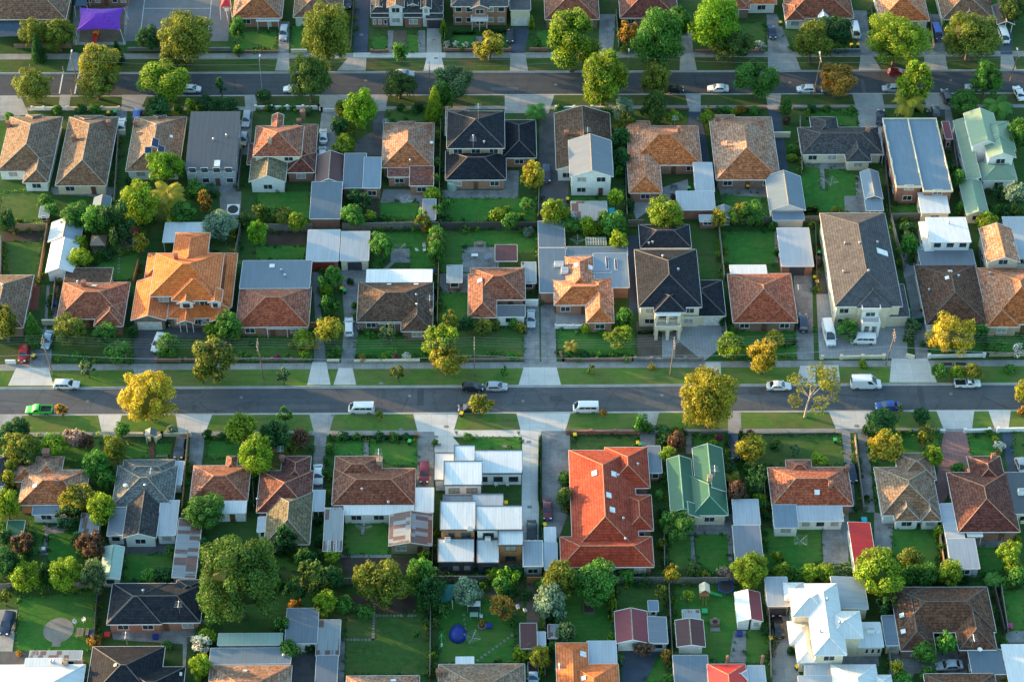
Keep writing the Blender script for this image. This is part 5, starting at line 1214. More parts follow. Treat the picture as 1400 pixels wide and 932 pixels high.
h('shed', 'garage', 'long gabled shed with green and cream roof', [('gy', 1316, 248, 1347, 294, 2.7, {'win': 1})], 'r_green', 'w_cream', where=True)
h('garage', 'garage', 'grey gabled garage with sunlit left slope and white gable', [('gy', 1049, 241, 1098, 288, 2.8, {'win': 0}), ('sS', 1056, 290, 1099, 301, 2.3, {'r': 'r_blue', 'win': 0})], 'r_bluegrey', 'w_boards', where=True)
h('shed', 'shed', 'narrow blue-grey gabled garden shed with lean-to', [('gy', 1179, 235, 1204, 272, 2.5), ('sS', 1183, 274, 1207, 288, 2.2)], 'r_blue', 'r_blue', where=True)
h('carport', 'carport', 'white ribbed metal roof over brick outbuilding, L-shaped', [('sS', 949, 225, 975, 262, 2.8), ('sS', 925, 263, 977, 287, 2.7, {'win': 0}), ('sS', 956, 294, 979, 303, 2.0)], 'r_pale', 'brick_red', where=True)
h('shed', 'shed', 'old shed with rust-streaked grey roof', [('sS', 781, 277, 830, 301, 2.4)], 'r_rustgrey', 'w_grey', where=True)
h('shed', 'shed', 'small grey roofed shed by the timber fence', [('sS', 578, 274, 596, 300, 2.3, {'win': 0})], 'r_grey', 'w_cream', where=True)
h('shed', 'shed', 'little blue-grey gabled shed among trees', [('gy', 127, 270, 151, 291, 2.2)], 'r_bluegrey', 'r_blue', where=True)
h('shed', 'shed', 'low dark blue-grey gabled shed at the fence', [('gy', 979, 283, 1001, 300, 2.1, {'win': 0})], 'r_bluegrey', 'w_grey', where=True)
h('shed', 'shed', 'tiny grey garden shed with flat roof', [('sS', 54, 283, 68, 297, 2.0)], 'r_rustgrey', 'w_timber', where=True)
# --- third row, north side of the main street
h('house', 'house', 'grey-brown tiled house cut by the left edge, north of the main street', [('h', -30, 376, 39, 448, 2.8)], 't_greybrown', 'brick_brown', ref='the house at the left edge', extras=[('v', 4, 392)])
h('shed', 'shed', 'white gabled shed with pale tarpaulin-covered rear', [('gy', 66, 331, 105, 373, 2.7, {'win': 0}), ('gy', 68, 304, 112, 331, 2.5, {'r': 'r_tarp', 'w': 'r_tarp'})], 'r_white', 'w_white', ref='the white gabled shed')
h('house', 'house', 'reddish tiled house with dark flat rear roof and small front hip', [('h', 82, 386, 174, 436, 2.8), ('h', 131, 412, 171, 446, 2.8), ('sN', 89, 366, 153, 388, 2.7, {'r': 't_choc'})], 't_redbrown', 'brick_red', ref='the house with dark rear roof', extras=[('c', 115, 391), ('s', 129, 391, .9, .5), ('v', 107, 387)])
h('house', 'house', 'big two-storey house with bright orange tiles and white gables', [('h', 209, 346, 303, 405, 5.5, {'win': 3}), ('h', 236, 318, 284, 376, 5.5), ('h', 237, 372, 298, 411, 5.5), ('gy', 285, 396, 304, 414, 5.4, {'win': 1, 'w': 'w_white'}), ('gy', 243, 398, 267, 415, 5.3, {'win': 1, 'w': 'w_white'}), ('gy', 183, 384, 231, 438, 3.0, {'win': 1, 'p': 22, 'door': ('G', 5, 'door_white')}), ('h', 200, 346, 232, 380, 3.0), ('h', 231, 402, 312, 435, 3.0, {'p': 18}), ('h', 296, 346, 321, 420, 3.0, {'p': 20}), ('gyo', 243, 424, 267, 442, 2.9, {'w': 'w_white'}), ('gyo', 288, 420, 312, 440, 2.9, {'w': 'w_white'})],
  't_brightorange', 'brick_brown', ref='the big bright orange house', extras=[('c', 241, 354, .35)])
h('pergola', 'pergola', 'free-standing white flat roof on posts', [('fo', 224, 304, 284, 331, 2.8)], 'r_white', 'w_white', where=True)
h('house', 'house', 'house with red front tiles and blue-grey metal rear half', [('h', 325, 392, 424, 447, 2.9), ('sN', 330, 356, 425, 397, 3.0, {'r': 'r_bluegrey'}), ('sSo', 364, 439, 421, 449, 2.6, {'r': 'r_blue', 'w': 'w_white'})], 't_red', 'brick_red', ref='the red and blue-grey house', extras=[('s', 372, 364, 1, 1), ('v', 385, 371), ('v', 390, 378)])
h('garage', 'garage', 'brick garage with white-grey roof and red door', [('sS', 420, 317, 464, 357, 2.8, {'win': 1, 'door': ('G', 5, 'door_red')})], 'r_pale', 'brick_red', where=True)
h('garage', 'garage', 'cream garage with white-grey roof and dark door', [('sS', 466, 319, 505, 356, 2.8, {'win': 1, 'door': ('G', 2.8, 'door_dark')})], 'r_pale', 'w_cream', where=True)
h('house', 'house', 'dark brown tiled house with long white rear verandah roof', [('h', 489, 386, 592, 440, 2.8), ('h', 549, 400, 592, 453, 2.8), ('sN', 501, 368, 591, 387, 2.7, MWH), ('sS', 517, 431, 549, 442, 2.5, {'r': 'r_blue'})], 't_choc', 'brick_brown', ref='the dark brown house with white verandah roof', extras=[('v', 570, 418), ('v', 569, 405), ('c', 590, 430, .3, 'brick_cream'), ('s', 532, 389, .8, .5), ('s', 569, 389, .9, .5), ('a', 588, 420)])
h('house', 'house', 'reddish-brown house with maroon pergola roof and small shed behind', [('h', 643, 366, 718, 410, 2.8), ('h', 640, 374, 679, 434, 2.8), ('f', 677, 417, 718, 433, 2.6, {'r': 'r_dark', 'w': 'w_white'}), ('sSo', 677, 336, 707, 357, 2.5, {'r': 'r_darkmaroon', 'w': 'trim_dark'})], 't_redbrown', 'brick_orange', ref='the reddish-brown hipped house', extras=[('s', 656, 384, .9, .9)])
h('shed', 'shed', 'small square shed with pale rusty sheet roof', [('sS', 611, 364, 632, 386, 2.4)], 'r_rustgrey', 'brick_red', where=True)
h('shed', 'shed', 'narrow rusty-roofed shed by the driveway fence', [('sS', 713, 360, 733, 387, 2.4)], 'r_rustgrey', 'brick_red', where=True)
h('house', 'house', 'orange tiled house wrapped by flat grey metal roofs with ducts', [('h', 757, 383, 838, 417, 3.0), ('h', 800, 380, 838, 441, 3.0), ('h', 773, 351, 812, 400, 3.0), ('f', 737, 339, 774, 400, 3.0, {'r': 'r_bluegrey'}), ('f', 812, 346, 859, 393, 3.1, {'r': 'r_blue'}), ('f', 775, 337, 858, 349, 2.8, {'r': 'r_bluegrey'})], 't_orange', 'brick_orange', ref='the orange house with flat grey wings', extras=[('s', 788, 363, 1.1, .9), ('s', 807, 366, 1.1, .9), ('ac', 764, 363, 1.8, .8), ('ac', 772, 372, 1.4, 1.2), ('v', 777, 362), ('p', 830, 360, .5, 3.5), ('p', 822, 372, 4, .5), ('p', 842, 362, .5, 3)])
h('garage', 'garage', 'flat blue-grey roofed garage at the end of the double driveway', [('f', 736, 302, 772, 338, 2.7)], 'r_bluegrey', 'brick_red', where=True)
h('house', 'house', 'new two-storey house with black tile hips, cream walls and garage wing', [('h', 870, 341, 956, 420, 5.7, {'win': 3}), ('h', 893, 396, 937, 427, 5.7, {'win': 2}), ('h', 874, 307, 944, 339, 3.0), ('fo', 896, 424, 930, 431, 5.5, {'r': 'r_white', 'w': 'w_cream', 'ps': .26}), ('fo', 896, 441, 930, 450, 2.9, {'r': 'r_white', 'w': 'w_cream', 'ps': .28, 'par': .8, 'trim': 'w_cream'}), ('h', 928, 383, 990, 432, 3.0, {'win': 2, 'door': ('G', 4.5, 'door_white')})], 't_black', 'w_cream', ref='the new black two-storey house', extras=[('v', 906, 352), ('v', 927, 370), ('v', 887, 334), ('v', 892, 333)])
h('house', 'house', 'speckled red-brown house with white skillion along its rear', [('h', 998, 374, 1086, 441, 2.8), ('sN', 998, 362, 1048, 376, 2.7, MWH)], 't_red', 'brick_brown', ref='the speckled red-brown house', extras=[('a', 1090, 402, 2)])
h('garage', 'garage', 'brick garage with pale blue-grey sheet roof', [('sS', 1065, 315, 1109, 364, 2.7, {'win': 1, 'door': ('G', 3, 'door_dark')})], 'r_pale', 'brick_red', where=True)
h('mansion', 'house', 'huge cream mansion with long slate hip roof, left slope sunlit brown', [('h', 1131, 291, 1222, 419, 5.9, {'win': 4, 'w': 'w_cream'}), ('h', 1168, 384, 1216, 421, 5.9, {'win': 2}), ('h', 1213, 388, 1240, 433, 3.0, {'win': 1, 'door': ('G', 4, 'door_white')}), ('f', 1178, 414, 1203, 424, 5.7, {'r': 'r_white', 'w': 'w_white', 'win': 1, 'par': .5}), ('fo', 1178, 436, 1202, 445, 3.1, {'r': 'r_white', 'w': 'w_white', 'ps': .26, 'par': .8})], 't_slate', 'w_cream', ref='the long slate-roofed mansion', extras=[('s', 1206, 345, 1.4, 2.4), ('v', 1155, 334), ('v', 1175, 334), ('v', 1199, 333), ('v', 1187, 372), ('v', 1153, 373)])
h('house', 'house', 'dark speckled hip-roofed house with white two-storey rear wing', [('h', 1258, 362, 1343, 444, 2.8), ('f', 1269, 297, 1324, 331, 5.3, {'r': 'r_white', 'w': 'w_boards', 'win': 3}), ('sW', 1260, 303, 1273, 343, 3.0, {'r': 'r_white', 'w': 'w_white'}), ('f', 1257, 341, 1332, 365, 2.9, {'r': 'r_grey', 'w': 'w_white'}), ('sSo', 1305, 432, 1347, 444, 2.6, {'r': 'r_bluegrey', 'w': 'w_white'})], 't_rustchoc', 'w_white', ref='the dark house with white rear wing', extras=[('v', 1270, 398), ('s', 1299, 371, .8, .8), ('s', 1295, 380, .8, .8), ('v', 1310, 379), ('v', 1297, 306)])
h('house', 'house', 'orange-brown house with separate tall gabled rear block, right edge', [('h', 1343, 366, 1440, 443, 2.9), ('gy', 1344, 312, 1389, 359, 4.6, {'w': 'w_cream'}), ('h', 1345, 412, 1390, 447, 2.9)], 't_orange', 'brick_cream', ref='the orange-brown house at the right edge', extras=[('v', 1353, 375)])
h('garage', 'garage', 'white-grey flat garage roof at the right edge', [('f', 1377, 296, 1440, 352, 2.8)], 'r_pale', 'w_white', where=True)
# --- fourth row, south side of the main street
h('house', 'house', 'navy-grey roofed house at the left edge south of the main street', [('h', -40, 622, 10, 664, 2.8)], 't_slate', 'w_white', ref='the navy house at the left edge')
h('house', 'house', 'brown-red tiled house with orange chimneys, leftmost complete house south of the street', [('h', 29, 642, 119, 690, 2.8), ('h', 47, 624, 85, 656, 2.7), ('h', 19, 633, 52, 658, 2.7), ('sS', 45, 688, 82, 703, 2.5, {'r': 'r_bluegrey', 'w': 'w_white'})], 't_orangebrown', 'brick_orange', ref='the brown-red house with orange chimneys', extras=[('c', 64, 622, .6), ('c', 78, 661, .45), ('s', 48, 664, .8, .8)])
h('house', 'house', 'grey tiled house of many hips with pale side roofs and rear gable', [('h', 157, 636, 240, 692, 2.9), ('h', 167, 628, 238, 660, 2.8), ('gy', 172, 670, 218, 735, 3.0, {'r': 't_charcoal', 'w': 'w_boards', 'p': 22}), ('sE', 236, 630, 250, 662, 2.5, {'r': 'r_pale'}), ('sS', 217, 686, 243, 731, 2.7, {'r': 'r_pale', 'w': 'w_white'}), ('sW', 149, 690, 172, 732, 2.6, {'r': 'r_grey', 'w': 'w_white'})], 't_grey', 'w_boards', ref='the grey many-hipped house', extras=[('v', 199, 665), ('a', 208, 656), ('d', 172, 666)])
h('house', 'house', 'brown-orange hipped house with white flat rear', [('h', 262, 636, 341, 684, 2.8), ('h', 309, 623, 324, 642, 2.8), ('sS', 264, 681, 337, 701, 2.6, {'r': 'r_white', 'w': 'w_white'})], 't_redbrown', 'w_white', ref='the brown-orange house with white rear', extras=[('c', 273, 675, .35)])
h('house', 'house', 'dark maroon-brown house with greenish rear hip and lit left slopes', [('h', 353, 643, 427, 700, 2.8), ('h', 384, 623, 424, 664, 2.8), ('h', 364, 672, 426, 744, 2.8, {'r': 't_mossy', 'p': 26}), ('sW', 352, 706, 369, 727, 2.4, {'r': 'r_pale', 'w': 'w_white'})], 't_maroon', 'brick_red', ref='the maroon house with greenish rear', extras=[('c', 386, 630, .4), ('a', 384, 622, 1.8), ('v', 352, 684)])
h('house', 'house', 'reddish tiled house with cream chimney and long white rear roof', [('h', 455, 640, 568, 690, 2.8), ('h', 457, 623, 522, 660, 2.8), ('sS', 470, 690, 566, 703, 2.6, {'r': 'r_white', 'w': 'w_white'})], 't_redbrown', 'brick_orange', ref='the reddish house with cream chimney', extras=[('c', 519, 634, .5, 'brick_cream'), ('a', 518, 628, 2.2), ('v', 531, 688), ('v', 495, 670)])
h('shed', 'shed', 'rust-striped gabled shed with cream brick end wall', [('gy', 532, 702, 591, 746, 2.7, {'p': 14, 'win': 2})], 'r_rust', 'brick_cream', where=True)
h('shed', 'shed', 'grey corrugated lean-to with ladders on its roof', [('sS', 443, 697, 469, 753, 2.5)], 'r_rustgrey', 'brick_brown', where=True)
h('carport', 'carport', 'pale carport roof over the driveway', [('sSo', 427, 671, 444, 698, 2.5)], 'r_pale', 'w_white', where=True)
h('carport', 'carport', 'narrow white carport roof behind the red wagon', [('sSo', 568, 668, 593, 700, 2.5)], 'r_white', 'w_white', where=True)
UP = {'r': 'r_white', 'par': .06, 'trim': 'trim_dark'}
def up(**k): d = dict(UP); d.update(k); return d
h('townhouse', 'house', 'front modern townhouse with white stepped flat roofs and dark edges', [('sS', 594, 621, 622, 656, 3.1, up()), ('sS', 621, 610, 649, 633, 5.8, up()), ('sS', 648, 617, 714, 647, 3.3, up(win=3)), ('sS', 607, 632, 659, 663, 6.0, up(w='w_white', win=2))], 'r_white', 'w_white', ref='the front white townhouse', wtrim='trim_dark')
h('townhouse', 'house', 'rear modern townhouses with white stepped roofs and timber panels', [('sS', 606, 677, 646, 690, 5.4, up(r='r_bluegrey', w='w_grey')), ('sS', 645, 676, 688, 692, 5.6, up(r='r_pale', w='w_grey')), ('sS', 602, 687, 650, 724, 6.0, up(w='w_timber', win=2)), ('sS', 599, 738, 648, 768, 3.4, up(w='w_dark', win=3)), ('sS', 651, 693, 714, 724, 6.0, up(r='r_white', w='w_white')), ('sS', 652, 739, 682, 769, 3.4, up(w='w_dark')), ('sS', 681, 720, 715, 745, 5.4, up(w='w_timber'))], 'r_white', 'w_dark', ref='the rear white townhouses', wtrim='trim_dark', extras=[('ac', 612, 739, 1.0, .5), ('ac', 643, 736, 1.0, .5), ('ac', 667, 738, 1.0, .5)])
h('garage', 'garage', 'pale flat garage with white roof beside the townhouses', [('f', 715, 739, 742, 774, 3.0, {'par': .1, 'win': 1})], 'r_pale', 'w_grey', where=True)
h('garage', 'garage', 'small garage with mottled white roof and ribbed lean-to', [('f', 744, 720, 760, 740, 2.6, {'r': 'r_white'}), ('sS', 744, 743, 762, 778, 2.6, {'r': 'r_pale'})], 'r_white', 'w_grey', where=True)
h('house', 'house', 'very large bright red hip-roofed block with four white skylights', [('h', 780, 615, 870, 755, 3.2), ('h', 828, 611, 887, 667, 3.2), ('h', 855, 676, 892, 725, 3.2), ('h', 766, 733, 893, 775, 3.2, {'win': 4})], 't_brightred', 'brick_red', ref='the large bright red roof', extras=[('s', 813, 647, 1.1, 1.0), ('s', 839, 648, 1.1, 1.0), ('s', 832, 677, 1.1, 1.0), ('s', 837, 697, 1.1, 1.0), ('v', 845, 651), ('v', 852, 710), ('v', 855, 738), ('v', 872, 636)])
h('shed', 'shed', 'narrow flat pale-roofed annex', [('f', 886, 609, 904, 646, 2.6)], 'r_grey', 'brick_red', where=True)
h('house', 'house', 'dark green metal-roofed house with twin gables', [('gy', 949, 612, 990, 672, 3.3), ('gy', 914, 627, 948, 700, 3.2), ('h', 944, 650, 993, 704, 3.2), ('gyo', 922, 690, 958, 708, 3.0, {'w': 'w_cream'})], 'r_deepgreen', 'w_cream', ref='the dark green metal-roofed house', trim='trim', extras=[('c', 970, 657, .4, 'brick_cream'), ('a', 976, 652, 2.4)])
h('house', 'house', 'red-brown hipped house with half-blue half-white rear roof', [('h', 1052, 638, 1163, 691, 2.8), ('h', 1075, 628, 1110, 650, 2.8), ('sS', 1057, 691, 1090, 721, 2.6, {'r': 'r_blue', 'w': 'w_white'}), ('sS', 1090, 691, 1152, 712, 2.6, {'r': 'r_pale', 'w': 'w_white', 'win': 3})], 't_red', 'brick_orange', ref='the house with blue and white rear roof', extras=[('c', 1158, 643, .35), ('c', 1135, 665, .35), ('s', 1117, 673, .9, .9)])
h('house', 'house', 'grey-brown house of stepped hips with golden sunlit slopes', [('h', 1200, 638, 1280, 704, 2.8), ('h', 1226, 619, 1277, 656, 2.8), ('h', 1256, 676, 1284, 712, 2.8), ('h', 1220, 676, 1256, 712, 2.8, {'w': 'w_white'})], 't_greybrown', 'w_white', ref='the stepped grey-brown house', trim='trim')
h('house', 'house', 'dark red hip-roofed house beside the pink paved driveway', [('h', 1302, 645, 1386, 727, 2.9), ('h', 1326, 623, 1372, 665, 2.9), ('sW', 1289, 688, 1314, 737, 2.5, {'r': 'r_pale', 'w': 'w_white'}), ('sSo', 1322, 724, 1343, 733, 2.5, {'r': 'r_white', 'w': 'w_white'})], 't_maroon', 'brick_red', ref='the dark red house by pink paving', extras=[('c', 1357, 627, .35)])
h('house', 'house', 'dark flat-roofed house at the right edge with rooftop unit', [('f', 1381, 645, 1440, 702, 3.0)], 'r_dark', 'w_cream', ref='the dark flat-roofed house', extras=[('ac', 1396, 674, 1.2, 1.0)])
h('shed', 'shed', 'grey rusted lean-to shed beneath a yellow-green tree', [('sS', 109, 703, 135, 741, 2.4)], 'r_rust', 'w_white', where=True)
h('shed', 'shed', 'small teal-green cube garden shed', [('sS', 9, 712, 33, 732, 2.3)], 'r_deepgreen', 'r_deepgreen', where=True)
h('shed', 'garage', 'pale green gabled garage', [('gy', 139, 747, 167, 792, 2.6, {'p': 20})], 'r_palegreen', 'w_palegreen', where=True)
h('shed', 'shed', 'long shed roof patched with rust-red and silver sheets', [('sE', 240, 709, 272, 790, 2.6)], 'r_rust', 'r_rustgrey', where=True)
h('shed', 'shed', 'long shed with bright red metal roof', [('sE', 1164, 714, 1195, 782, 2.8)], 'r_red', 'w_white', where=True)
h('shed', 'shed', 'pale ribbed metal shed, upper of two in a row', [('sS', 1002, 684, 1038, 717, 2.6)], 'r_pale', 'brick_red', where=True)
h('shed', 'shed', 'grey ribbed metal shed, lower of two in a row', [('sS', 1003, 720, 1041, 766, 2.6)], 'r_grey', 'brick_red', where=True)
h('garage', 'garage', 'pale sheet-roofed garage behind the dark red house', [('sS', 1297, 738, 1336, 777, 2.7)], 'r_pale', 'w_grey', where=False)
# --- bottom row
h('house', 'house', 'white metal-roofed house in the bottom left corner', [('h', -25, 908, 112, 975, 3.0, {'p': 18}), ('sN', 40, 889, 112, 902, 2.7, {'r': 'r_rustgrey', 'w': 'w_white'}), ('f', 34, 899, 84, 910, 3.2, {'r': 'r_white'})], 'r_white', 'w_white', ref='the white roof at bottom left', extras=[('c', 90, 908, .35, 'brick_cream'), ('v', 70, 905), ('v', 74, 905)])
h('house', 'house', 'black tiled hip house with brick porch beside the giant tree', [('h', 150, 797, 277, 851, 2.9, {'win': 4}), ('h', 150, 797, 225, 853, 2.9), ('h', 240, 792, 277, 818, 2.9)], 't_black', 'brick_orange', ref='the upper black-tiled house', extras=[('v', 196, 809), ('a', 246, 838)])
h('house', 'house', 'black tiled hip house on the bottom edge', [('h', 121, 883, 221, 960, 2.9), ('h', 163, 911, 250, 975, 2.9)], 't_black', 'brick_orange', ref='the bottom black-tiled house', extras=[('s', 158, 909, .5, .5), ('s', 247, 921, .6, .4), ('a', 174, 880)])
h('house', 'house', 'orange-brown tiled house with blue metal rear strip on the bottom edge', [('h', 284, 909, 397, 975, 2.9), ('sN', 287, 885, 398, 908, 2.7, {'r': 'r_blue', 'w': 'brick_red'})], 't_orangebrown', 'brick_red', ref='the tiled house with blue strip', extras=[('s', 335, 917, .7, .5), ('v', 388, 897)])
h('shed', 'shed', 'long low pale green sheet roof', [('sN', 298, 865, 386, 882, 2.4, {'win': 0})], 'r_palegreen', 'w_palegreen', where=True)
h('garage', 'garage', 'grey corrugated garage with white door below the loose dark trees', [('sS', 391, 833, 435, 879, 2.7, {'win': 1, 'door': ('G', 3, 'door_white')})], 'r_grey', 'brick_cream', where=False)
h('shed', 'shed', 'dark grey corrugated shed joined to a paler lower one', [('sS', 433, 849, 465, 896, 2.5, {'r': 'r_rustgrey'}), ('sS', 431, 898, 461, 960, 2.5)], 'r_grey', 'brick_red', where=True)
h('house', 'house', 'house with weathered orange-brown tiles cut by the bottom edge, left of two', [('h', 472, 923, 573, 985, 2.9)], 't_orangebrown', 'brick_red', ref='the tiled house at bottom centre left', extras=[('s', 538, 930, .9, .6)])
h('house', 'house', 'house with weathered brown tiles and small white rear roof cut by the bottom edge', [('h', 599, 907, 718, 985, 2.9), ('f', 623, 897, 648, 907, 2.6, {'r': 'r_white'})], 't_greybrown', 'brick_red', ref='the tiled house below the blue tent', extras=[('c', 600, 922, .4)])
h('shed', 'shed', 'dark maroon rusted shed with small white annex', [('sS', 711, 853, 734, 886, 2.4), ('sS', 735, 864, 746, 884, 2.2, {'r': 'r_pale'})], 'r_darkmaroon', 'w_grey', where=True)
h('shed', 'shed', 'tiny rusty shed beside an olive bush', [('sS', 749, 854, 763, 872, 2.1)], 'r_rust', 'w_grey', where=True)
h('house', 'house', 'bright orange-red house with white pergola roof at the bottom', [('h', 761, 878, 806, 985, 3.0), ('h', 776, 907, 847, 970, 2.9), ('sSo', 803, 877, 843, 908, 2.6, {'r': 'r_pale', 'w': 'w_white'})], 't_brightorange', 'brick_red', ref='the bright orange-red house', extras=[('s', 797, 894, 1.0, 1.1), ('v', 765, 911), ('a', 764, 923), ('s', 798, 927, .8, .8)])
h('garage', 'garage', 'maroon gabled garage with white end wall and grey side shed', [('gy', 841, 835, 886, 879, 2.7, {'p': 20, 'win': 0}), ('sE', 886, 843, 912, 879, 2.6, {'r': 'r_grey', 'w': 'w_grey'})], 'r_maroon', 'w_white', ref='the maroon gabled garage')
h('shed', 'shed', 'small weathered maroon gabled shed with grey annex', [('gy', 924, 847, 963, 884, 2.5, {'p': 14, 'win': 0}), ('f', 933, 833, 957, 846, 2.2, {'r': 'r_rustgrey'})], 'r_darkmaroon', 'w_white', ref='the weathered maroon shed')
h('shed', 'shed', 'garden studio with half white half maroon gable roof', [('sW', 1006, 809, 1024, 849, 2.6, {'p': 20, 'r': 'r_white', 'win': 0}), ('sE', 1024, 809, 1041, 849, 2.6, {'p': 20, 'win': 1})], 'r_maroon', 'w_boards', ref='the white and maroon studio')  # maroon roof; sunlight on the left slope is put in as white colour
h('shed', 'shed', 'small pale blue-grey shed by tall grass', [('sS', 886, 821, 900, 835, 2.2)], 'r_blue', 'w_white', where=True)
h('house', 'house', 'flat blue-grey roofed house joined to bright red tin roof at the bottom', [('h', 969, 907, 1022, 965, 3.0), ('f', 922, 895, 970, 960, 2.9, {'r': 'r_bluegrey'}), ('f', 1023, 909, 1047, 945, 2.8, {'r': 'r_pale'}), ('h', 1000, 915, 1022, 930, 3.0, {'r': 'r_pale'})], 'r_red', 'w_white', ref='the red tin roof at the bottom', extras=[('c', 994, 903, .2), ('c', 1042, 903, .2)])
h('mansion', 'house', 'white mansion of many crisp hipped metal roofs at the lower right', [('h', 1106, 797, 1151, 895, 5.8, {'p': 24}), ('h', 1081, 804, 1132, 842, 5.8, {'p': 24}), ('h', 1130, 835, 1178, 872, 5.8, {'p': 24}), ('h', 1078, 849, 1112, 880, 3.2), ('h', 1087, 856, 1115, 905, 3.2), ('sE', 1138, 789, 1184, 832, 3.1, {'r': 'r_pale', 'p': 4}), ('sS', 1047, 790, 1078, 828, 3.0, {'r': 'r_pale', 'w': 'brick_cream', 'win': 1, 'door': ('G', 3.4, 'door_dark')}), ('f', 1170, 850, 1206, 884, 2.9, {'win': 4}), ('f', 1100, 904, 1147, 923, 2.9, {'r': 'r_pale'}), ('h', 1072, 796, 1100, 820, 3.4)], 'r_white', 'w_cream', ref='the white hipped mansion', extras=[('v', 1131, 820), ('v', 1121, 864), ('v', 1148, 852), ('ac', 1190, 863, 1.4, .7), ('s', 1200, 864, .7, .7)])
h('house', 'house', 'broad dark brown hip-roofed house with front notch and white flue', [('h', 1223, 802, 1356, 864, 2.9), ('h', 1224, 802, 1272, 889, 2.9), ('h', 1304, 815, 1356, 888, 2.9), ('sW', 1208, 841, 1230, 882, 2.6, {'r': 'r_bluegrey', 'w': 'w_cream'}), ('f', 1326, 887, 1375, 921, 2.7, {'r': 'r_bluegrey'})], 't_rustchoc', 'brick_brown', ref='the broad dark brown house', extras=[('s', 1235, 863, .8, .8), ('s', 1233, 841, .8, .8), ('d', 1339, 890), ('a', 1328, 884)])
h('house', 'house', 'white pyramid metal roof cut by the bottom edge below the mansion', [('h', 1140, 908, 1202, 970, 3.2, {'p': 22}), ('f', 1093, 923, 1142, 960, 2.9, {'r': 'r_pale'}), ('h', 1195, 922, 1222, 970, 3.0)], 'r_white', 'w_cream', ref='the white roof at the bottom right')
h('house', 'house', 'dark brown tiled roof cut by the bottom edge below the silver sedan', [('h', 1268, 920, 1366, 985, 2.9)], 't_rustchoc', 'brick_brown', ref='the brown roof below the silver sedan')
h('carport', 'carport', 'long white carport roof with dark bands in the bottom right corner', [('fo', 1377, 880, 1440, 960, 2.9, {'r': 'r_white', 'w': 'w_white'})], 'r_white', 'w_white', ref='the white carport at bottom right')
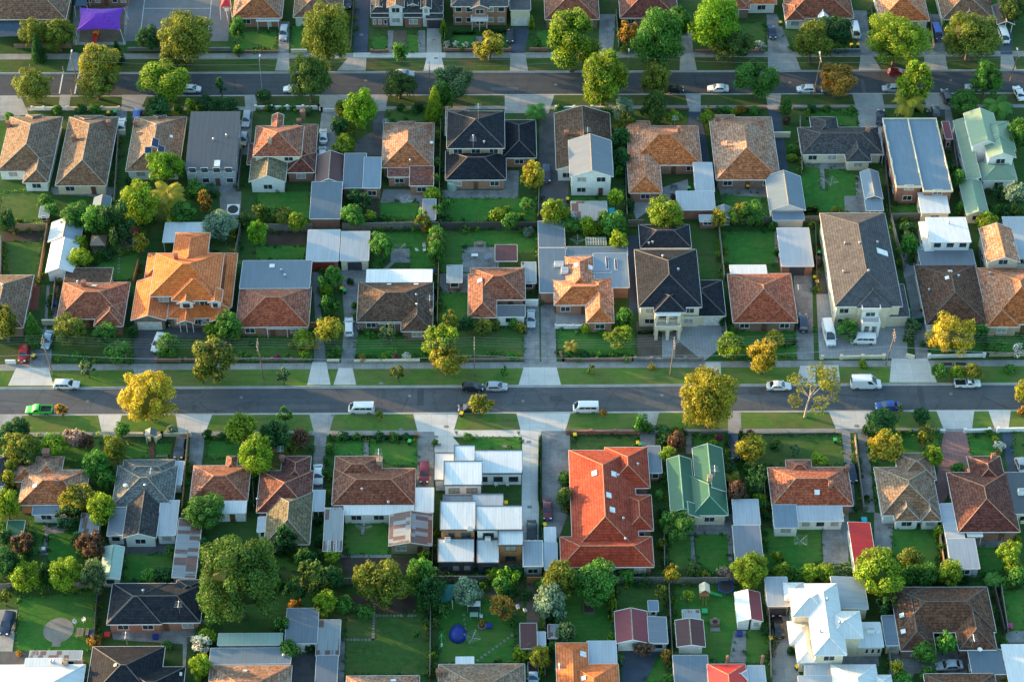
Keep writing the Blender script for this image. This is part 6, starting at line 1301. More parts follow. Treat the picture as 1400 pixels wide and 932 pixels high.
# ------------------------------------------------------------------ trees, palms, shrubs  (photo x, y, width, height, habit, tone[, trunk])
TR = """
47 45 34 36 r ol|79 47 42 40 r ol|51 65 17 32 c dg|45 117 46 42 r ol|136 84 58 40 l ye|132 114 48 42 r ol|160 70 14 28 c dg|255 52 64 64 r ol|240 80 40 34 l ol|225 108 66 52 l yg|302 118 17 28 l dg|327 71 14 20 l mg|325 40 20 24 r mg
215 147 32 14 r dg|244 150 14 10 r mg|265 146 22 26 l yg|285 145 34 30 l dg|310 147 30 18 r dg|12 160 12 12 r mg|203 53 34 16 r dg
447 48 60 72 r ol|424 107 52 56 r od|494 149 40 46 r br|468 150 18 26 r ol|464 173 20 22 r dg|478 180 17 16 r ol|472 196 24 24 r yg|465 206 20 20 r ol|546 116 40 34 r od|620 112 56 38 l gg|594 142 22 46 c yg|607 133 26 38 r mg|669 64 42 34 l ye|547 72 17 22 r mg|360 131 18 10 r dg|606 35 9 46 c yg
600 163 12 20 r mg|783 55 68 72 l yg|806 78 30 30 l mg|825 105 62 72 l yg|900 55 62 74 r mg|858 46 28 32 l or|928 28 40 44 l mg|978 32 62 66 r br|1002 62 48 42 r od|1036 106 58 52 l mg|896 109 38 42 r ol|894 146 30 36 r od|853 151 24 38 r bg|733 150 30 34 p mg|727 30 8 62 c yg|735 60 10 12 r mg|846 190 20 36 r dg|849 216 20 24 r dg|847 235 12 16 r mg|968 162 22 20 r yg|727 240 28 32 r ye|920 160 20 12 r yg
1111 58 46 48 r ol|1138 44 54 48 l dg|1228 55 76 66 r yg|1328 50 72 62 r ol|1385 14 34 34 r od|1143 110 52 38 l or|1250 114 46 54 l yg|1243 136 44 40 p ye|1349 109 37 42 r mg|1319 140 37 30 r mg|1364 142 42 38 p mg|1394 188 34 70 r mg|1075 147 16 20 r mg|1082 205 14 14 r mg|1083 216 13 12 r yg|1076 165 10 22 r pu|1296 34 15 16 r mg|1197 35 10 12 r mg|1310 245 18 26 r mg|1314 286 14 18 r mg|1302 232 10 18 r mg
62 275 18 14 r mg|70 286 18 16 r mg|105 296 40 34 r mg|135 301 34 40 r mg|163 305 46 56 l dg|190 278 48 54 r yg|226 229 44 42 r br|229 266 52 52 p ye|249 290 34 30 r mg|281 275 22 42 l or|301 307 42 28 r bg|318 310 14 28 r yg|110 332 18 18 r yg|110 353 28 28 r yg|191 332 22 48 l ye|45 450 22 42 c mg|6 440 38 56 l ol|95 452 44 34 r ol|143 456 30 18 r mg|310 445 34 34 r mg|182 455 14 32 r dg|322 461 10 12 r yg|290 452 20 12 r yg|195 437 12 14 r dg|170 270 14 50 r dg|176 250 12 16 r dg|62 462 0 0 x
370 292 18 18 r mg|357 290 18 20 r ol|386 294 26 20 r ol|352 318 24 34 r br|485 268 20 18 r dg|483 295 28 28 r mg|506 296 15 16 r yg|500 276 26 18 l dg|525 297 12 10 r mg|543 300 12 8 r mg|596 225 12 24 r mg|594 248 14 22 r mg|592 266 20 16 r yg|612 276 18 16 l mg|680 294 20 14 r yg|693 287 10 10 r yg|521 335 32 30 r mg|595 318 16 22 r mg|597 334 12 18 r ye|584 312 14 14 r or|594 352 12 24 r mg|456 378 22 26 r mg|452 416 24 42 l mg|450 450 34 34 r ye|490 432 12 16 r mg|509 437 14 18 r ol|485 418 8 14 r mg|530 456 26 26 l gg|600 462 50 50 l yg|556 459 11 11 r mg|615 440 26 30 l ol|638 443 20 20 r dg|660 446 22 20 r ol|676 443 16 16 r ol|415 464 26 10 r yg|478 385 10 10 r dg
720 280 22 20 l mg|711 298 12 12 r yg|737 294 6 8 r ye|758 290 32 34 r yg|842 271 18 22 r yg|783 308 26 18 r mg|803 308 18 22 r yg|838 306 34 12 r mg|854 315 12 24 r mg|910 293 48 32 r yg|983 299 18 22 r ye|1010 290 18 20 r ye|1030 290 36 22 l mg|1037 306 12 10 r mg|722 317 16 14 r bg|855 436 20 34 r mg|845 460 38 22 l yg|801 449 14 14 r yg|712 447 12 16 r ye|702 443 14 16 r mg|920 270 8 10 r pu|862 280 12 34 r dg|822 455 10 8 r mg|781 472 20 22 p ye
1057 309 14 14 r mg|1244 336 20 28 r mg|1241 312 18 16 r dg|1243 322 14 10 r pu|1350 302 28 22 r yg|1388 262 34 40 l bg|1362 288 14 14 r mg|1392 287 16 16 r mg|1158 451 28 18 r mg|1299 459 56 48 r go|1322 452 22 30 r go|1341 452 18 18 r mg|1060 463 22 12 r ye|1113 450 8 34 l mg|1392 320 14 12 r dg|1110 308 9 40 r yg
229 472 30 30 r mg|293 492 58 58 l ol|276 507 24 38 l ye|119 502 22 26 l gg|202 543 71 68 r go|84 560 20 20 l or|20 590 40 26 r dg|26 612 38 38 r ol|17 640 18 44 r ol|100 598 30 26 l pk|74 610 34 28 r yg|118 604 20 12 r pu|166 588 18 20 r mg|157 615 26 34 r ol|150 604 14 18 r yg|130 634 34 36 r mg|146 657 22 24 r mg|150 640 10 10 r mg|12 656 18 26 r ye|8 690 32 44 r yg|105 681 48 40 l ye|137 695 36 40 r yg|281 699 50 30 r mg|330 586 42 44 l yg|350 622 46 52 r yg|304 596 12 10 r dg|375 596 44 44 l dg|233 588 14 14 r bg|40 600 12 12 r mg|160 480 32 22 r mg|283 594 12 24 r dg
389 568 20 28 l mg|412 600 20 26 r pu|398 610 24 18 r ol|387 512 22 24 l gg|397 472 8 7 r ye|410 478 9 8 r ye|416 487 12 13 r yg|422 469 20 10 r ye|380 489 8 8 r mgn|452 485 10 8 r mg|461 479 14 14 r mg|544 507 20 26 l ol|613 490 48 44 l ye|690 508 14 18 l mg|519 567 10 12 r ol .9|658 550 34 26 l ye 1.2|452 598 8 12 r mg|450 613 10 22 r mg|446 630 9 16 r mg|443 648 10 18 r mg|595 605 8 22 r mg|426 613 10 30 r gg|405 632 10 14 r dg
808 505 14 20 l ol|891 502 9 7 r ye|970 545 68 76 r ye|958 560 30 40 r yg|1000 474 36 28 r yg|1044 486 46 48 l go|825 564 9 10 r or .7|910 592 20 16 r dg|907 605 13 14 r dg|926 604 21 24 r pu|912 622 18 22 r yg|983 598 9 8 r mgn|974 608 14 10 r yg|1026 613 38 34 r ye|998 648 26 26 p ye|1007 672 24 28 r pu|1034 655 30 42 l dg|1025 594 10 14 r pu|901 675 12 22 p mg|772 680 20 40 r od|1020 640 16 20 l mg|1040 690 12 22 r mg
1112 530 88 54 g ye 4.2|1180 497 11 11 r yg|1285 508 22 15 r mg|1309 508 18 14 r yg|1331 508 24 18 r ol|1381 505 16 14 r mg|1399 535 22 52 r ye|1399 562 12 14 r or|1205 578 40 36 r dg|1232 557 13 18 l ol 1.6|1260 568 22 20 r dg|1210 611 48 34 l go|1267 596 26 38 l ye|1276 624 24 36 r yg|1120 628 20 14 r yg|1086 615 20 16 l gg|1062 604 11 10 r ol|1360 601 9 9 r ye|1364 619 10 8 r ye|1366 609 14 14 r wh|1310 640 18 9 r mg|1353 592 12 8 r mg|1060 610 12 12 r mg|1183 588 9 14 r dg|1262 470 8 8 r mg|1317 477 10 8 r or|1393 478 22 12 l wh|1365 474 24 14 l mg
35 787 36 38 r yg|88 785 42 44 r yg|62 785 18 40 r dg|125 745 40 42 l pu|127 788 32 40 r gg|88 714 20 22 l pk|30 742 30 30 l pu|12 772 30 40 r dg|62 808 16 22 l mg|204 786 20 17 r mg|223 785 22 18 r dg|233 755 14 42 r mg|230 789 10 9 r yg|325 790 116 128 r mo|296 822 48 66 r mo|275 880 30 26 l wh|274 911 26 36 r yg|284 870 22 18 r yg|130 876 18 14 r or|26 893 8 7 r or|228 882 14 10 r mg|277 745 16 20 r dg|5 815 20 30 l ol|112 740 24 24 r dg|6 735 20 20 r dg|205 790 9 9 r dg|96 708 40 20 l dg
427 790 40 54 l od|393 735 30 42 l dg|455 790 28 30 r dg|403 808 30 40 l dg|444 824 28 32 r yg|472 826 24 18 r mg|453 761 20 16 r yg|500 792 34 44 r ol|528 797 56 58 r ol|553 808 16 22 r ye|580 762 14 28 r yg|575 786 32 44 r mg|590 808 34 58 r dg|639 810 34 34 r bg|695 790 34 30 l br|686 830 38 36 l or|610 832 24 14 l mg|591 898 16 16 l yg|659 851 9 8 r or|570 866 14 18 l mg|663 802 12 14 r mg|700 850 12 12 r mg|402 828 18 14 r or|384 745 22 50 l dg|420 768 30 30 l dg|365 820 26 40 l dg|425 886 14 40 r dg|360 750 20 30 r dg|500 836 20 14 r mg
765 792 44 50 r ol|812 795 58 42 r mg|752 824 40 42 r bg|740 800 18 14 r mg|775 865 24 26 r gg|712 895 18 20 r yg|726 886 16 18 r yg|738 897 27 28 r ye|755 885 16 18 r mg|840 876 14 16 r mg|846 900 12 40 r gg|880 886 24 16 r pu|912 898 18 34 l or|914 928 16 16 r mg|918 783 26 38 l ye|940 815 20 16 l yg|930 720 44 18 l mg|914 714 20 22 r mg|905 744 14 26 r ol|963 788 16 11 r ye|990 784 22 14 l pk|1026 778 46 44 r yg|1046 862 16 44 l dg|902 808 20 26 l ol|846 912 8 16 r dg|837 872 12 16 r br
1063 760 18 32 l yg|1085 784 22 16 r mg|1108 782 24 17 r yg|1130 784 24 18 r yg|1150 778 28 20 l gg|1202 782 62 60 r yg|1246 763 30 26 r ol|1245 786 24 26 r mg|1267 784 28 30 r mg|1298 784 32 32 r yg|1283 727 14 22 r yg|1287 748 16 24 l yg|1205 828 24 30 l dg|1266 893 28 30 r mg|1292 880 24 32 r mg|1280 867 12 14 r mg|1380 754 32 30 r yg|1384 775 22 20 r yg|1358 790 24 26 p mg|1371 797 17 17 r mg|1395 797 14 14 r mg|1372 876 10 10 r mg|1375 926 17 14 r ye|1226 912 22 26 l ye|1235 928 24 14 r mg|1268 920 20 9 r mg|1082 890 12 28 r dg|1391 735 9 22 r yg|1391 712 9 16 r yg|1208 880 9 24 r dg
30 300 0 0 x|118 425 20 14 r ol|640 640 0 0 x|598 420 10 16 r mg|598 395 10 14 r dg|1040 470 0 0 x|348 470 12 8 r mg|300 470 14 12 r yg|1000 450 14 12 r mg|1075 470 10 10 r mg|988 440 10 16 r dg|1062 345 8 14 r mg|990 340 8 14 r mg|1340 640 0 0 x
160 690 0 0 x|250 700 10 18 r dg|256 722 10 16 r mg|345 660 10 20 r dg|346 690 10 18 r dg|435 712 10 30 r dg|437 740 12 20 r dg|600 700 0 0 x|905 700 12 20 r dg|908 765 9 18 r mg|1045 640 12 26 r mg|1170 695 8 20 r dg|1185 680 7 20 r dg|1048 705 10 22 r dg|1046 740 10 14 r mg
78 150 14 8 r mg|110 149 16 8 r dg|130 149 14 8 r mg|388 146 10 8 r mg|370 147 12 8 r dg|400 147 10 7 r mg|570 147 16 8 r dg|585 149 12 8 r mg|548 148 12 8 r dg|766 147 10 10 r mg|805 151 14 8 r dg|995 151 14 10 r mg|1012 150 14 9 r or|1032 151 14 10 r mg|1110 149 14 8 r dg|1130 149 12 7 r mg|1165 149 10 8 r mg
496 490 10 8 r or|510 488 9 7 r mg|526 487 10 7 r yg|540 487 9 7 r mgn|556 487 12 7 r wh|566 486 9 7 r mg|640 597 12 8 r mg|780 484 12 7 r mg|800 485 12 7 r dg|820 485 14 7 r mg|838 485 12 7 r mg|372 598 16 10 r mg|395 597 14 9 r gg|470 596 14 7 r dg|488 597 12 7 r mg|520 597 14 7 r dg|540 597 12 7 r mg|556 597 12 7 r dg
235 440 14 10 l wh|283 440 18 10 l wh|300 440 10 9 l wh|612 61 14 7 l wh|624 61 12 7 l wh|636 61 12 7 l wh|648 61 10 7 l wh|676 61 12 7 l wh|1040 62 18 12 l wh|1270 150 12 11 l wh|60 690 14 18 r dg|150 735 10 14 r dg
"""
for row in TR.strip().split('\n'):
    for it in row.split('|'):
        q = it.split()
        if q[4] == 'x': continue
        tree(float(q[0]), float(q[1]), float(q[2]), float(q[3]), q[4], q[5], float(q[6]) if len(q) > 6 else None)
for a in ((838, 805, 836, 850, 1.4, 1.8, 'yg'), (1012, 592, 1013, 640, .8, 1.3, 'mg'), (738, 600, 737, 690, .5, 1.0, 'dg'), (741, 690, 740, 730, .5, 1.0, 'mg'), (638, 23, 637, 23, .5, .5, 'mg'), (1093, 290, 1118, 291, 1.0, 1.6, 'mg'), (765, 300, 800, 302, 1.2, 1.6, 'mg'), (900, 455, 870, 456, .5, .6, 'dg'),
          (618, 47, 650, 47, .7, .8, 'dg'), (660, 45, 694, 45, .7, .8, 'dg'), (1055, 463, 1066, 463, .9, .9, 'yg'), (1100, 790, 1140, 788, 1.4, 1.9, 'yg'), (605, 20, 606, 62, .9, 1.9, 'mg'), (1070, 470, 1088, 470, .7, .8, 'pu'), (600, 318, 600, 360, .6, 1.5, 'mg'), (463, 600, 568, 599, .5, .5, 'dg'), (1250, 152, 1262, 152, .8, .9, 'dg')):
    if a[0] == 638: continue
    hedge(*a)
# ------------------------------------------------------------------ vehicles
ST = 'street'; YD = 'yard'
for a in [('sedan', 'silver', 552, 100, 0, ST), ('hatch', 'white', 400, 121, 180, ST), ('sedan', 'white', 982, 120, 180, ST), ('hatch', 'white', 1102, 121, 180, ST), ('wagon', 'grey', 1138, 122, 180, ST), ('hatch', 'silver', 1219, 120, 180, ST), ('hatch', 'red', 1227, 98, 0, ST), ('hatch', 'black', 922, 121, 0, ST), ('hatch', 'white', 262, 121, 0, ST), ('suv', 'silver', 1334, 119, 180, ST),
          ('suv', 'grey', 1294, 132, 95, YD), ('sedan', 'white', 1393, 127, 97, YD), ('suv', 'silver', 388, 46, -92, YD), ('sedan', 'black', 697, 48, -90, YD), ('sedan', 'navy', 1055, 43, -88, YD), ('van', 'white', 1169, 43, -88, YD), ('van', 'blue', 1281, 45, -86, YD), ('van', 'white', 1372, 49, -86, YD), ('hatch', 'silver', 1263, 47, -86, YD), ('sedan', 'grey', 476, 2, -92, YD),
          ('sedan', 'white', 166, 171, 94, YD), ('suv', 'blue', 188, 158, 93, YD), ('wagon', 'silver', 337, 163, -93, YD), ('hatch', 'silver', 333, 190, -93, YD), ('sedan', 'white', 442, 186, 94, YD), ('hatch', 'white', 441, 209, 93, YD), ('suv', 'navy', 747, 238, -90, YD), ('sedan', 'navy', 1204, 160, 80, YD), ('hatch', 'grey', 1279, 152, 86, YD),
          ('sedan', 'paleblue', 65, 464, -96, YD), ('hatch', 'red', 33, 483, -96, YD), ('wagon', 'white', 216, 468, -100, YD), ('wagon', 'white', 477, 446, 93, YD), ('sedan', 'silver', 726, 435, -90, YD), ('suv', 'navy', 1098, 441, 86, YD), ('bigvan', 'white', 1133, 457, -86, YD), ('van', 'white', 1180, 464, 178, YD),
          ('wagon', 'white', 91, 524.5, 0, ST), ('hatch', 'black', 646, 528, 0, ST), ('hatch', 'silver', 679, 527.5, 0, ST), ('van', 'white', 494, 558, 180, ST), ('van', 'white', 801, 557, 180, ST), ('hatch', 'black', 641, 557, 180, ST), ('sedan', 'white', 1065, 526.5, 0, ST), ('bigvan', 'white', 1184, 524, 0, ST), ('ute', 'white', 1323, 522.5, 0, ST), ('sedan', 'blue', 1214, 554, 180, ST), ('ute', 'green', 53, 559, 180, ST),
          ('sedan', 'white', 435, 648, -86, YD), ('wagon', 'maroon', 580, 645, -90, YD), ('sedan', 'maroon', 748, 695, -90, YD), ('sedan', 'black', 727, 725, -90, YD), ('van', 'navy', 1004, 613, -88, YD), ('suv', 'grey', 246, 613, -93, YD), ('hatch', 'navy', 1164, 646, -86, YD), ('hatch', 'silver', 1397, 637, -82, YD),
          ('suv', 'navy', 10, 852, -98, YD), ('sedan', 'black', 1064, 856, 92, YD), ('sedan', 'silver', 1298, 909, 184, YD), ('ute', 'paleblue', 729, 922, -90, YD)]:
    car(*a)
# ------------------------------------------------------------------ wheelie bins
for x, y, l in ((148, 154, 'yellow'), (157, 153, 'green'), (178, 205, 'yellow'), (331, 198, 'yellow'), (575, 286, 'yellow'), (574, 290, 'green'), (776, 272, 'yellow'), (1022, 254, 'yellow'), (942, 257, 'green'), (46, 486, 'yellow'), (467, 394, 'yellow'), (471, 397, 'green'), (1120, 345, 'green'), (1114, 379, 'yellow'), (1117, 385, 'yellow'), (1339, 372, 'yellow'), (1261, 421, 'yellow'), (1242, 424, 'green'),
                (631, 565, 'yellow'), (786, 594, 'yellow'), (872, 605, 'yellow'), (875, 607, 'green'), (1142, 601, 'green'), (692, 687, 'yellow'), (745, 717, 'yellow'), (1152, 704, 'yellow'), (1212, 706, 'yellow'), (1209, 702, 'green'), (1054, 872, 'yellow'), (1090, 911, 'yellow'), (1164, 61, 'yellow'), (1173, 61, 'yellow'), (560, 603, 'green'), (312, 421, 'yellow'), (621, 23, 'green'), (1067, 31, 'yellow')):
    wheelie_bin(x, y, l, rz=random.uniform(-.4, .4))
# ------------------------------------------------------------------ fences and walls
FG = [([(362, 316), (428, 316)], 1.9, 'fence_grey'), ([(468, 315), (600, 313)], 1.9, 'fence_grey'), ([(602, 314), (734, 313)], 1.9, 'fence_dark'), ([(12, 316), (67, 315)], 1.9, 'fence_tan'), ([(66, 316), (54, 388)], 1.9, 'fence_tan'), ([(3, 330), (2, 380)], 1.6, 'fence_grey'),
      ([(163, 180), (157, 283)], 1.6, 'fence_grey'), ([(332, 205), (326, 262)], 1.6, 'fence_grey'), ([(603, 165), (600, 304)], 1.7, 'fence_grey'), ([(601, 314), (598, 448)], 1.7, 'fence_tan'), ([(737, 245), (736, 302)], 1.6, 'fence_grey'), ([(735, 316), (737, 418)], 1.6, 'fence_grey'), ([(852, 160), (857, 300)], 1.6, 'fence_grey'), ([(858, 310), (880, 310)], 1.8, 'fence_grey'),
      ([(1000, 306), (1120, 304)], 1.7, 'fence_grey'), ([(982, 312), (990, 385)], 1.7, 'fence_grey'), ([(988, 432), (993, 462)], 1.7, 'fence_grey'), ([(1207, 205), (1216, 300)], 1.7, 'fence_dark'), ([(1217, 300), (1235, 372)], 1.7, 'fence_grey'), ([(1300, 190), (1308, 240)], 1.7, 'fence_grey'), ([(1336, 345), (1349, 445)], 1.6, 'fence_dark'), ([(1216, 301), (1260, 300)], 1.7, 'fence_grey'), ([(77, 385), (72, 430)], 1.4, 'fence_grey'),
      ([(330, 312), (322, 352)], 1.6, 'fence_grey'), ([(1093, 165), (1096, 240)], 1.5, 'fence_grey'), ([(1065, 250), (1068, 290)], 1.6, 'fence_grey'), ([(1114, 312), (1116, 400)], 1.6, 'fence_dark'), ([(190, 362), (183, 390)], 1.5, 'w_timber'),
      ([(100, 804), (150, 800)], 1.7, 'fence_grey'), ([(0, 806), (30, 804)], 1.6, 'fence_grey'), ([(135, 810), (130, 880)], 1.8, 'fence_dark'), ([(445, 700), (443, 762)], 1.6, 'fence_grey'), ([(440, 798), (490, 798)], 1.6, 'fence_grey'), ([(592, 700), (591, 790)], 1.8, 'fence_dark'), ([(589, 800), (588, 930)], 1.6, 'fence_grey'), ([(600, 796), (680, 796)], 1.8, 'fence_grey'), ([(843, 797), (912, 797)], 1.7, 'fence_grey'), ([(914, 798), (1008, 797)], 1.7, 'fence_grey'),
      ([(907, 700), (908, 780)], 1.6, 'fence_grey'), ([(745, 815), (745, 930)], 1.6, 'fence_dark'), ([(914, 805), (920, 930)], 1.7, 'fence_grey'), ([(1168, 600), (1180, 700)], 1.5, 'fence_grey'), ([(1356, 800), (1372, 868)], 1.7, 'fence_dark'), ([(1366, 800), (1376, 866)], 1.6, 'fence_grey'), ([(1282, 728), (1290, 780)], 1.7, 'fence_tan'), ([(1213, 885), (1218, 932)], 1.7, 'fence_grey'), ([(1050, 830), (1054, 932)], 1.6, 'fence_grey'),
      ([(258, 596), (247, 735)], 1.6, 'fence_tan'), ([(345, 640), (348, 700)], 1.5, 'fence_grey'), ([(1042, 640), (1046, 700)], 1.5, 'fence_grey'), ([(998, 640), (1001, 690)], 1.5, 'fence_dark'), ([(283, 875), (256, 878)], 1.6, 'fence_grey'), ([(720, 797), (745, 797)], 1.7, 'w_timber'), ([(1188, 740), (1192, 790)], 1.5, 'fence_grey'), ([(1318, 150), (1328, 178)], 1.4, 'fence_grey'), ([(1270, 25), (1276, 70)], 1.5, 'fence_tan'), ([(1189, 10), (1196, 55)], 1.6, 'fence_dark'), ([(484, 10), (480, 72)], 1.5, 'fence_dark'), ([(842, 20), (846, 68)], 1.4, 'fence_grey')]
DF = {'fence_grey': 'grey weathered timber paling fence', 'fence_dark': 'dark weathered timber fence', 'fence_tan': 'tan timber paling fence', 'w_timber': 'reddish stained timber fence'}
for p, hh, m_ in FG: fence(p, hh, m_, desc=DF[m_])
W = lambda p, hh, m_, d, piers=None, cap=None: fence(p, hh, m_, 'front_wall', d, .2, piers, cap, 'wall')
W([(775, 593), (873, 593)], .9, 'brick_red', 'low red brick front wall with piers', (4, .24), 'brick_red'); W([(457, 597), (570, 596)], .5, 'stone', 'low grey front wall with brick piers', (4.5, .26, 'brick_red')); W([(895, 593), (995, 592)], .7, 'stone', 'low grey front wall with mesh panels')
W([(172, 596), (199, 596), (205, 603)], .8, 'w_cream', 'low cream rendered front wall left of the gateway', (5, .2)); W([(213, 603), (222, 596), (260, 596)], .8, 'w_cream', 'low cream rendered front wall right of the gateway', (5, .2)); W([(484, 494.5), (574, 494)], .5, 'w_cream', 'low cream front wall with flower bed')
W([(766, 485), (770, 493), (862, 493)], .55, 'brick_red', 'low dark red brick front wall', (6, .2)); W([(868, 493), (960, 493)], .7, 'stone', 'low grey front fence with square piers', (3.2, .24)); W([(1150, 490.5), (1208, 489.5)], .7, 'w_cream', 'low cream wall round the mansion flower bed', (4.5, .26)); W([(1121, 491), (1126, 491)], 1.0, 'w_cream', 'short cream gate pier wall'); W([(1238, 488), (1250, 491)], .9, 'w_cream', 'short cream end wall of forecourt')
W([(1270, 489), (1345, 487.5)], .7, 'w_white', 'low white rendered front wall', (9, .26)); W([(1352, 487), (1420, 486)], .8, 'brick_cream', 'low pale brick front wall at the right edge'); W([(1319, 591), (1352, 590)], .7, 'w_white', 'short white picket front wall with piers', (3, .22)); W([(1285, 591), (1292, 591)], .7, 'w_white', 'short white wall stub'); W([(1364, 590), (1410, 589)], .9, 'w_white', 'white curved front wall at the right edge', (5.5, .25)); W([(1186, 590.5), (1284, 590)], .5, 'stone', 'low stone front wall')
W([(1012, 593.5), (1140, 592)], .35, 'stone', 'low stone garden edging wall', (9, .2)); W([(214, 494), (246, 494)], .6, 'brick_red', 'low brick front wall between white capped piers', (4, .24)); W([(254, 493), (320, 493)], .5, 'brick_red', 'low brick front wall with white capped pier', (8, .22)); W([(320, 493), (424, 493)], .5, 'brick_brown', 'low brown brick front wall', (3.2, .2)); W([(8, 497), (22, 497)], .9, 'w_white', 'short white front wall at the left'); W([(447, 494), (464, 494)], .5, 'w_cream', 'short cream front wall between driveways'); W([(600, 493), (717, 492)], .45, 'brick_brown', 'low dark brick front wall under hedge')
W([(44, 150.5), (92, 150.5)], .7, 'w_white', 'low white balustrade front wall', (2.6, .16)); W([(94, 150.5), (163, 150.5)], .7, 'w_cream', 'low cream curved-top front wall', (4, .18)); W([(350, 149.5), (436, 149.5), (440, 153), (464, 153)], .8, 'w_white', 'white scalloped front wall', (3.6, .2)); W([(760, 151), (834, 150.5)], .9, 'trim', 'white front picket fence with piers', (3.6, .22)); W([(880, 150.5), (942, 150)], .5, 'brick_red', 'low red brick garden wall'); W([(960, 150.5), (1048, 149)], .5, 'brick_red', 'low red brick front wall with bushes'); W([(1083, 149.5), (1168, 149)], .5, 'stone', 'low grey concrete front wall')
W([(175, 70), (315, 70)], .9, 'stone', 'grey low wall along the netball court'); W([(20, 66), (98, 66)], 1.0, 'brick_brown', 'brown brick wall in front of the school hall'); W([(318, 72), (380, 72)], .5, 'brick_red', 'low brick front wall beside court'); W([(398, 72), (420, 72)], .8, 'w_cream', 'pale front wall of the green house'); W([(508, 72), (530, 72)], .6, 'brick_red', 'brick front fence with two piers', (3.4, .24)); W([(608, 70), (652, 70)], .6, 'brick_red', 'brick front wall left of portico path', (3.4, .24)); W([(658, 70), (697, 70)], .6, 'brick_red', 'brick front wall right of portico path', (3.4, .24)); W([(724, 70), (750, 70)], .8, 'brick_red', 'red brick front wall by cypress'); W([(950, 71), (1046, 71)], .5, 'brick_red', 'low brick wall behind round street tree')
W([(1100, 71), (1176, 71)], .7, 'r_bluegrey', 'low bluish front fence'); W([(155, 184), (172, 184)], 1.2, 'w_cream', 'cream side gate wall'); W([(1056, 188), (1080, 188)], 1.4, 'w_cream', 'cream side gate across dark drive'); W([(58, 444), (76, 444)], 1.3, 'w_cream', 'cream timber side gate'); W([(1240, 443), (1267, 440)], 1.4, 'r_deepgreen', 'dark green side gate'); W([(718, 418), (736, 418)], 1.6, 'w_white', 'white side gate across driveway'); W([(300, 411), (320, 411)], 1.4, 'w_white', 'pale side gate'); W([(424, 447), (442, 447)], 1.2, 'w_timber', 'red-brown timber side gate'); W([(759, 449), (796, 449)], .9, 'trim', 'white picket fence round front verandah', (1.6, .07)); W([(636, 20), (640, 20)], .4, 'stone', 'x') if 0 else None
# ------------------------------------------------------------------ power poles, lamps, wires
mp = []
for px, py, hh, ln in ((73, 513, 9.3, (-1.7, 1.2)), (361, 518, 9.6, (-1.2, .8)), (649, 513, 9.4, (0, 0)), (916, 513, 9.4, (.7, 0)), (1211, 499, 8.6, (1.4, .5))):
    p, top = pole(px, py, hh, arms=2, lean=(ln[0] * .5, ln[1] * .5)); mp.append((p, top))
ends = [(P(-250, 513), mp[0][1])] + mp + [(P(1500, 508), mp[-1][1])]
for (p, t), (q, u) in zip(ends, ends[1:]):
    for k in range(4):
        y = -1.0 + .66 * k; cable(p + t * .955 + Vector((0, y, .25)), q + u * .955 + Vector((0, y, .25)), .7, .013, 'thin upper power wire')
    cable(p + t * .58, q + u * .58, .8, .045, 'thick lower bundled cable')
up_ = []
for px, py, hh, lamp, arms in ((108, 119, 8.6, 1.6, 1), (359, 128, 9.0, 1.8, 0), (588, 127, 8.2, 0, 1), (858, 110, 7.4, 1.2, 1), (1112, 132, 10.5, 2.0, 1), (1381, 110, 7.5, 1.4, 1)):
    p, top = pole(px, py, hh, lamp or None, arms, 'pole_wood' if arms else 'steel', (-.6 if px < 200 else .5 if px > 1000 else 0, 0), 'timber power pole with white lamp head' if arms and lamp else 'slim steel street lamp' if not arms else 'timber power pole with one crossarm'); up_.append((p, top))
for (p, t), (q, u) in zip(up_, up_[1:]):
    for k in (0, 3): cable(p + t * .94 + Vector((0, -1.0 + .66 * k, .2)), q + u * .94 + Vector((0, -1.0 + .66 * k, .2)), .7, .016, 'thin power wire over the upper street')
for x, y in ((42, 96), (87, 99), (98, 130)):
    simple('crossing_flag_post', 'thin white and red school crossing post', 'post', x, y, [('post', 'w_white', lambda m: m.cyl((0, 0, 0), (0, 0, 1.5), .06, .06, 8)), ('band', 'door_red', lambda m: (m.cyl((0, 0, .5), (0, 0, .75), .075, .075, 8), m.cyl((0, 0, 1.1), (0, 0, 1.35), .075, .075, 8)))], group='school crossing posts')
# ------------------------------------------------------------------ shade sails
def sail(name, desc, pxs, zs, mat, peak=None, poles=True):
    pts = [P(x, y, z) for (x, y), z in zip(pxs, zs)]; c = sum(pts, Vector()) / 4; org = (c.x, c.y, 0); root = empty(name, org)
    mb = MB(org); n = 10
    def at(u, v):
        p = pts[0].lerp(pts[1], u).lerp(pts[3].lerp(pts[2], u), v); e = 1 - min(min(u, 1 - u), min(v, 1 - v)) * 2
        cc = (pts[0] + pts[1] + pts[2] + pts[3]) / 4
        k = .10 * (4 * u * (1 - u)) * (max(0, abs(2 * v - 1) - .0) ** 3) + .10 * (4 * v * (1 - v)) * (abs(2 * u - 1) ** 3)
        p = p.lerp(cc, k)
        if peak: p = p + Vector((0, 0, peak * min(1, 2.6 * min(u, 1 - u), 2.2 * min(v, 1 - v))))
        return p
    for i in range(n):
        for j in range(n): mb.poly([at(i / n, j / n), at((i + 1) / n, j / n), at((i + 1) / n, (j + 1) / n), at(i / n, (j + 1) / n)])
    o = mb.build('canopy', mat, root)
    if poles:
        for p in pts: m = MB(org); q = p + (p - c) * .06; m.cyl((q.x + (p.x - c.x) * .05, q.y + (p.y - c.y) * .05, 0), p, .07, .06, 8); m.build('pole', 'w_white', root)
    tag(root, desc, 'shade sail', 'school shade sails', True)
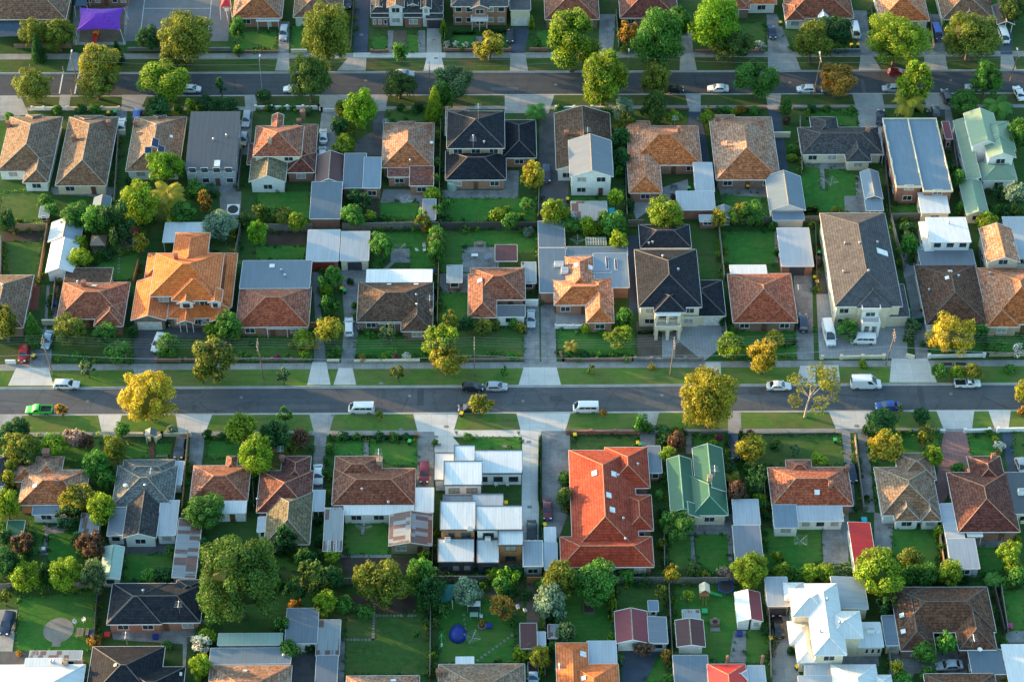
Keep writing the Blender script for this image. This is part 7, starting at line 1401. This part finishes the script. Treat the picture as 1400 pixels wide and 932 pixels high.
M['sail_purple'] = m_plain('sail_purple', (.13, .02, .36), .75, var=.15); M['sail_navy'] = m_plain('sail_navy', (.012, .045, .085), .7); M['sail_teal'] = m_plain('sail_teal', (.012, .13, .13), .7); M['sail_red'] = m_plain('sail_red', (.6, .02, .03), .6)
sail('shade_sail', 'purple peaked shade sail over the playground', [(104.5, 42), (164.5, 41), (169.5, 11), (109.5, 11)], [3.6, 3.6, 3.6, 3.6], 'sail_purple', 1.5)
sail('shade_sail', 'navy shade sail in front of the school hall', [(-4, 51), (37, 51), (39, 29), (-4, 29)], [2.8, 2.8, 2.9, 2.9], 'sail_navy')
sail('shade_sail', 'navy shade sail at the top edge', [(102, 9), (119, 9), (120, -6), (104, -6)], [3, 3, 3.2, 3.2], 'sail_navy')
sail('shade_sail', 'red canopy at the corner of the netball court', [(301, 10), (315, 10), (314, -6), (304, -6)], [3.4, 3.4, 3.8, 3.8], 'sail_red', .6)
sail('shade_sail', 'teal shade cloth beside the rear white townhouses', [(602, 825), (618, 820), (626, 797), (604, 797)], [2.2, 2.2, 2.4, 2.4], 'sail_teal')
M['play_red'] = m_plain('play_red', (.5, .015, .02), .4); M['play_yellow'] = m_plain('play_yellow', (.65, .42, .02), .4); M['play_blue'] = m_plain('play_blue', (.01, .03, .22), .45); M['play_green'] = m_plain('play_green', (.03, .36, .12), .45); M['plastic_white'] = m_plain('plastic_white', (.75, .75, .75), .5); M['plastic_pink'] = m_plain('plastic_pink', (.6, .03, .25), .5); M['plastic_cyan'] = m_plain('plastic_cyan', (.03, .42, .55), .5)
simple('playground_set', 'red and yellow playground slide under the purple sail', 'playground', 132, 52, [('post', 'play_red', lambda m: [m.cyl((sx, sy, 0), (sx, sy, 3.0), .09, .09, 8) for sx in (-.6, .6) for sy in (-.6, .6)]), ('slide', 'play_red', lambda m: (m.poly([(-.35, -.6, 1.4), (.35, -.6, 1.4), (.35, -3, .2), (-.35, -3, .2)]), m.box(-.4, -.7, 1.35, .4, -.6, 1.75))), ('platform', 'play_yellow', lambda m: m.box(-.7, -.7, 1.3, .7, .7, 1.4)), ('panel', 'play_yellow', lambda m: m.box(.62, -.6, 1.4, .68, .6, 2.1))])
# ------------------------------------------------------------------ yard furniture
def hoist(px, py, r=1.5, desc='rotary clothes hoist with four arms'):
    simple('clothes_hoist', desc, 'clothes line', px, py, [('post', 'steel', lambda m: m.cyl((0, 0, 0), (0, 0, 2.1), .04, .04, 8)), ('arm', 'steel', lambda m: [m.cyl((0, 0, 1.7), (r * math.cos(a), r * math.sin(a), 2.15), .03, .025, 5) for a in (.6, 2.17, 3.74, 5.31)]),
        ('line', 'wire', lambda m: [m.cyl((q * r * math.cos(.6 + k * 1.571), q * r * math.sin(.6 + k * 1.571), 1.7 + .45 * q), (q * r * math.cos(.6 + (k + 1) * 1.571), q * r * math.sin(.6 + (k + 1) * 1.571), 1.7 + .45 * q), .014, .014, 4) for q in (.5, .75, 1) for k in range(4)])], group='clothes hoists', rz=random.uniform(0, 1))
for x, y in ((547, 349), (556, 283), (789, 338), (1135, 258), (646, 880), (498, 729), (807, 264), (1093, 748)): hoist(x, y)
def chair_(px, py, rz, mat='plastic_white', desc='white plastic garden chair'):
    simple('garden_chair', desc, 'chair', px, py, [('seat', mat, lambda m: m.box(-.26, -.26, .40, .26, .26, .46)), ('backrest', mat, lambda m: m.prism([(-.26, .22), (.26, .22), (.26, .28), (-.26, .28)], .46, .95)), *[('leg', mat, (lambda sx, sy: lambda m: m.cyl((sx * .22, sy * .22, 0), (sx * .22, sy * .22, .4), .03, .03, 5))(sx, sy)) for sx in (-1, 1) for sy in (-1, 1)], *[('armrest', mat, (lambda sx: lambda m: m.box(sx * .27 - .03, -.24, .62, sx * .27 + .03, .24, .66))(sx)) for sx in (-1, 1)]], rz=rz, group='garden chairs')
for x, y, r_ in ((570, 344, 2.0), (580, 338, .3), (580, 344, -1.4), (299, 250, .2), (304, 250, -.2), (103, 852, 1.0), (115, 849, -.8), (222, 738, .4), (1363, 735, .6), (1369, 737, -.9), (1371, 733, 1.6), (1382, 0, 0), (708, 832, .4), (718, 836, 2), (969, 706, 1), (977, 704, 2), (678, 664, .5), (694, 664, 1.5), (658, 844, 1.5)): chair_(x, y, r_) if y else None
def table_(px, py, w=1.6, d=.9, mat='pole_wood', desc='wooden garden table', rz=0):
    simple('garden_table', desc, 'table', px, py, [('tabletop', mat, lambda m: [m.box(-w / 2, -d / 2 + i * d / 5, .70, w / 2, -d / 2 + (i + .9) * d / 5, .75) for i in range(5)]), *[('leg', mat, (lambda sx, sy: lambda m: m.cyl((sx * (w / 2 - .12), sy * (d / 2 - .1), 0), (sx * (w / 2 - .12), sy * (d / 2 - .1), .7), .045, .045, 6))(sx, sy)) for sx in (-1, 1) for sy in (-1, 1)]], rz=rz, group='garden tables')
table_(110, 867, 1.3, 1.7, 'fence_tan', 'tan wooden slatted table on the lawn'); table_(120, 866, .5, 1.5, 'fence_tan', 'narrow tan wooden bench table'); table_(648, 843, 1.4, .9, 'r_palegreen', 'pale green oval garden table'); table_(547, 254, 1.7, .8, 'w_dark', 'dark table on the brick patio'); table_(649, 352, 1.3, .8, 'plastic_white', 'white table on the paved yard'); table_(666, 355, 1.2, 1.2, 'r_blue', 'pale blue table on the paved yard', .2); table_(921, 258, 1.4, .8, 'w_dark', 'dark outdoor table'); table_(566, 714, 1.6, .6, 'plastic_white', 'white shelf table under rear roof')
simple('garden_swing_seat', 'white canopy swing seat on the lawn', 'swing seat', 648, 834, [('canopy', 'w_white', lambda m: m.box(-1.1, -.5, 1.8, 1.1, .6, 1.88)), ('seat', 'w_dark', lambda m: m.box(-.9, -.3, .45, .9, .3, .55)), ('backrest', 'w_dark', lambda m: m.box(-.9, .3, .5, .9, .38, 1.1)), ('frame', 'steel', lambda m: [m.cyl((sx, sy, 0), (sx, 0, 1.8), .04, .04, 6) for sx in (-1.05, 1.05) for sy in (-.7, .7)])])
def trampoline(px, py, r, rim, desc):
    simple('trampoline', desc, 'trampoline', px, py, [('mat', 'black', lambda m: m.cyl((0, 0, .82), (0, 0, .86), r * .85, r * .85, 24)), ('rim_pad', rim, lambda m: [m.poly([(r * .84 * math.cos(a), r * .84 * math.sin(a), .88), (r * math.cos(a), r * math.sin(a), .87), (r * math.cos(b_), r * math.sin(b_), .87), (r * .84 * math.cos(b_), r * .84 * math.sin(b_), .88)]) for a, b_ in ((k * PI / 12, (k + 1) * PI / 12) for k in range(24))]), *[('leg', 'steel', (lambda a: lambda m: m.cyl((r * .95 * math.cos(a), r * .95 * math.sin(a), 0), (r * .95 * math.cos(a), r * .95 * math.sin(a), .86), .04, .04, 6))(a)) for a in (.3, 1.35, 2.4, 3.44, 4.5, 5.53)]])
trampoline(992, 806, 1.35, 'play_blue', 'round dark blue trampoline by the rear fence')
simple('spa_pool', 'square white-rimmed spa with dark cover in a narrow yard', 'spa', 319, 290, [('tub', 'w_white', lambda m: m.box(-1.25, -1.5, 0, 1.25, 1.5, .75)), ('cover', 'black', lambda m: m.prism([(1.05 * math.cos(a * PI / 8), 1.2 * math.sin(a * PI / 8)) for a in range(16)], .75, .83)), ('step', 'stone', lambda m: m.box(-1.2, -2.1, 0, 1.2, -1.5, .3))])
simple('tent', 'blue dome tent pitched on the back lawn', 'tent', 626, 868, [('fly', 'play_blue', lambda m: m.dome((0, 0, 0), 1.55, 1.75, 1.65, 16, 6)), ('porch', 'sail_navy', lambda m: m.dome((0, 1.2, 0), 1.05, 1.0, 1.2, 12, 5)), ('door_flap', 'black', lambda m: m.dome((0, -.35, 0), .95, 1.46, 1.25, 12, 5))])
simple('play_tower', 'wooden cubby tower with cream roof and green slide', 'play set', 962, 815, [('roof', 'w_cream', lambda m: (m.poly([(-.9, -.9, 2.2), (0, -.9, 3.0), (0, .9, 3.0), (-.9, .9, 2.2)]), m.poly([(0, -.9, 3.0), (.9, -.9, 2.2), (.9, .9, 2.2), (0, .9, 3.0)]))), ('post', 'w_timber', lambda m: [m.cyl((sx * .7, sy * .7, 0), (sx * .7, sy * .7, 2.4), .07, .07, 6) for sx in (-1, 1) for sy in (-1, 1)]), ('platform', 'w_timber', lambda m: m.box(-.8, -.8, 1.1, .8, .8, 1.2)), ('railing', 'w_timber', lambda m: (m.box(-.8, -.8, 1.2, .8, -.74, 1.8), m.box(-.8, .74, 1.2, .8, .8, 1.8))), ('slide', 'play_green', lambda m: (m.poly([(.8, -.3, 1.25), (.8, .3, 1.25), (3.2, .3, .15), (3.2, -.3, .15)]), m.box(.8, -.36, 1.2, 1.0, -.3, 1.5))), ('ladder', 'w_timber', lambda m: [m.cyl((s_, -.8, 1.2), (s_, -1.9, 0), .05, .05, 6) for s_ in (-.25, .25)])])
simple('swing_set', 'green metal swing frame on the lawn', 'swing', 604, 884, [('frame', 'play_green', lambda m: (m.cyl((0, -1.1, 2.2), (0, 1.1, 2.2), .05, .05, 6), [m.cyl((sx * .8, sy * 1.1, 0), (0, sy * 1.1, 2.2), .05, .05, 6) for sx in (-1, 1) for sy in (-1, 1)])), ('seat', 'plastic_white', lambda m: m.box(-.15, -.3, .5, .15, .3, .56)), ('chain', 'wire', lambda m: [m.cyl((0, s_, .56), (0, s_, 2.2), .015, .015, 4) for s_ in (-.28, .28)])])
simple('gazebo', 'small brown pyramid-roofed gazebo in the garden', 'gazebo', 137, 340, [('roof', 'r_tan', lambda m: [m.poly([a, b_, (0, 0, 3.4)]) for a, b_ in (((-1.55, -1.55, 2.3), (1.55, -1.55, 2.3)), ((1.55, -1.55, 2.3), (1.55, 1.55, 2.3)), ((1.55, 1.55, 2.3), (-1.55, 1.55, 2.3)), ((-1.55, 1.55, 2.3), (-1.55, -1.55, 2.3)))]), *[('post', 'pole_wood', (lambda sx, sy: lambda m: m.cyl((sx * 1.3, sy * 1.3, 0), (sx * 1.3, sy * 1.3, 2.35), .08, .08, 6))(sx, sy)) for sx in (-1, 1) for sy in (-1, 1)], ('deck', 'pole_wood', lambda m: m.box(-1.5, -1.5, 0, 1.5, 1.5, .25)), ('step', 'stone', lambda m: m.box(-.8, -2.2, 0, .8, -1.5, .14))])
simple('playhouse', 'child playhouse with red gable roof', 'playhouse', 180, 328, [('roof', 'r_maroon', lambda m: (m.poly([(-1.5, -1.5, 1.7), (0, -1.5, 2.6), (0, 1.9, 2.6), (-1.5, 1.9, 1.7)]), m.poly([(0, -1.5, 2.6), (1.5, -1.5, 1.7), (1.5, 1.9, 1.7), (0, 1.9, 2.6)]))), ('wall', 'w_cream', lambda m: (m.box(-1.2, -1.2, 0, 1.2, 1.7, 1.8), m.poly([(-1.2, -1.2, 1.8), (1.2, -1.2, 1.8), (0, -1.2, 2.5)]))), ('door', 'door_dark', lambda m: m.box(-.35, -1.25, 0, .35, -1.2, 1.5)), ('porch', 'pole_wood', lambda m: m.box(-1.2, -2.2, 0, 1.2, -1.2, .15))])
simple('entrance_gateway', 'small grey-roofed gateway over the front path', 'gateway', 208, 603, [('roof', 'r_bluegrey', lambda m: (m.poly([(-1.1, -.8, 2.2), (0, -.8, 2.9), (0, .8, 2.9), (-1.1, .8, 2.2)]), m.poly([(0, -.8, 2.9), (1.1, -.8, 2.2), (1.1, .8, 2.2), (0, .8, 2.9)]))), ('gable', 'w_cream', lambda m: m.poly([(-.9, -.7, 2.2), (.9, -.7, 2.2), (0, -.7, 2.8)])), *[('post', 'w_cream', (lambda sx, sy: lambda m: m.box(sx * .8 - .08, sy * .55 - .08, 0, sx * .8 + .08, sy * .55 + .08, 2.25))(sx, sy)) for sx in (-1, 1) for sy in (-1, 1)]])
simple('water_tank', 'pale green corrugated water tank beside the verandah', 'water tank', 618, 258, [('tank', 'r_palegreen', lambda m: m.cyl((0, 0, 0), (0, 0, 1.9), .95, .95, 20)), ('lid', 'r_palegreen', lambda m: m.cyl((0, 0, 1.9), (0, 0, 2.1), .95, .2, 20))])
simple('covered_trampoline', 'black covered barbecue in the narrow side yard', 'barbecue', 1117, 360, [('cover', 'black', lambda m: m.dome((0, 0, 0), .95, 1.4, 1.5, 12, 5)), ('hood', 'black', lambda m: m.box(-.5, -.5, 1.2, .5, .5, 1.55))]).name = 'barbecue'
simple('tarpaulin_stack', 'bright cyan tarpaulin over a stack beside the rusted shed', 'tarpaulin', 836, 296, [('cover', 'plastic_cyan', lambda m: m.prism([(-.7, -1.3), (.7, -1.3), (.6, 1.3), (-.6, 1.2)], 0, 1.2)), ('fold', 'plastic_cyan', lambda m: m.box(-.5, -1.1, 1.2, .45, 1.0, 1.35))])
simple('tarpaulin_stack', 'crumpled bright blue tarpaulin by the fence', 'tarpaulin', 594, 373, [('cover', 'play_blue', lambda m: m.dome((0, 0, 0), .7, .9, .9, 7, 3)), ('fold', 'plastic_cyan', lambda m: m.dome((.2, -.5, 0), .5, .4, .5, 6, 3))])
for x, y, mt, d in ((75, 417, 'play_blue', 'blue plastic crate on the grass strip'), (1011, 868, 'play_blue', 'blue and grey toy cart on concrete'), (147, 869, 'sail_red', 'red toy car by the fence'), (125, 868, 'play_blue', 'blue toy box on the lawn'), (173, 860, 'play_green', 'green toy tub on the porch'), (963, 837, 'play_green', 'small green toy on the lawn'), (1380, 857, 'plastic_pink', 'round magenta cushion on the lawn'), (213, 872, 'play_blue', 'small blue toy by the porch'), (669, 857, 'play_blue', 'small blue bucket on the lawn'), (1181, 712, 'plastic_cyan', 'blue bin behind the red shed'), (1257, 342, 'plastic_cyan', 'blue toy on grey paving')):
    simple('garden_toy', d, 'toy', x, y, [('tub', mt, lambda m: loft(m, [[Vector((sx * a, sy * a, z)) for sx, sy in ((-1, -1), (1, -1), (1, 1), (-1, 1))] for a, z in ((.32, 0), (.45, .5))])), ('rim', mt, lambda m: m.box(-.5, -.5, .5, .5, .5, .56))])
simple('fire_pit', 'round brick fire pit on the lawn', 'fire pit', 659, 856, [('ring', 'brick_brown', lambda m: m.cyl((0, 0, 0), (0, 0, .3), .75, .75, 14)), ('soil', 'black', lambda m: m.cyl((0, 0, .3), (0, 0, .33), .55, .55, 14))])
simple('raised_bed', 'square raised timber garden bed on the back lawn', 'garden bed', 805, 832, [('frame', 'pole_wood', lambda m: (m.box(-.9, -1.1, 0, .9, -1.0, .4), m.box(-.9, 1.0, 0, .9, 1.1, .4), m.box(-.9, -1, 0, -.8, 1, .4), m.box(.8, -1, 0, .9, 1, .4))), ('soil', 'bed', lambda m: m.box(-.8, -1, 0, .8, 1, .3))])
simple('barbecue', 'brick barbecue with dark hood on the lawn', 'barbecue', 977, 853, [('base', 'brick_brown', lambda m: (m.box(-.8, -.5, 0, .8, .5, .85), m.box(-.3, .1, .85, .3, .5, 1.3))), ('slab', 'stone', lambda m: m.box(-.8, -1.5, 0, .8, -.7, .12)), ('hood', 'black', lambda m: m.dome((0, -.1, .85), .45, .35, .35, 8, 3))])
simple('garden_planter', 'square stone planter on a small paved island', 'planter', 60, 752, [('box', 'stone', lambda m: m.box(-.5, -.5, 0, .5, .5, .5)), ('rim', 'w_white', lambda m: m.box(-.3, -.3, .5, .3, .3, .6))])
simple('garden_planter', 'square brick planter on the lawn behind the red-brown hipped house', 'planter', 656, 335, [('box', 'brick_brown', lambda m: m.box(-.5, -.5, 0, .5, .5, .6)), ('slab', 'stone', lambda m: m.box(-1.2, -1, 0, 1.2, .9, .06))])
simple('garden_planter', 'grey stone planter on the front lawn', 'planter', 1062, 612, [('box', 'stone', lambda m: m.box(-.6, -.5, 0, .6, .5, .4)), ('rim', 'stone', lambda m: m.box(-.7, -.6, .4, .7, .6, .48))])
simple('motorcycle', 'black motorcycle parked beside the driveway', 'motorcycle', 491, 453, [*[('wheel', 'tyre', (lambda sy: lambda m: m.cyl((-.06, sy * .68, .3), (.06, sy * .68, .3), .3, .3, 14))(sy)) for sy in (-1, 1)], ('frame', 'black', lambda m: (m.box(-.12, -.5, .3, .12, .5, .6), m.cyl((0, .68, .3), (0, .5, 1.0), .04, .04, 6))), ('tank', 'steel', lambda m: m.dome((0, .2, .6), .18, .35, .28, 10, 4)), ('seat', 'black', lambda m: m.box(-.14, -.65, .62, .14, -.05, .76)), ('handlebar', 'steel', lambda m: m.cyl((-.38, .45, 1.05), (.38, .45, 1.05), .025, .025, 6))], rz=.5)
simple('lattice_screen', 'white lattice pergola screen behind the orange house', 'trellis', 814, 341, [('lattice', 'w_white', lambda m: [m.box(-2, -1.0 + k * .4, 2.2, 2, -.94 + k * .4, 2.25) for k in range(6)] + [m.box(-2 + k * .5, -1.05, 2.255, -1.94 + k * .5, 1.1, 2.3) for k in range(9)]), *[('post', 'w_white', (lambda sx: lambda m: m.box(sx * 1.9 - .05, -.9, 0, sx * 1.9 + .05, -.8, 2.2))(sx)) for sx in (-1, 1)]])
simple('nature_strip_planter', 'pale green raised planter on the verge garden, left of two', 'planter', 1294, 500, [('box', 'r_palegreen', lambda m: m.box(-1.1, -.5, 0, 1.1, .5, .5)), ('soil', 'bed', lambda m: m.box(-1, -.4, .5, 1, .4, .53))], group='verge planters')
simple('nature_strip_planter', 'pale green raised planter on the verge garden, right of two', 'planter', 1313, 500, [('box', 'r_palegreen', lambda m: m.box(-1.1, -.5, 0, 1.1, .5, .5)), ('soil', 'bed', lambda m: m.box(-1, -.4, .5, 1, .4, .53))], group='verge planters')
for x, y, d in ((624, 593.5, 'grey meter box beside townhouse path'), (709, 594, 'grey letterbox at the townhouse driveway'), (171, 491, 'white letterbox pillar')):
    simple('letterbox', d, 'letterbox', x, y, [('box', 'w_grey', lambda m: m.box(-.28, -.2, .5, .28, .2, 1.05)), ('post', 'w_grey', lambda m: m.box(-.1, -.1, 0, .1, .1, .5)), ('lid', 'w_grey', lambda m: m.box(-.32, -.24, 1.05, .32, .24, 1.1))])
# netball post, roof ladders
simple('netball_post', 'white netball goal post at the corner of the court', 'goal post', 313, 34, [('post', 'w_white', lambda m: m.cyl((0, 0, 0), (-.3, 0, 4.2), .09, .07, 8)), ('backboard', 'w_white', lambda m: m.box(-.7, .5, 3.3, .3, .56, 4.1)), ('ring', 'play_red', lambda m: m.tube([(-.2 + .2 * math.cos(a * PI / 4), .3 + .2 * math.sin(a * PI / 4), 3.4) for a in range(9)], .02))])
for x, y, d in ((450, 747, 'white ladder lying on a lean-to roof, left of two'), (458, 748, 'white ladder lying on a lean-to roof, right of two')):
    p = P(x, y, 2.6); o = empty('ladder', (p.x, p.y, 2.62))
    mb = MB(); mb.cyl((-.22, -1.1, .02), (-.22, 1.3, .2), .035, .035, 5); mb.cyl((.22, -1.1, .02), (.22, 1.3, .2), .035, .035, 5); mb.build('rail', 'trim', o)
    mb = MB(); [mb.cyl((-.22, -1 + .35 * k, .04 + .027 * k), (.22, -1 + .35 * k, .04 + .027 * k), .025, .025, 5) for k in range(7)]; mb.build('rung', 'trim', o); tag(o, d, 'ladder', 'ladders on a roof', False)

random.seed(5)
allf = [p for p, hh, m_ in FG]
rear = [[(0, 309), (60, 309)], [(110, 312), (200, 300)], [(330, 305), (420, 308)], [(470, 306), (600, 306)], [(602, 306), (734, 306)], [(775, 304), (855, 306)], [(985, 300), (1040, 300)], [(0, 797), (140, 795)], [(165, 792), (290, 790)], [(350, 795), (470, 790)], [(590, 792), (720, 790)], [(740, 790), (905, 792)], [(915, 788), (1050, 788)], [(1050, 786), (1200, 784)], [(1220, 790), (1390, 790)], [(1115, 300), (1215, 298)]]
front = [[(72, 452), (180, 448)], [(320, 456), (425, 450)], [(487, 456), (590, 458)], [(602, 446), (715, 440)], [(765, 452), (868, 450)], [(996, 448), (1088, 446)], [(1272, 455), (1345, 452)], [(1350, 456), (1400, 455)], [(72, 491), (182, 491)], [(320, 489), (424, 489)], [(487, 490), (716, 488)], [(766, 488), (868, 489)], [(990, 489), (1088, 488)], [(50, 598), (135, 598)], [(282, 600), (420, 600)], [(457, 601), (570, 601)], [(897, 598), (990, 598)], [(1190, 595), (1284, 594)], [(40, 640), (30, 690)], [(340, 630), (345, 690)], [(450, 640), (447, 700)], [(1040, 640), (1046, 700)], [(900, 615), (905, 700)], [(996, 610), (1000, 690)], [(1190, 600), (1200, 690)], [(250, 640), (246, 720)], [(350, 150), (430, 151)], [(530, 153), (600, 152)], [(762, 153), (838, 154)], [(962, 153), (1045, 153)], [(1095, 153), (1168, 153)], [(324, 70), (380, 70)], [(620, 66), (694, 66)], [(840, 66), (930, 68)], [(1010, 68), (1046, 68)], [(1076, 66), (1160, 68)], [(1200, 66), (1262, 68)], [(1300, 68), (1362, 68)]]
inner = [[(110, 305), (180, 300), (200, 320)], [(195, 300), (250, 310)], [(260, 265), (300, 270)], [(110, 360), (180, 345)], [(340, 740), (430, 770)], [(355, 800), (430, 800)], [(385, 850), (395, 900)], [(0, 720), (40, 740), (20, 790)], [(70, 690), (140, 700)], [(110, 740), (140, 790)], [(560, 770), (590, 850)], [(660, 790), (720, 820)], [(745, 800), (760, 850)], [(1190, 780), (1330, 795)], [(1215, 800), (1218, 870)], [(1330, 250), (1400, 280)], [(1240, 300), (1245, 360)], [(1350, 285), (1400, 300)], [(855, 165), (848, 240)], [(598, 220), (597, 300)], [(597, 320), (595, 380)], [(815, 315), (850, 335)], [(775, 700), (772, 650)], [(0, 600), (40, 640)], [(860, 580), (940, 600)], [(1000, 650), (1040, 690)], [(440, 370), (455, 440)], [(1240, 470), (1262, 430)], [(280, 860), (272, 930)], [(1376, 800), (1398, 790)]]
planting('garden_plants', rear + inner, 'dg', .8, 1.5, 1, 1.1); planting('garden_plants', rear + front + inner, 'mg', .6, 1.4, 2, 1.0); planting('garden_plants', inner + allf, 'od', .6, 1.0, 3, .9); planting('garden_plants', front + allf + inner, 'yg', .45, .8, 4, .8)
edges = [q + q[:1] for m_, q in LW]
planting('grass_tufts', edges, 'gg', .16, 1.8, 5, .35); planting('grass_tufts', edges + allf, 'mg', .2, 1.2, 6, .4); planting('garden_plants', edges, 'dg', .34, .45, 7, .5)

for q in inner + rear + front[18:]:
    for k in range(3 if q in inner else 2):
        i = random.randrange(len(q) - 1); t = random.random()
        x, y = lerp(q[i][0], q[i + 1][0], t) + random.uniform(-3, 3), lerp(q[i][1], q[i + 1][1], t) + random.uniform(-3, 3); r_ = random.uniform(12, 24) if q not in front else random.uniform(7, 12)
        if q in front: y += 3
        tree(x, y - r_ * .25, r_, r_ * random.uniform(.8, 1.25), random.choice('rrl'), random.choice(['dg', 'mg', 'mg', 'ol', 'yg', 'gg', 'od', 'yg']), 0 if r_ < 20 else None)
# ------------------------------------------------------------------ labels: say which one by the nearest landmark
def whereabouts(p):
    best = None
    for ref, rects in HOUSES:
        for x0, x1, y0, y1 in rects:
            dx = max(x0 - p.x, 0, p.x - x1); dy = max(y0 - p.y, 0, p.y - y1); d = math.hypot(dx, dy)
            if best is None or d < best[0]: best = (d, ref)
    d, ref = best
    rs = [r for q, r in HOUSES if q == ref][0]
    x0 = min(r[0] for r in rs); x1 = max(r[1] for r in rs); y0 = min(r[2] for r in rs); y1 = max(r[3] for r in rs)
    dx = (p.x - x1) if p.x > x1 else (p.x - x0) if p.x < x0 else 0
    dy = (p.y - y1) if p.y > y1 else (p.y - y0) if p.y < y0 else 0
    if abs(dx) >= abs(dy) and dx: rel = 'right of' if dx > 0 else 'left of'
    elif dy: rel = 'behind' if dy > 0 else 'in front of'
    else: rel = 'against'
    return rel + ' ' + ref
lab = {}
for o, desc, p in THINGS:
    lab.setdefault(desc + ' ' + whereabouts(p), []).append((o, p))
ORD = ['first', 'second', 'third', 'fourth', 'fifth', 'sixth', 'seventh', 'eighth']
NUM = {2: 'two', 3: 'three', 4: 'four', 5: 'five', 6: 'six', 7: 'seven', 8: 'eight'}
for l, os_ in lab.items():
    if len(os_) == 1: os_[0][0]['label'] = l; continue
    pr = [(proj(p), o) for o, p in os_]
    sx = max(a[0][0] for a in pr) - min(a[0][0] for a in pr); sy = max(a[0][1] for a in pr) - min(a[0][1] for a in pr)
    n = len(pr)
    if sx >= sy: pr.sort(key=lambda a: a[0][0]); e0, e1, fr = 'leftmost', 'rightmost', 'from left'
    else: pr.sort(key=lambda a: a[0][1]); e0, e1, fr = 'topmost', 'lowest', 'from top'
    for i, (q, o) in enumerate(pr):
        if i == 0: t = e0 + ' of ' + NUM.get(n, 'several')
        elif i == n - 1: t = e1 + ' of ' + NUM.get(n, 'several')
        else: t = (ORD[i] if i < 8 else 'number %d' % (i + 1)) + ' ' + fr
        o['label'] = l + ', ' + t
for o in COL.objects:
    if 'label' in o and len(o['label'].split()) > 16:
        w = [x for x in o['label'].split() if x not in ('the', 'a', 'its')]
        base = [dd for oo, dd, pp in THINGS if oo == o][0]
        if len(w) > 16 and sum(dd == base for oo, dd, pp in THINGS) == 1: w = base.split()
        o['label'] = ' '.join(w[:16])

# ------------------------------------------------------------------ light, sky, camera
SUN_EL, SUN_AZ = math.radians(6.3), math.radians(-67)      # from the left and a little behind the houses
d = Vector((math.sin(SUN_AZ) * math.cos(SUN_EL), math.cos(SUN_AZ) * math.cos(SUN_EL), math.sin(SUN_EL)))
sd = bpy.data.lights.new('Sun', 'SUN'); sd.energy = 18.0; sd.angle = math.radians(.6); sd.color = (1.0, .58, .22)
so = bpy.data.objects.new('Sun', sd); COL.objects.link(so); so.rotation_euler = (-d).to_track_quat('-Z', 'Y').to_euler()
w = bpy.data.worlds.new('World'); scene.world = w; w.use_nodes = True
nt = w.node_tree; bg = nt.nodes['Background']
sky = nt.nodes.new('ShaderNodeTexSky'); sky.sky_type = 'NISHITA'; sky.sun_disc = False
sky.sun_elevation = math.radians(14); sky.sun_rotation = SUN_AZ; sky.air_density = 1.0; sky.dust_density = 1.2; sky.ozone_density = 2.4
tint = mixc(nt, 1.0, sky.outputs[0], (.98, 1.04, .86), 'MULTIPLY'); nt.links.new(tint, bg.inputs[0]); bg.inputs[1].default_value = .64
cd = bpy.data.cameras.new('Camera'); cd.sensor_width = 36; cd.lens = F / 1400 * 36; cd.clip_end = 6000; cd.clip_start = 1
co = bpy.data.objects.new('Camera', cd); COL.objects.link(co); co.matrix_world = Matrix.Translation(CAM) @ RM.to_4x4()
scene.camera = co
scene.view_settings.view_transform = 'Standard'; scene.view_settings.look = 'None'; scene.view_settings.exposure = 0
scene.render.engine = 'CYCLES'
